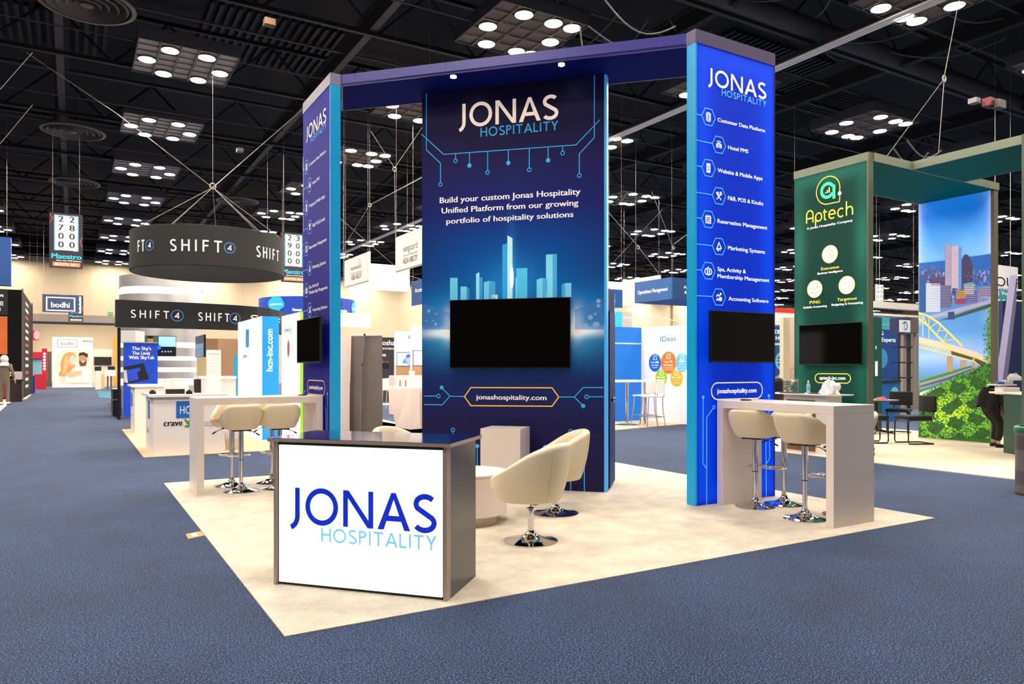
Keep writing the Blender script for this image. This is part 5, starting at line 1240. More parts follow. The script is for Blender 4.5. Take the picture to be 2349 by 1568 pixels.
# far end of the aisle: white photo wall, yellow slats, counters, red booth
VB = 60.0; pl = Plane((0, VB), (1, VB))
t = board('photo_wall', 'white far wall with blond woman and bearded man photo print', 'display wall', pl, 120, 213, 772, 883, .3, M('#f4ece6', .5, emit=.1), z=0.0)
q = pl.px; a = q(132, 778); b = q(177, 796); m = MB(); m.stroke(pl, [(a[0], a[1]), (b[0], a[1]), (b[0], b[1]), (a[0], b[1])], .03, .006, True); m.build('name_frame', M('#8a8480', .5), t)
lines(pl, t, [('bodhi', 140, 169, 791, 783)], M('#77716e', .5), None, 0); lines(pl, t, [('REINV', 190, 212, 784, 780)], M('#3a3636', .5), None, .03)
lines(pl, t, [('THROUGH', 190, 212, 790, 786.5), ('INTELLI', 190, 212, 796.5, 793)], M('#c8c2be', .5), None, 0)
for nm, P, c in (('printed_wash', [(130, 812), (150, 800), (205, 802), (213, 830), (212, 874), (140, 878), (128, 850)], '#f6dfcc'), ('printed_hair', [(146, 814), (152, 809), (160, 807), (170, 809), (175, 817), (170, 826), (172, 840), (164, 848), (160, 858), (146, 864), (134, 860), (140, 848), (138, 836), (142, 822)], '#dc9a5a'), ('printed_hair_light', [(148, 820), (154, 812), (158, 830), (152, 852), (142, 860), (146, 840)], '#f0bf80'), ('printed_face', [(160, 817), (168, 813), (173, 818), (174, 827), (170, 836), (162, 838), (158, 828)], '#f6cdb0'), ('printed_smile', [(165, 829), (172, 827), (170, 832)], '#fff4ee'), ('printed_face', [(181, 814), (190, 810), (200, 814), (199, 832), (190, 842), (182, 834)], '#c98a62'),
                 ('printed_hair', [(180, 816), (182, 809), (192, 807), (202, 812), (201, 820), (190, 814)], '#2a1c18'), ('printed_beard', [(181, 826), (190, 832), (199, 826), (197, 838), (190, 843), (183, 837)], '#6a3f2a'), ('printed_smile', [(186, 828), (195, 827), (191, 832)], '#fff4ee'), ('printed_shirt', [(170, 846), (186, 840), (206, 838), (212, 856), (212, 878), (150, 878), (150, 862)], '#f6e6dc'), ('printed_arm', [(148, 858), (170, 850), (188, 850), (186, 860), (160, 866)], '#eebd9a')):
    _k = globals().get('_k', 0)+1; MB().poly(pl, [q(*p) for p in P], .006+.004*_k).build(nm, M(c, .6, emit=.1, vary=.15, vscale=2), t)
t = thing('yellow_slat_panel', 'tall yellow slatted panel at the far end of the aisle', 'panel', pl.pt(q(266, 885)[0], 0))
for k in range(4): a = q(259+k*3.3, 772); b = q(261.6+k*3.3, 772); MB().slab(pl, a[0], b[0], 0, a[1], -.1, 0).build('slat', M('#e8a41e', .5), t)
t = board('television', 'dark flat screen on the white wall beside the yellow slats', 'television', Plane((0, VB+.45), (1, VB+.45)), 216, 256, 818, 837, .1, M('#1c1412', .3))
board('back_wall', 'plain cream wall behind the far dark screen', 'wall panel', Plane((0, VB+.6), (1, VB+.6)), 214, 262, 800, 884, .1, M('#efe3d2', .6), z=0)
for (X0, X1, Y0, Y1, dep, c, lb) in ((219, 232, 850, 886, 50, '#f4e8d6', 'small white far stand with tablet near the yellow slats'), (240, 266, 848, 862, 47, '#fbf3ea', 'white far counter top by the yellow slats'), (232, 240, 858, 885, 52, '#e8b878', 'tan far counter between the white stands')):
    g = AT(X0, 844, dep); pq = Plane((g[0], g[1]), (g[0]+1, g[1])); t = board('far_counter', lb, 'counter', pq, X0, X1, Y0, Y1, .8, M(c, .5), z=(None if Y1 == 862 else 0))
    if Y1 == 862:
        m = MB(); 
        for X in (248, 256): p = pq.pt(pq.px(X, 860)[0], 0, -.3); post(m, p[0], p[1], 0, pq.px(X, 861)[1], .06)
        m.build('leg', CHROME, t)
for X, dp, lb in ((225, 50, 'left'), (256, 47, 'right')):
    g = AT(X, 850, dp); tag(MB().box(g[0]-.2, g[0]+.2, g[1]+.25, g[1]+.3, g[2]-.02 if X == 225 else AT(X, 848, dp)[2]-.01, g[2]+.28).build('tablet', BLACK), 'dark tablet on a far white stand, %s of the two' % lb, 'tablet')
tag(MB().prism([tuple(G(X, Y)[:2]) for X, Y in ((228, 912), (278, 915), (272, 898), (222, 897))][::-1], 0, .01).build('teal_carpet', M('#1f6f86', .9)), 'teal carpet patch beyond the dark floor mat', 'carpet')
RED = M('#c21a34', .5, emit=.06)
for (nm, X0, X1, Y0, Y1, dep, mat, lb, cat, z) in (('red_hanging_sign', 64, 88, 757, 780, 48, RED, 'red hanging sign with pale round mark at the left of the far opening', 'hanging sign', None), ('red_tower', 96, 108, 799, 872, 50, RED, 'slim bright red tower with a row of white dots', 'tower', None),
        ('poster_wall', 66, 96, 822, 862, 54, M('#8cc4d4', .5, vary=.4, vscale=1.5), 'blue and yellow poster wall under a red header at the far red booth', 'poster wall', 0),
        ('red_podium', 78, 106, 858, 875, 49.5, RED, 'low red podium below the slim red tower', 'podium', 0), ('blue_draped_table', 64, 80, 862, 893, 42, M('#16389a', .8), 'table with dark blue drape beyond the black kiosk', 'table', 0), ('grey_partition', 106, 118, 806, 880, 58, M('#6a5a48', .6), 'dark partition between the slim red tower and the photo wall', 'partition', 0)):
    g = AT(X0, 844, dep); pq = Plane((g[0], g[1]), (g[0]+1, g[1])); t = board(nm, lb, cat, pq, X0, X1, Y0, Y1, .4, mat, z=z)
    if nm == 'poster_wall': a = pq.px(62, 807); b = pq.px(98, 822); MB().slab(pq, a[0], b[0], b[1], a[1], -.4, .3).build('red_header', RED, t)
    if nm == 'red_tower':
        for k in range(6): MB().disc(pq, pq.px(102, 811+7*k), .09, .006, 12).build('white_dot', M('#f8e8ea', .5, emit=.2), t)
    if nm == 'red_hanging_sign': wires(t, [pq.pt(*pq.px(X, 758), -.2) for X in (68, 85)]); MB().disc(pq, pq.px(84, 768), .16, .006, 16, .3).build('round_mark', M('#f0a8b4', .5, emit=.2), t)

# black kiosk booth at the left edge
VK, UK = 36.9, -3.0
t = thing('kiosk_booth', 'tall black booth block with lit orange picture at the left edge', 'booth', (UK, VK, 0))
pk = Plane((UK-3, VK), (UK, VK)); MB().box(UK-12, UK, VK, VK+9, 0, 5.04).build('block', M('#070607', .6, spec=.15), t)
ps = Plane((UK, VK), (UK, VK+9)); ps.n = np.array([1.0, 0])
def quadk(nm, X0, X1, Y0, Y1, mat, off=.01): 
    a = pk.px(X0, Y0); b = pk.px(X1, Y1); return MB().poly(pk, [(max(0, a[0]), b[1]), (b[0], b[1]), (b[0], a[1]), (max(0, a[0]), a[1])], off).build(nm, mat, t)
quadk('upper_panel', -5, 18, 664, 722, M('#0e0b0c', .6)); quadk('orange_picture', -5, 17, 725, 812, M('#b4541a', .5, emit=.5, vary=.7, vscale=1.5)); quadk('lower_panel', -5, 40, 868, 911, M('#3a1014', .4)); quadk('red_base', -5, 41, 881, 911, M('#7a1620', .4), .012)
m = MB()
for (s, xa, xb, yb, yt) in (('ers', -4, 8, 680, 672), ('SITE', -8, 8, 700, 690), ('ME', -4, 2, 712, 705)): text(m, pk, s, pk.px(xa, yb)[0], pk.px(xb, yb)[0], pk.px(xa, yb)[1], pk.px(xa, yt)[1], .04, .02)
m.build('lettering', M('#f8f0ee', .5, emit=.4), t)
for (s, xa, xb, yb, yt) in (('LINE MORE', 12, 37, 874, 870), ('MAKE TABLE.', 10, 38, 880, 876)): m = MB(); text(m, pk, s, pk.px(xa, yb)[0], pk.px(xb, yb)[0], pk.px(xa, yb)[1], pk.px(xa, yt)[1], .04, .02); m.build('lettering', M('#f8f0ee', .5, emit=.3), t)
# side wall with its list of marks, facing the aisle
MB().box(UK, UK+.02, VK+.6, VK+8.6, .1, 4.9).build('side_panel', M('#100d0e', .6, spec=.15), t)
rr2 = random.Random(5)
for k in range(13):
    y = VK+3.4; z = 4.55-k*.34; c = ['#c8bcb4', '#a8201c', '#e8e0da'][(k*2+k//4) % 3]
    MB().add([(UK+.03, y-1.2, z), (UK+.03, y+1.5, z), (UK+.03, y+1.5, z+.14), (UK+.03, y-1.2, z+.14)], [(0, 1, 2, 3)]).build('side_lettering', M(c, .5, emit=.2), t)
MB().box(UK-.02, UK+.05, VK-.03, VK+.05, 0, 5.1).box(UK, UK+.06, VK+8.9, VK+9.05, 0, 5.1).build('corner_post', M('#6a605c', .4, .5), t)
tag(MB().prism([tuple(G(X, Y)[:2]) for X, Y in ((-40, 945), (0, 943), (30, 917), (60, 915), (72, 905), (40, 902), (-60, 910))], 0, .01).build('booth_carpet', BEIGE2), 'cream carpet strip under the black kiosk booth at the left edge', 'carpet')
g = AT(25, 844, 31.5); t = thing('demo_table', 'small dark table with leaflets and yellow flowers by the black kiosk', 'table', (g[0], g[1], 0))
MB().box(g[0]-.2, g[0]+.5, g[1]-.3, g[1]+.3, .9, .95).build('tabletop', M('#2a2020', .4), t); MB().box(g[0]-.1, g[0]+.4, g[1]-.2, g[1]+.2, 0, .9).build('body', M('#241214', .5), t)
f_ = thing('flower_pot', 'little bunch of yellow flowers on the small dark kiosk table', 'flowers', (g[0]-.1, g[1], .95))
MB().lathe([(.04, 0), (.06, .12)], 12, (g[0]-.1, g[1], .95)).build('pot', M('#f0ece6', .4), f_)
for k in range(9): a = k*2.4; MB().ball((g[0]-.1+.07*math.cos(a), g[1]+.07*math.sin(a), 1.12+.05*(k % 3)), .05, 8).build('blossom', M('#c8d040' if k % 3 else '#f0d83a', .6), f_, smooth=True)
p_ = thing('leaflet_rack', 'clear rack of pale leaflets on the small dark kiosk table', 'rack', (g[0]+.25, g[1], .95))
for k in range(3): MB().box(g[0]+.12, g[0]+.40, g[1]-.1+k*.06, g[1]-.09+k*.06, .95, 1.17+.06*k).build('leaflet', M('#c9bdb6', .5), p_)

# reception things behind the metal column
for (nm, X0, X1, Y0, Y1, dep, th, col, lb, cat, z) in (
    ('white_notice', 474, 507, 802, 872, 15.6, .03, '#fbf5f2', 'tall white printed notice standing right of the side screen', 'notice', 0),
    ('reception_desk', 470, 541, 866, 925, 16.5, .7, '#efe2dc', 'white reception desk behind the nearest demo counter', 'desk', 0),
    ('brown_wall', 468, 500, 776, 860, 30, .2, '#8a6848', 'dark brown partition right of the metal column', 'partition', None),
    ('tan_wall', 497, 548, 776, 880, 31, .2, '#b8916a', 'tan partition behind the white notice', 'partition', 0),
    ('cream_cabinet', 455, 474, 802, 872, 24, .4, '#e8cf98', 'pale yellow cabinet right of the metal column', 'cabinet', 0),
    ('blue_poster', 537, 546, 815, 852, 20, .05, '#1e9cd0', 'narrow cyan poster left of the lit white display wall', 'poster', 0)):
    g = AT(X0, 844, dep); pq = Plane((g[0], g[1]), (g[0]+1, g[1])); t = board(nm, lb, cat, pq, X0, X1, Y0, Y1, th, M(col, .5), z=z)
    if nm == 'white_notice':
        lines(pq, t, [('Total Recall', 477, 502, 813, 809)], M('#77707a', .5), None, 0)
        for k in range(6): lines(pq, t, [('room service dining', 479, 503, 820+k*7, 818+k*7)], M('#b4aeb8', .5), None, 0)
    if nm == 'reception_desk': a = pq.px(455, 863); b = pq.px(541, 866); MB().slab(pq, a[0], b[0], a[1]-.05, a[1], -.75, .1).build('desk_top', M('#fdf6f2', .3), t)

# blue banded round sign seen on both sides of the left tower
cen = AT(706, 844, 31.0); RB = 108/FPX*30.6; z0_, z1_ = CH+(HY-722)/FPX*29.5, CH+(HY-681)/FPX*29.5
t = thing('round_hanging_sign', 'royal blue round hanging sign with pale cloud mark, passing behind the left tower', 'hanging sign', (cen[0], cen[1], z0_))
MB().lathe([(RB, z0_), (RB, z1_)], 64, (cen[0], cen[1], 0), cap=False).build('fabric_ring', M('#0c3fae', .6, emit=.12), t, smooth=True)
MB().lathe([(RB-.04, z1_), (RB-.04, z0_)], 64, (cen[0], cen[1], 0), cap=False).build('inner_lining', M('#5a62c8', .6, emit=.25), t, smooth=True)
ringp = [(cen[0]-RB*math.cos(a)*RT[0]-RB*math.sin(a)*FW[0], cen[1]-RB*math.cos(a)*RT[1]-RB*math.sin(a)*FW[1]) for a in [2*PI*i/64 for i in range(65)]]
P5 = Poly3(ringp)
def rs5(X):
    best = 0; bd = 1e9
    for i in range(200):
        x = P5.L[-1]*.5*i/200; p = P5.pt(x, 4); d = np.array(p)-CC; Xp = CX+FPX*(d@RT)/(d@FW)
        if abs(Xp-X) < bd: bd = abs(Xp-X); best = x
    return best
def cloud(pl, x, z, r, root):
    for (dx, dz, k) in ((-.8, .1, .75), (-.2, .45, .8), (.55, .3, .8), (1.0, -.1, .6), (.3, -.4, .75), (-.4, -.45, .7)): MB().disc(pl, (x+dx*r, z+dz*r), r*k, .02+.001*k, 20).build('cloud_mark', M('#12a8ea', .5, emit=.4), root)
    m = MB(); text(m, pl, 'salesforce', x-1.1*r, x+1.2*r, z-.15*r, z+.2*r, .02, .025); m.build('cloud_lettering', M('#ffffff', .5, emit=.5), root)
wires(t, [(cen[0]+RB*.98*math.cos(a), cen[1]+RB*.98*math.sin(a), z1_-.02) for a in (.4, 1.9, 3.5, 5.1)])
cloud(P5, rs5(632), (z0_+z1_)/2+.05, .26, t); cloud(P5, rs5(812), (z0_+z1_)/2, .26, t)
m = MB(); text(m, P5, 'Humans', rs5(671), rs5(693), z0_+.12, z0_+.24, .04, .02); m.build('lettering', M('#ffffff', .5, emit=.5), t)
m = MB(); text(m, P5, 's together.', rs5(778), rs5(796), z0_+.16, z0_+.28, .04, .02); m.build('lettering', M('#ffffff', .5, emit=.5), t)

# ================================================================== BACKGROUND, MIDDLE GAP
tag(MB().prism([tuple(G(X, Y)[:2]) for X, Y in ((760, 1022), (1010, 1022), (1010, 966), (905, 969), (877, 962), (760, 950))], 0, .012).build('booth_carpet', BEIGE2), 'cream carpet under the white angular reception desk between the towers', 'carpet')
tag(MB().prism([tuple(G(X, Y)[:2]) for X, Y in ((868, 928), (1020, 931), (1020, 900), (868, 900))], 0, .012).build('booth_carpet', BEIGE2), 'farther cream carpet beyond the narrow blue strip between the towers', 'carpet')
pq = vpl(760, 14.6); board('white_partition', 'plain white partition right behind the left tower', 'partition', pq, 748, 802, 768, 1000, .5, M('#efe2da', .5), z=.0)
pq = vpl(779, 25); t = board('hanging_sign', 'pale translucent hanging sign with faint letters right of the left tower', 'hanging sign', pq, 776, 851, 716, 751, .1, M('#f8ece8', .5, emit=.25)); lines(pq, t, [('UI.COM', 797, 826, 733, 723)], M('#cdbdbd', .5), None, 0)
wires(t, [pq.pt(*pq.px(X, 717), -.05) for X in (790, 845)])
# roll-up banner seen from behind
a_, b_ = G(798, 1007), G(876, 1010); pq = Plane(a_, b_)
t = thing('banner_stand', 'back of a grey-brown roll-up banner with thin silver pole between the towers', 'banner', (a_[0], a_[1], .012))
bw = pq.w; zt_ = pq.px(870, 767)[1]; x0_ = pq.px(804, 800)[0]
BR = M('#6a5f58', .45, vary=.35, vscale=1.2, name='grey_brown_banner_back')
MB().grid(lambda a, b: pq.pt(x0_*b*(1)+(bw-x0_*b)*a, .08+(zt_-.10)*b, -.03+.02*math.sin(a*7)*b), 10, 12).build('banner_sheet', BR, t, smooth=True)
MB().slab(pq, -.02, bw+.02, .012, .09, -.12, .06).build('cassette', STEEL, t)
MB().tube([pq.pt(pq.px(829, 998)[0], .08, .03), pq.pt(pq.px(833, 828)[0], 1.5, .035), pq.pt(pq.px(838, 768)[0], zt_, .02)], .012, 8).build('support_pole', STEEL, t, smooth=True)
MB().tube([pq.pt(x0_-.02, zt_, 0), pq.pt(bw+.03, zt_, 0)], .010, 8).build('top_rail', M('#e8ded2', .4), t)
for X, z in ((838, zt_), (833, 1.5)): p = pq.pt(pq.px(X, 800)[0], z, .03); MB().ball(p, .025, 8).build('pole_joint', BLACK, t)
# white hanging sign boards
WS = M('#f4e9e0', .6, emit=.12, name='white_fabric_sign')
g0 = AT(791, 844, 28); pb_ = Plane((g0[0], g0[1]), (g0[0]+1, g0[1])); pa_ = upl(791, 28)
zlo, zhi = CH+(HY-661)/FPX*28, CH+(HY-598)/FPX*28
t = thing('hanging_sign', 'white angled hanging sign with two black lettered names and thin lines, left in the gap', 'hanging sign', (g0[0], g0[1], zlo))
xe = pa_.px(847, 600)[0]; xb = pb_.px(940, 640)[0]
MB().slab(pa_, 0, xe, zlo, zhi, -.05, 0).build('side_board', WS, t); MB().slab(pb_, 0, xb, zlo, zhi-.02, -.05, 0).build('long_board', WS, t)
q = lambda X, Y: pa_.px(X, Y)
lines(pa_, t, [('NOMADIX', 805, 829, 621, 614), ('ASSA ABLOY', 806, 830, 643, 631)], M('#1c1a1c', .5), None, .01)
m = MB(); m.stroke(pa_, [q(804, 629), q(831, 620.5)], .015, .006); m.stroke(pa_, [(.1, zlo+.03), (xe-.1, zlo+.03)], .02, .006); m.build('thin_rule', M('#5a5450', .5), t); MB().ring(pa_, q(825, 600), .09, .03, .006).build('round_mark', M('#e0b84a', .5, emit=.2), t)
wires(t, [pa_.pt(.02, zhi-.01, -.02), pa_.pt(xe-.02, zhi-.01, -.02), pb_.pt(xb-.1, zhi-.03, -.02)])
pc_ = upl(907, 22.5); zlo, zhi = CH+(HY-625)/FPX*22.5, CH+(HY-545)/FPX*22.5
t = thing('hanging_sign', 'white hanging sign board with blue-grey and black names beside the navy centre wall', 'hanging sign', pc_.pt(0, zlo)); xe = pc_.px(985, 560)[0]
MB().slab(pc_, 0, xe, zlo, zhi, -.05, 0).build('sign_board', WS, t)
lines(pc_, t, [('vingcard', 925, 958, 579, 563)], M('#3f5878', .5), None, .0); lines(pc_, t, [('ASSA ABLOY', 925, 958, 606, 592)], M('#1c1a1c', .5), None, .01)
m = MB(); m.stroke(pc_, [pc_.px(924, 588), pc_.px(959, 576)], .015, .006); m.stroke(pc_, [(.05, zlo+.02), (xe, zlo+.02)], .02, .006); m.build('thin_rule', M('#5a5450', .5), t)
wires(t, [pc_.pt(.02, zhi-.01, -.02), pc_.pt(xe-.02, zhi-.01, -.02)])
NB = M('#0c4f8c', .5, emit=.1, name='mid_blue_sign'); NB2 = M('#083a72', .5)
pd_ = upl(944, 26); t = board('hanging_sign', 'small blue hanging sign board just left of the navy centre wall', 'hanging sign', pd_, 944, 985, 646, 694, .05, NB); lines(pd_, t, [('Access Management', 952, 1010, 671, 661)], M('#ffffff', .5, emit=.3), None, .02)
wires(t, [pd_.pt(*pd_.px(X, 648), -.02) for X in (946, 975)])
# back booth: black wall, white panels with screens, wood, cabinets
pq = vpl(868, 30); t = board('black_booth_wall', 'black booth wall with cut off white name between banner and white panels', 'display wall', pq, 866, 909, 773, 862, .2, M('#2a2224', .5), z=0)
lines(pq, t, [('osha', 877, 906, 791, 779), ('INTERACTIVE', 878, 925, 801, 797)], M('#f6f0ec', .5, emit=.3), None, .02); lines(pq, t, [('AR', 876, 886, 817, 811)], M('#f6f0ec', .5, emit=.3), None, .03)
quad(pq, t, 'dark_screen', 874, 893, 833, 845, BLACK); 
for X in (879, 888): lines(pq, t, [('AVA', X-2, X+3, 830, 828)], M('#d8d0cc', .5), None, 0)
pq = vpl(908, 24); WP = M('#f1f1f3', .5, emit=.2)
t = board('screen_panel', 'white display panel with blue-haired figure on its screen', 'display panel', pq, 908, 944.5, 759, 838, .15, WP, z=0)
quad(pq, t, 'wood_dado', 908, 944.5, 838, 862, M('#c49468', .5, vary=.2, vscale=8), .003)
quad(pq, t, 'screen_frame', 910, 944, 807, 840, M('#1a3a6a', .4), .01); quad(pq, t, 'screen_image', 911, 943.5, 808.5, 838.5, M('#dce8fa', .4, emit=.4), .02)
q = pq.px; MB().poly(pq, [q(922, 830), q(931, 818), q(944, 818), (q(944, 838)), q(938, 838), q(930, 831), q(926, 834)], .024).build('printed_arms', M('#2f8fd8', .5, emit=.3), t); MB().poly(pq, [q(929, 825), q(932, 818), q(943, 818), q(942, 832), q(937, 836)], .026).build('printed_shirt', M('#f4a8b0', .5, emit=.3), t); MB().poly(pq, [q(931, 820), q(931, 815), q(936, 811.5), q(941, 813), q(942, 820)], .028).build('printed_hair', M('#1a6ae0', .5, emit=.3), t)
MB().poly(pq, [q(937.5, 769), q(939.5, 769), q(940, 777), q(937, 777)], .006).build('red_mark', M('#c84848', .5), t); m = MB(); m.stroke(pq, [q(931, 779), q(938, 783.5), q(944, 780)], .03, .006); m.build('chevron_mark', M('#b8c8d0', .5), t)
lines(pq, t, [('Access Managem', 922, 944, 789, 786), ('simple secure', 926, 944, 794, 792)], M('#9aa4ae', .5), None, 0)
pq = vpl(945, 23.5)
t = board('screen_panel', 'white display panel with pale screen next to the navy centre wall', 'display panel', pq, 945, 985, 747, 838, .15, WP, z=0)
quad(pq, t, 'wood_dado', 945, 985, 838, 862, M('#c49468', .5, vary=.2, vscale=8), .003); quad(pq, t, 'screen_frame', 946.5, 985, 803, 839, M('#1a3a6a', .4), .01); quad(pq, t, 'screen_image', 948, 985, 804.5, 837.5, M('#eef2fa', .4, emit=.4), .02); lines(pq, t, [('Close', 961, 975, 777, 774)], M('#9aa4ae', .5), None, 0)
pq = vpl(906, 22.5); t = board('cabinet', 'low white cabinets under the white display panels', 'cabinet', pq, 906, 985, 861, 900, .5, M('#f4e8e2', .5), z=0.012)
for k in range(4): a = pq.px(908+k*13, 868); b = pq.px(919.5+k*13, 892); MB().slab(pq, a[0], b[0], b[1], a[1], .0, .02).build('door', M('#f7ede8', .4), t); MB().slab(pq, b[0]-.05, b[0]-.03, a[1]-.25, a[1]-.05, .02, .04).build('door_handle', STEEL, t)
g = pq.pt(pq.px(952, 860)[0], 0, -.25); g = (g[0], g[1]-.15); c = thing('paper_cup', 'white cup with two dark dots on the low white cabinets', 'cup', (g[0], g[1]+.15, CH+(HY-861)/FPX*22.5)); zc0 = CH+(HY-861)/FPX*22.5
MB().lathe([(.08, zc0), (.10, zc0+.14), (.09, zc0+.14)], 16, (g[0], g[1]+.15, 0)).build('body', M('#f8f4f0', .4), c, smooth=True)
# faceted reception desk
F = [G(908, 980), G(940, 986), G(964, 984), G(985, 984)]; base = [np.array(f[:2]) for f in F]
zt_ = CH+(HY-890)/FPX*depth(F[1])
t = thing('reception_desk', 'white faceted reception desk widening upward left of the navy centre wall', 'desk', (F[1][0], F[1][1], .012))
topl = AT(889, 844, depth(F[0])); back = FW[:2]*.9
bp = [base[0], base[1], base[2], base[3], base[3]+back, base[0]+back]; tp = [np.array(topl[:2]), base[1]+np.array([-.02, -.05]), base[2], base[3], base[3]+back, np.array(topl[:2])+back]
V = [(p[0], p[1], .012) for p in bp]+[(p[0], p[1], zt_) for p in tp]; Fc = [tuple(range(5, -1, -1)), tuple(range(6, 12))]+[(i, (i+1) % 6, 6+(i+1) % 6, 6+i) for i in range(6)]
MB().add(V, Fc).build('desk_body', M('#f9e8dc', .4), t)
pz_ = Plane(base[2], base[3]); MB().slab(pz_, .0, pz_.w, .1, zt_-.1, 0, .01).build('side_panel', M('#e9d4c4', .5), t)
MB().prism([tuple(base[0]*.2+base[1]*.8+back*.2), tuple(base[3]+back*.2), tuple(base[3]+back*.9), tuple(base[0]*.2+base[1]*.8+back*.9)], zt_, zt_+.16).build('raised_ledge', M('#fdf2ea', .4), t)
def high_chair(X, dep, lb, w_=.42):
    g = AT(X, 844, dep); x, y = g[0], g[1]; t = thing('high_chair', lb, 'chair', (x, y, .012))
    MB().box(x-w_/2, x+w_/2, y-.2, y+.2, .68, .74).build('seat', M('#f6ece4', .5), t, bevel=.02); MB().box(x-w_/2, x+w_/2, y+.15, y+.2, .74, 1.08).build('backrest', M('#fbf2ea', .5), t, bevel=.02)
    for sx in (-1, 1):
        for sy in (-1, 1): MB().tube([(x+sx*(w_/2-.03), y+sy*.17, .7), (x+sx*(w_/2), y+sy*.2, .012)], .015, 6).build('leg', M('#e8dcd0', .4), t)
    MB().tube([(x-w_/2, y-.19, .3), (x+w_/2, y-.19, .3)], .012, 6).build('foot_rail', STEEL, t)
high_chair(885, 25, 'white high chair right of the grey-brown banner back'); high_chair(903, 26, 'white high chair half hidden behind another high chair and the faceted desk')
m = MB(); a = G(879, 982); m.tube([tuple(a+np.array([0, 0, .015])), tuple(G(884, 985)+np.array([0, 0, .015])), tuple(G(892, 982)+np.array([0, 0, .015])), tuple(G(900, 984)+np.array([0, 0, .015])), tuple(G(906, 978)+np.array([0, 0, .015]))], .012, 6); tag(m.build('power_cable', BLACK), 'loose black cable on the cream carpet left of the faceted desk', 'cable')

# ================================================================== BACKGROUND, RIGHT GAP
c0 = G(1471, 964.5)
pB = Plane((c0[0], c0[1]), (c0[0]+1, c0[1])); pW = Plane((c0[0], c0[1]), (c0[0], c0[1]-1))
tag(MB().prism([tuple(G(X, Y)[:2]) for X, Y in ((1360, 991), (1577, 972), (1620, 977), (1600, 968), (1471, 958), (1360, 958))], 0, .012).build('booth_carpet', TAN), 'tan floor covering under the white bar chairs and blue panels', 'carpet')
xl = pB.px(1380, 800)[0]; zt_ = pB.px(1440, 750)[1]
t = thing('blue_panel_wall', 'bright blue panelled booth wall behind the white bar table', 'display wall', pB.pt(xl/2, .012))
BP = M('#0072d8', .5, emit=.25, vary=.15, vscale=.8)
z1_, z2_ = pB.px(1440, 789)[1], pB.px(1440, 786)[1]
MB().slab(pB, xl, 0, .012, z1_, -.06, 0).build('panel', BP, t); MB().slab(pB, xl, 0, z2_, zt_, -.06, 0).build('panel', BP, t); MB().slab(pB, xl, .02, z1_, z2_, -.05, .01).build('rail', M('#cfe6f8', .4), t); MB().slab(pB, -.0, .04, .012, zt_, -.06, .01).build('corner_post', M('#dfeaf4', .4), t)
t = board('light_blue_block', 'pale blue and grey block rising behind the blue panel wall', 'display wall', pB.shift(-2.0), 1380, 1427, 713, 960, .4, M('#3cc0f6', .5, emit=.2), z=.0)
quad(pB.shift(-2.0), t, 'grey_face', 1427, 1449, 714, 755, M('#cfc8c0', .5), .005)
zw = pW.px(1500, 750)[1]; xw = pW.px(1640, 800)[0]
t = thing('white_info_wall', 'white booth wall with five coloured round statistics and small name', 'display wall', pW.pt(2, .012))
MB().slab(pW, .05, xw, .012, zw, -.06, 0).build('panel', M('#f2f2f6', .5, emit=.15), t)
lines(pW, t, [('IDeas', 1515, 1551, 783, 771)], M('#1c7ca8', .5), None, .0, 'name_lettering'); lines(pW, t, [('A SAS COMPANY', 1522, 1549, 790, 788.5)], M('#c8c4c4', .5), None, 0)
for (X, Y, ry, c, rows) in ((1502.5, 831.5, 20.5, '#0a62d0', [('7 to 20%', 1493, 1512, 833, 828), ('increase', 1494.5, 1511, 838.5, 835), ('in RevPAR', 1496, 1509, 843.5, 841)]), (1533.5, 831.5, 25.5, '#f47410', [('2 to 7%', 1524, 1543, 832, 826.5), ('increase', 1523, 1544, 839, 834.5), ('in profit margin when', 1521, 1546, 844, 842), ('a revenue system', 1523, 1545, 848, 846)]),
                        (1565, 831, 21.5, '#62bce8', [('100%', 1559, 1572, 831, 826), ('of clients say', 1557, 1574, 836, 834), ('they are better', 1556, 1576, 842, 840), ('informed', 1560, 1573, 848, 846)]), (1516.8, 866, 19.5, '#9cc814', [('20 to 40', 1508, 1525, 867, 862.5), ('hours saved', 1507, 1527, 872, 868.5), ('each month', 1509, 1525, 877, 875)]), (1552, 866.5, 20, '#f8ac10', [('200 to 300%', 1541, 1563, 867, 863), ('return on', 1544, 1560, 872, 870), ('investment', 1545, 1559, 878, 876)])):
    c_ = pW.px(X, Y); r = pW.px(X, Y-ry)[1]-c_[1]; b = MB().disc(pW, c_, r, .004+.0004*rnd.random(), 30).build('round_statistic', M(c, .5, emit=.2), t)
    lines(pW, b, rows, M('#fdfaf4', .5, emit=.3), None, .03, 'lettering', .008)
    x, z = pW.px(X+.5, Y-ry*.55); m = MB(); m.stroke(pW, [(x-.07, z-.05), (x-.07, z+.07), (x+.07, z+.07), (x+.07, z-.05)], .012, .008, True); m.stroke(pW, [(x-.04, z-.02), (x, z+.02), (x+.04, z+.05)], .012, .008); m.build('statistic_icon', M('#fdfaf4', .5, emit=.3), b)
# arm lamps on the wall
for k, (X, Y, Xh, Yh, lb) in enumerate(((1509, 747, 1484, 728, 'small white arm lamp on the white wall, left'), (1573, 745, 1545, 726, 'larger white arm lamp on the white wall near the bright tower'))):
    x, z = pW.px(X, Y); t = thing('arm_lamp', lb, 'lamp', pW.pt(x, zw)); xh, zh = pW.px(Xh, Yh)
    MB().tube([pW.pt(x, zw, .0), pW.pt(xh, zh, .5)], .012, 6).build('arm', M('#e8e0d4', .4), t); p = pW.pt(xh-.12, zh-.02, .55); MB().box(p[0]-.12, p[0]+.12, p[1]-.06, p[1]+.06, p[2]-.02, p[2]+.02).build('lamp_head', M('#f6f0e6', .4), t)
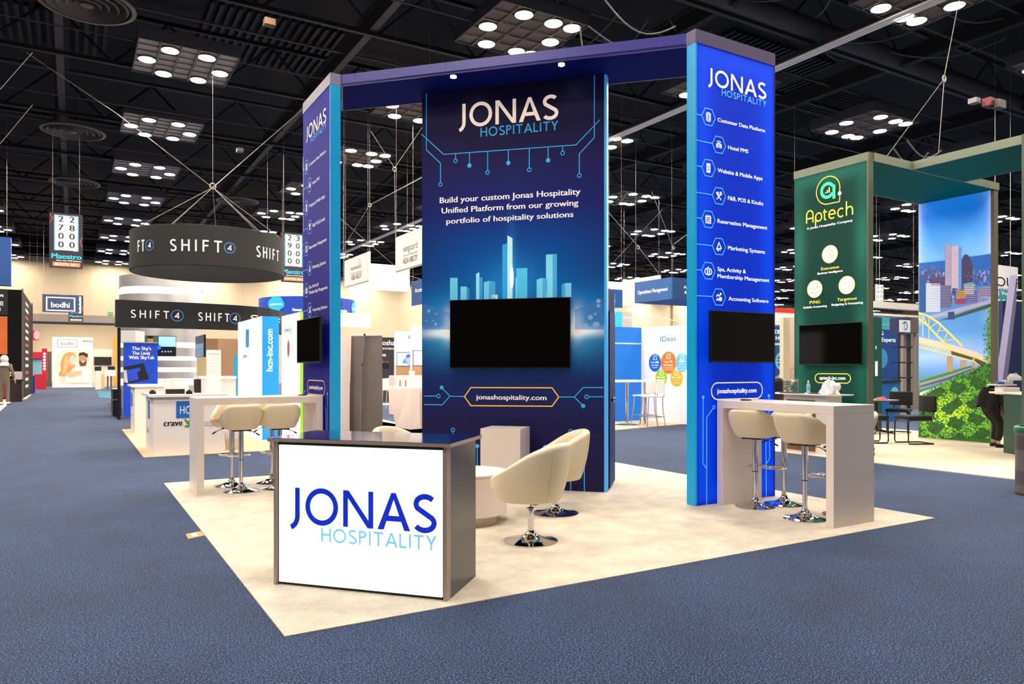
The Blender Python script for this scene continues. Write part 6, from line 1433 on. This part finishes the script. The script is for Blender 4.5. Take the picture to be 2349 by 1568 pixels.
# bar table and chairs
g = G(1438, 975); zt_ = CH+(HY-871)/FPX*depth(g); x, y = float(g[0]), float(g[1])
t = thing('bar_table', 'small white topped bar table with chrome post in front of the blue panels', 'bar table', (x, y, .012))
MB().box(x-.75, x+.42, y-.3, y+.3, zt_-.05, zt_).build('tabletop', M('#fff8f0', .3), t); MB().lathe([(.04, .03), (.04, zt_-.05)], 20, (x, y, 0)).build('post', CHROME, t, smooth=True); MB().lathe([(.30, .012), (.30, .022), (.05, .045)], 36, (x, y, 0)).build('base', CHROME, t, smooth=True)
MB().lathe([(.035, .03), (.035, zt_-.05)], 20, (x+.45-.08, y-.25, 0)).build('post', CHROME, t, smooth=True)
def bar_chair():
    t = thing('bar_chair', '-', 'chair', (0, 0, 0), local=True)
    MB().box(-.2, .22, -.2, .2, .73, .76).build('seat', M('#fbf0e6', .4), t, bevel=.012)
    bk = MB().box(-.225, -.2, -.19, .19, .80, 1.14).build('backrest', M('#f8efe6', .45), t, bevel=.008)
    m = MB()
    for zz_ in range(6):
        for yy in range(7): m.box(-.2, -.198, -.16+yy*.05, -.14+yy*.05, .83+zz_*.05, .86+zz_*.05)
    m.build('lacing', M('#b8a898', .6), bk, kind='stuff')
    for sy in (-1, 1):
        MB().tube([(.18, sy*.17, .73), (.20, sy*.18, .4), (.25, sy*.22, 0)], .011, 8).build('leg', CHROME, t, smooth=True)
        MB().tube([(-.21, sy*.17, 1.0), (-.21, sy*.17, .74), (-.17, sy*.18, .7), (-.18, sy*.19, .4), (-.24, sy*.22, 0)], .011, 8).build('leg', CHROME, t, smooth=True)
    MB().tube([(.21, -.19, .26), (.21, .19, .26), (-.19, .19, .26), (-.19, -.19, .26)], .008, 6, True).build('foot_rail', CHROME, t)
    return t
bc = bar_chair(); g = G(1497, 981); bc.location = (g[0], g[1], .012); bc.rotation_euler.z = lft+.25; bc['label'] = 'white laced bar chair seen side-on under the green round statistic'; bc['group'] = 'white bar chairs at the small bar table'
g = G(1478, 976.5); copy_thing(bc, (g[0], g[1], .012), lft-.75+PI*.0, 'white laced bar chair with its back towards the blue panels')
# hanging blue square ring and boards
gA, gB = AT(1456, 844, 30), AT(1541, 844, 28.15); pO = Plane((gA[0], gA[1]), (gA[0], gB[1])); zlo, zhi = CH+(HY-695)/FPX*30, CH+(HY-648)/FPX*30
L_ = abs(gA[1]-gB[1]); xo, yo = gA[0], gA[1]; L2 = 4.4
t = thing('hanging_sign', 'blue square hanging sign with white lettering above the white info wall', 'hanging sign', (xo, yo-L_, zlo))
MB().box(xo, xo+.06, yo-L_, yo, zlo, zhi).build('side_board', NB, t); MB().box(xo+.06, xo+L2, yo-L_, yo-L_+.06, zlo, zhi).build('front_board', NB2, t); MB().box(xo+.06, xo+L2, yo-.06, yo, zlo, zhi).build('rear_board', NB2, t); MB().box(xo+L2-.06, xo+L2, yo-L_+.06, yo-.06, zlo, zhi).build('end_board', NB2, t)
lines(pO, t, [('Operations Management', 1463, 1532, 675, 666)], M('#ffffff', .5, emit=.3), None, .01)
pO2 = Plane((xo, yo-L_), (xo+1, yo-L_)); lines(pO2, t, [('Asset', 1568, 1590, 661, 654), ('& Energy', 1570, 1600, 673, 666)], M('#ffffff', .5, emit=.3), None, .01)
wires(t, [(xo+.03, yo-.03, zhi-.01), (xo+.03, yo-L_+.03, zhi-.01), (xo+L2-.03, yo-.03, zhi-.01)])
pq = vpl(1400, 27); t = board('hanging_sign', 'end of a blue hanging sign just right of the navy centre wall', 'hanging sign', pq, 1392, 1428, 662, 706, .05, NB); lines(pq, t, [('ment', 1385, 1412, 691, 684)], M('#ffffff', .5, emit=.3), None, .02); wires(t, [pq.pt(*pq.px(X, 664), -.02) for X in (1398, 1426)])
pq = upl(1427, 40); t = board('hanging_sign', 'large plain white hanging sign behind the blue square sign', 'hanging sign', pq, 1427, 1513, 644, 694, .1, M('#d9cdc0', .6, emit=.05)); p2 = vpl(1360, 36.5); a = p2.px(1360, 642); b = p2.px(1427, 694); MB().slab(p2, a[0], b[0], b[1], a[1], -.1, 0).build('front_board', WS, t)
wires(t, [pq.pt(*pq.px(X, 650), -.05) for X in (1430, 1510)])
# things between the bright tower and the green tower
for (nm, X0, X1, Y0, Y1, dep, th, col, em, lb, cat, z) in (
    ('hanging_sign', 1772, 1832, 706, 746, 26, .3, '#f2ece8', .15, 'white hanging sign with a red top band between the two towers', 'hanging sign', None),
    ('blue_poster_wall', 1772, 1799, 746, 920, 20, .1, '#0d4a80', .1, 'dark blue poster wall with white words between the two towers', 'poster wall', 0),
    ('wood_partition', 1797, 1812, 728, 930, 16.5, .1, '#ead6ba', 0, 'pale wood post panel left of the green tower', 'partition', 0),
    ('wood_wall', 1808, 1835, 727, 930, 17.2, .1, '#ecd8c2', 0, 'pale veneer wall with faint framed notice left of the green tower', 'partition', 0)):
    pq = vpl(X0, dep); t = board(nm, lb, cat, pq, X0, X1, Y0, Y1, th, M(col, .5, emit=em, vary=.08, vscale=2), z=z)
    if nm == 'hanging_sign':
        quad(pq, t, 'red_band', 1772, 1832, 706, 719, M('#e02a10', .5, emit=.3), .01); lines(pq, t, [('PHOTO', 1781, 1812, 742, 735)], M('#c8c0be', .5), None, 0, off=.012); wires(t, [pq.pt(*pq.px(X, 708), -.1) for X in (1776, 1828)])
    if nm == 'blue_poster_wall':
        lines(pq, t, [('DESIGN', 1777, 1812, 765, 755), ('HOSPI', 1779, 1812, 779, 770), ('usted by', 1777, 1806, 791, 784)], M('#f4f6fa', .5, emit=.3), None, .03)
        for Y, s1, s2 in ((828, 'Financial', 'Reporting'), (878, 'Integration', 'Services')):
            c_ = pq.px(1792, Y); MB().disc(pq, c_, .25, .006, 28).build('pale_ring', M('#5aa8c0', .5, emit=.2), t); MB().disc(pq, c_, .16, .008, 24).build('ring_centre', M('#0d3a70', .5, emit=.1), t)
            lines(pq, t, [(s1, 1784, 1800, Y-2, Y-5), (s2, 1783, 1800, Y+4, Y+1)], M('#ffffff', .5, emit=.3), None, .02, off=.012)
    if nm == 'wood_wall':
        a = pq.px(1813, 846); b = pq.px(1845, 876); m = MB(); m.stroke(pq, [(a[0], a[1]), (b[0], a[1]), (b[0], b[1]), (a[0], b[1])], .012, .005, True); m.build('notice_frame', M('#b8a48c', .5), t); lines(pq, t, [('Apt', 1823, 1834, 856, 852), ('house', 1820, 1836, 863, 859), ('delivers', 1818, 1840, 870, 866)], M('#8a7a68', .5), None, 0)
g = AT(1782, 844, 15); t = thing('office_chair', 'rounded black chair back showing between the two towers over the bar table', 'chair', (g[0], g[1], 0))
MB().grid(lambda a, b: (g[0]+.28*math.sin(PI*b)*math.cos(2*PI*a), g[1]+.12*math.sin(PI*b)*math.sin(2*PI*a), .95-.42*math.cos(PI*b)*.75), 18, 12, True).build('backrest', M('#0c0b0c', .4), t, smooth=True)
MB().lathe([(.25, .46), (.27, .5), (.25, .54)], 24, (g[0]+.1, g[1]-.1, 0)).build('seat', BLACK, t); MB().tube([(g[0], g[1], .1), (g[0], g[1], .65)], .03, 8).build('column', BLACK, t)
for k in range(5): a = k*1.257; MB().tube([(g[0], g[1], .12), (g[0]+.3*math.cos(a), g[1]+.3*math.sin(a), .03)], .02, 6).build('foot', BLACK, t)
# right of the green tower
for (nm, X0, X1, Y0, Y1, dep, th, col, em, lb, cat, z) in (
    ('teal_tower', 2000, 2023, 727, 1015, 16.8, .12, '#0a4f44', .12, 'dark teal end tower seen edge-on behind the round table', 'tower', 0.012),
    ('blue_info_wall', 2015, 2061, 725, 950, 22, .1, '#0c3f88', .15, 'blue info wall with teal top band behind the black chairs', 'display wall', 0),
    ('info_desk', 2023, 2063, 873, 948, 20, .5, '#1866b0', .1, 'blue info desk with black top behind the black chairs', 'desk', 0),
    ('grey_wall', 2060, 2112, 765, 950, 26, .2, '#9a948c', 0, 'streaky grey wall behind the tall black display stand', 'partition', 0),
    ('brown_header', 2076, 2112, 726, 764, 25.5, .3, '#6e5f52', 0, 'brown header board above the streaky grey wall', 'header', None),
    ('hanging_sign', 2005, 2112, 690, 712, 34, .4, '#d9d2c4', .05, 'long pale hanging beam right of the green tower', 'hanging sign', None),
    ('white_header', 2000, 2112, 717, 729, 30, .4, '#e8e0d4', .05, 'white booth header above the blue info wall', 'header', None),
    ('hanging_sign', 2283, 2335, 606, 668, 26, .3, '#f4f2f0', .2, 'white hanging sign with large cut off black letters by the right post', 'hanging sign', None),
    ('teal_sign', 2283, 2330, 662, 716, 24, .2, '#3a8a96', .15, 'teal sign with white service words by the right post', 'sign', None),
    ('green_poster', 2284, 2307, 712, 890, 20, .06, '#7ed86a', .3, 'bright green arched poster right of the city picture', 'poster', 0),
    ('white_back_panel', 2283, 2312, 718, 890, 21, .1, '#eef4f0', .2, 'white panel behind the green arched poster', 'partition', 0),
    ('navy_wall', 2300, 2345, 690, 890, 18.5, .1, '#0c1c52', .05, 'navy wall behind the goods on the green counter', 'partition', 0)):
    pq = vpl(X0, dep); t = board(nm, lb, cat, pq, X0, X1, Y0, Y1, th, M(col, .5, emit=em, vary=.15 if nm == 'grey_wall' else .03, vscale=3), z=z)
    W5 = M('#f6f8fa', .5, emit=.4)
    if nm == 'blue_info_wall': quad(pq, t, 'teal_band', 2015, 2061, 726, 757, M('#3f9aa4', .5, emit=.1), .004); lines(pq, t, [('Experts', 2022, 2054, 783, 773), ('G', 2018, 2026, 768, 759)], W5, None, .02, off=.008); lines(pq, t, [('Accounting Solutions', 2018, 2056, 745, 740)], M('#a8d4d8', .5, emit=.1), None, 0, off=.008); MB().disc(pq, pq.px(2022, 822), .3, .006, 24).build('pale_disc', M('#3f8fc0', .5, emit=.1), t)
    if nm == 'teal_tower': quad(pq, t, 'white_mark', 2007, 2013, 828, 862, W5, .004); lines(pq, t, [('g', 2007, 2011, 798, 790)], W5, None, .02, off=.006)
    if nm == 'info_desk': a = pq.px(2020, 872); b = pq.px(2064, 876); MB().slab(pq, a[0], b[0], b[1], a[1], -.55, .05).build('desk_top', BLACK, t); MB().disc(pq, pq.px(2052, 905), .2, .006, 20, .22).build('pale_arch', M('#5ac0c8', .5, emit=.2), t)
    if nm == 'hanging_sign' and X0 > 2200: lines(pq, t, [('OUR', 2284, 2345, 655, 632)], M('#1a1a1c', .5), None, .0, off=.008); lines(pq, t, [('UNIC', 2284, 2325, 663, 658)], M('#8a8a8e', .5), None, 0, off=.008); wires(t, [pq.pt(*pq.px(X, 608), -.1) for X in (2290, 2325)])
    if nm == 'hanging_sign' and X0 < 2200: wires(t, [pq.pt(*pq.px(X, 692), -.1) for X in (2015, 2100)])
    if nm == 'teal_sign': lines(pq, t, [('| Voice', 2290, 2325, 675, 666), ('T Services', 2286, 2345, 695, 685), ('Guest', 2291, 2322, 713, 704)], W5, None, .0, off=.008); wires(t, [pq.pt(*pq.px(X, 664), -.1) for X in (2290, 2325)])
    if nm in ('brown_header', 'white_header'):
        m = MB(); a = pq.px(X0+4, Y1-2); b = pq.px(X1-4, Y1-2)
        for x in (a[0], b[0]): p = pq.pt(x, 0, -th/2); post(m, p[0], p[1], 0, a[1], .05)
        m.build('support_post', M('#8a8078', .5), t)
    if nm == 'green_poster':
        MB().disc(pq, pq.px(2295.5, 713), (pq.px(2307, 713)[0]-pq.px(2284, 713)[0])/2, .0, 24).build('arched_top', M('#a8dc90', .5, emit=.2), t)
        lines(pq, t, [('ADVANCED', 2283, 2299, 751, 744), ('BEDROOM', 2283, 2301, 761, 754), ('APPLICATIONS', 2283, 2304, 771, 764)], M('#2a7a3a', .5), None, 0)
        for k in range(7): quad(pq, t, 'pale_stripe', 2285, 2304, 778+k*6, 780+k*6, M('#c8f0bc', .5, emit=.3), .003)
# leaning violet slab
pq = vpl(2290, 17.6); t = thing('leaning_slab', 'tall violet-grey slab leaning behind the green counter', 'slab', pq.pt(pq.px(2297, 880)[0], 0)); q = pq.px
P = [q(2290, 885), q(2303, 885), q(2332, 690), q(2332, 630)]
P[0] = (P[0][0]-.1, .0); P[1] = (P[1][0]-.1, .0)
MB().add([pq.pt(x, z, 0) for x, z in P]+[pq.pt(x, z, -.15) for x, z in P], [(0, 1, 2, 3), (7, 6, 5, 4), (0, 4, 5, 1), (1, 5, 6, 2), (2, 6, 7, 3), (3, 7, 4, 0)]).build('slab', M('#7a769c', .4), t)
# tall display stand with round wave emblem
pq = vpl(2060, 21); t = thing('display_stand', 'tall black shelf stand topped by a lit square emblem behind the chairs', 'stand', pq.pt(.3, 0))
a = pq.px(2060, 728); b = pq.px(2092, 767); MB().slab(pq, a[0], b[0]-.05, b[1], a[1], -.25, 0).build('emblem_box', M('#1c2450', .4), t); quad(pq, t, 'emblem_panel', 2062, 2088, 733, 762, M('#c8ccd4', .5, emit=.2), .004)
c_ = pq.px(2075, 747); m = MB(); m.stroke(pq, arc(c_[0]+.02, c_[1], .10, .11, -100, 130, 14), .035, .006); m.build('emblem', M('#16305e', .5), t); m = MB(); m.stroke(pq, [(c_[0]-.12, c_[1]+.08), (c_[0], c_[1]+.05), (c_[0]-.05, c_[1]-.12)], .03, .007); m.build('emblem_wave', M('#2f9aa4', .5), t)
for X in (2062, 2087, 2090): p = pq.pt(pq.px(X, 800)[0], 0, -.1 if X == 2090 else 0); MB().box(p[0]-.02, p[0]+.02, p[1]-.02, p[1]+.02, 0, b[1]).build('upright', BLACK, t)
for Y in (795, 831, 866, 910): a = pq.px(2060, Y); bb = pq.px(2092, Y); MB().slab(pq, a[0], bb[0], a[1]-.02, a[1]+.02, -.22, .02).build('shelf', M('#14141c', .4), t)

tag(MB().box(-7.0, -6.8, 8, 31, 0, 4.6).box(-14, -7.0, 8, 8.2, 0, 4.6).build('booth_wall', M('#1c1a20', .6)), 'dark booth wall left of the aisle, outside the picture, seen only mirrored in the left screen', 'booth wall')

# ================================================================== PEOPLE
def skin_body(name, chain, edges, mat, parent, sub=2, root=0):
    me = bpy.data.meshes.new(name); me.from_pydata([c[0] for c in chain], edges, []); me.materials.append(mat)
    o = bpy.data.objects.new(name, me); COL.objects.link(o); o.parent = parent
    md = o.modifiers.new('skin', 'SKIN'); sv = me.skin_vertices[0].data
    for i, c in enumerate(chain): sv[i].radius = (c[1], c[2] if len(c) > 2 else c[1]); sv[i].use_root = (i == root)
    md.use_smooth_shade = True
    s_ = o.modifiers.new('sub', 'SUBSURF'); s_.levels = sub; s_.render_levels = sub
    # bake so that the body is one plain continuous mesh
    dg = bpy.context.evaluated_depsgraph_get(); me2 = bpy.data.meshes.new_from_object(o.evaluated_get(dg)); o.modifiers.clear(); o.data = me2; me2.name = name
    me2.polygons.foreach_set('use_smooth', [True]*len(me2.polygons)); return o
def head(parent, c, r, skin, facing, look_down=0):
    """simple shaped head: skull, jaw, nose, ears, eyes, mouth; facing = unit xy"""
    fx, fy = facing; sx, sy = -fy, fx
    def P(f, s, u): return (c[0]+(f*fx+s*sx)*r, c[1]+(f*fy+s*sy)*r, c[2]+u*r)
    def fn(a, b):
        th = 2*PI*a; ph = PI*b; f = math.cos(th)*math.sin(ph); s = math.sin(th)*math.sin(ph); u = -math.cos(ph)
        w_ = 1-.22*max(0, -u)**1.5; return P(f*(.98 if f > 0 else 1.02)*w_, s*.78*w_, u*1.22+(.0 if u > 0 else 0))
    m = MB().grid(fn, 24, 16, True)
    m.ball(P(1.02, 0, -.12), r*.14, 8, (1, 1, 1.6)); 
    for s in (-1, 1): m.ball(P(0, s*.80, -.08), r*.17, 8, (1, .6, 1.4))
    h = m.build('head', skin, parent, smooth=True)
    for s in (-1, 1): MB().ball(P(.90, s*.30, .02), r*.09, 8).build('eye', M('#201816', .3), h, smooth=True)
    MB().ball(P(.90, 0, -.52), r*.2, 8, (.5, 1, .3)).build('mouth', M('#a0524a', .5), h, smooth=True)
    return h
def hand(parent, wrist, d, side, skin, r=.011):
    """palm with four fingers and a thumb, one skinned surface; d = pointing direction"""
    d = Vector(d).normalized(); s = Vector(side).normalized(); w = Vector(wrist)
    ch = [(tuple(w), .026, .018), (tuple(w+d*.05), .038, .016)]; ed = [(0, 1)]
    for k, (o_, L) in enumerate(((-.030, .075), (-.010, .085), (.010, .08), (.030, .065))):
        b = w+d*.09+s*o_; n = len(ch); ch += [(tuple(b), r+.001), (tuple(b+d*L*.5+Vector((0, 0, -.004))), r), (tuple(b+d*L+Vector((0, 0, -.015))), r*.8)]; ed += [(1, n), (n, n+1), (n+1, n+2)]
    n = len(ch); ch += [(tuple(w+d*.03-s*.04), r+.002), (tuple(w+d*.07-s*.06), r)]; ed += [(0, n), (n, n+1)]
    return skin_body('hand', ch, ed, skin, parent, 1, 0)
SK1, SK2 = M('#d8a888', .6), M('#d9a27e', .6)
# standing visitor at the left edge, back three-quarter view
g = G(10, 929); X0, Y0 = float(g[0]), float(g[1]); f = -RT[:2]*.3+FW[:2]*.95; f = f/np.hypot(*f); s_ = np.array([f[1], -f[0]]); K = 1.93/1.75
def W_(ff, ss, z): return (X0+(f[0]*ff+s_[0]*ss)*K, Y0+(f[1]*ff+s_[1]*ss)*K, z*K)
t = thing('person', 'person in a grey-brown suit and white head scarf standing at the left edge', 'person', (0, 0, 0), local=True)
SUIT = M('#7d6e5f', .85, bump=.1, name='grey_brown_suit')
ch = [(W_(0, 0, .95), .15, .12), (W_(0, 0, 1.15), .13, .105), (W_(.01, 0, 1.35), .16, .115), (W_(0, 0, 1.45), .07, .07),
      (W_(0, .17, 1.40), .07), (W_(.0, .25, 1.15), .055), (W_(.1, .27, .93), .042), (W_(0, -.17, 1.40), .07), (W_(-.03, -.24, 1.15), .055), (W_(.05, -.26, .92), .042),
      (W_(0, .09, .85), .095), (W_(.01, .095, .48), .075), (W_(-.02, .10, .10), .062), (W_(0, -.09, .85), .095), (W_(.03, -.095, .48), .075), (W_(.02, -.10, .10), .062)]
ed = [(0, 1), (1, 2), (2, 3), (2, 4), (4, 5), (5, 6), (2, 7), (7, 8), (8, 9), (0, 10), (10, 11), (11, 12), (0, 13), (13, 14), (14, 15)]
skin_body('body', ch, ed, SUIT, t)
hc = W_(.02, 0, 1.60); head(t, hc, .095*K, SK1, (float(f[0]), float(f[1])))
m = MB().grid(lambda a, b: (lambda th, ph: (hc[0]+(-f[0]*.012)+.128*K*math.sin(ph)*math.cos(th)*(1-.25*max(0, (math.cos(th)*f[0]+math.sin(th)*f[1]))), hc[1]+(-f[1]*.012)+.128*K*math.sin(ph)*math.sin(th)*(1-.25*max(0, (math.cos(th)*f[0]+math.sin(th)*f[1]))), hc[2]+.01-.15*K*math.cos(ph)))(2*PI*a, PI*b), 24, 14, True)
m.grid(lambda a, b: (hc[0]+(.11+.07*b)*K*math.cos(2*PI*a), hc[1]+(.11+.07*b)*K*math.sin(2*PI*a), hc[2]-(.09+.13*b)*K), 24, 4, True)
m.build('head_scarf', M('#e8e2de', .8), t, smooth=True)
hand(t, W_(.12, .275, .90), tuple(np.array(W_(.2, .28, .78))-np.array(W_(.12, .275, .90))), (f[0], f[1], 0), SK1); hand(t, W_(.07, -.265, .89), tuple(np.array(W_(.12, -.27, .77))-np.array(W_(.07, -.265, .89))), (f[0], f[1], 0), SK1)
for s in (.10, -.10):
    a = W_(-.05, s, .03); b = W_(.16, s, .025); skin_body('shoe', [(a, .042, .03), (W_(.05, s, .035), .045, .034), (b, .04, .022)], [(0, 1), (1, 2)], M('#5a2420', .5), t, 1)
# bending person behind the green counter
gf = G(2286, 1026); X0, Y0 = float(gf[0]), float(gf[1]); f = RT[:2]*.95-FW[:2]*.25; f = f/np.hypot(*f); s_ = np.array([f[1], -f[0]]); K = 1.0
t = thing('person', 'person in black with long blond hair bending down behind the green counter', 'person', (0, 0, 0), local=True)
BK = M('#0d0c10', .8, name='black_cloth')
ch = [(W_(-.20, 0, .88), .155, .14), (W_(-.10, 0, 1.03), .145, .125), (W_(.02, 0, 1.05), .16, .13), (W_(.10, 0, .97), .075, .07),
      (W_(.02, .18, .98), .068), (W_(.06, .22, .73), .052), (W_(.10, .2, .53), .04), (W_(.04, -.18, .98), .068), (W_(.12, -.2, .73), .052), (W_(.16, -.16, .51), .04),
      (W_(-.15, .10, .72), .105), (W_(.03, .12, .44), .075), (W_(-.02, .12, .12), .055), (W_(-.15, -.10, .72), .105), (W_(.05, -.12, .44), .075), (W_(-.0, -.14, .12), .055)]
skin_body('body', ch, ed, BK, t)
m = MB().grid(lambda a, b: (W_(-.17+.1*b, 0, 0)[0]+(.185+.02*math.sin(10*PI*a))*math.cos(2*PI*a)*(.8+.25*math.sin(PI*b)), W_(-.17+.1*b, 0, 0)[1]+(.185+.02*math.sin(10*PI*a))*math.sin(2*PI*a)*(.8+.25*math.sin(PI*b)), .74+.03*math.sin(6*PI*a)+.34*b), 30, 5, True); m.build('loose_shirt', BK, t, smooth=True)
hc = W_(.20, 0, .86); head(t, hc, .10, SK2, (float(f[0])*.6+float(s_[0])*0, float(f[1])*.6)) if False else head(t, hc, .10, SK2, (float(f[0]), float(f[1])))
m = MB().ball((hc[0]-f[0]*.01, hc[1]-f[1]*.01, hc[2]+.02), .118, 16, (1, 1, 1.1))
rh = random.Random(4)
for k in range(26):
    a = rh.uniform(-2.4, 2.4); p = (hc[0]+.10*(math.cos(a)*-s_[0]+math.sin(a)*f[0]), hc[1]+.10*(math.cos(a)*-s_[1]+math.sin(a)*f[1])); L = rh.uniform(.22, .42)
    m.tube([(p[0], p[1], hc[2]+.05), (p[0]+rh.uniform(-.02, .02), p[1]+rh.uniform(-.02, .02), hc[2]-L*.5), (p[0]+rh.uniform(-.03, .03), p[1]+rh.uniform(-.03, .03), hc[2]-L)], [.022, .018, .006], 6)
m.build('hair', M('#c79a5c', .6, vary=.3, vscale=30), t, smooth=True)
skin_body('forearm', [(W_(.10, .2, .55), .036), (W_(.13, .18, .42), .03), (W_(.16, .16, .31), .025)], [(0, 1), (1, 2)], SK2, t, 1)
skin_body('forearm', [(W_(.16, -.16, .53), .036), (W_(.20, -.14, .42), .03), (W_(.23, -.12, .31), .025)], [(0, 1), (1, 2)], SK2, t, 1)
hand(t, W_(.16, .16, .30), (.05, 0, -1), (f[0], f[1], 0), SK2); hand(t, W_(.23, -.12, .30), (.05, 0, -1), (f[0], f[1], 0), SK2)
for s in (.12, -.14):
    skin_body('ankle', [(W_(-.01, s, .15), .036), (W_(-.01, s, .07), .034)], [(0, 1)], SK2, t, 1)
    skin_body('sandal', [(W_(-.07, s, .035), .04, .03), (W_(.03, s, .045), .045, .038), (W_(.14, s, .03), .042, .022)], [(0, 1), (1, 2)], M('#15110f', .6), t, 1)
    for k in range(5): MB().ball(W_(.175, s-.03+k*.015, .028), .010, 6).build('toe', SK2, t, smooth=True)

# overhead wiring and small ceiling fittings
fix = [((780, 300), (905, 388), (905, 388), (1150, 300)), ]
m = MB()
for (a, b, d1, d2) in (((690, 560), (965, 640), 26, 30), ((850, 300), (905, 385), 20, 20), ((905, 385), (980, 275), 20, 21), ((905, 385), (907, 545), 20, 22.5), ((780, 500), (940, 640), 20, 24), ((848, 340), (848, 576), 24, 27), ((848, 470), (780, 580), 24, 25), ((848, 470), (1000, 390), 24, 25),
                       ((2200, 0), (2166, 176), 13, 14), ((2166, 180), (2035, 357), 14, 13.5), ((2166, 180), (2153, 350), 14, 14.2), ((1390, 480), (1464, 565), 20, 24), ((1464, 565), (1512, 628), 24, 34), ((1495, 440), (1545, 570), 22, 26), ((1545, 570), (1541, 636), 26, 28), ((1545, 560), (1600, 520), 26, 28), ((1390, 620), (1520, 480), 30, 26),
                       ((0, 205), (75, 120), 18, 18), ((0, 330), (75, 240), 20, 20)):
    m.tube([tuple(AT(*a, d1)), tuple(AT(*b, d2))], .007, 5)
m.build('rigging_cable', RIG, ceil_, kind='stuff')
for (X, Y, d) in ((905, 388, 20), (2166, 180, 14), (1464, 567, 24), (1545, 568, 26), (848, 470, 24), (750, 480, 24)):
    c = AT(X, Y, d); m = MB(); m.tube([(c[0]+.05*math.cos(k*PI/6), c[1], c[2]+.06*math.sin(k*PI/6)) for k in range(12)], .012, 6, True); m.build('rigging_ring', RIG, ceil_)
for (X, Y, d, w_, col) in ((618, 52, 17, .12, '#5a3a20'), (2270, 236, 18, .16, '#5a1214'), (2235, 232, 18, .1, '#6a6866'), (2290, 240, 18, .16, '#3a3836'), (550, 345, 20, .08, '#5a5856')):
    c = AT(X, Y, d); MB().box(c[0]-w_, c[0]+w_, c[1]-.1, c[1]+.1, c[2]-w_*.6, c[2]+w_*.6).build('junction_box', M(col, .5), ceil_)
m = MB(); rq = random.Random(8)
for k in range(26):
    c = np.array([rq.uniform(8, 20), rq.uniform(4, 14), 10.6]); P = [tuple(c+np.array([i*.5*math.cos(k), i*.5*math.sin(k), -.35*math.sin(PI*i/6)])) for i in range(7)]; m.tube(P, .018, 5)
for (a, b, d, sag) in (((1350, 60), (1600, 75), 15, .5), ((1380, -10), (1550, 60), 14, .4), ((1380, 440), (1440, 440), 22, .4), ((1330, 60), (1345, 150), 14, .1), ((2050, 340), (2130, 350), 15, .3), ((2080, 320), (2160, 345), 15, .25)):
    A_, B_ = AT(*a, d), AT(*b, d); P = [tuple(A_+(B_-A_)*i/10-np.array([0, 0, sag*math.sin(PI*i/10)])) for i in range(11)]; m.tube(P, .015, 5)
m.build('loose_wiring', M('#4a4a50', .5), ceil_, kind='stuff')
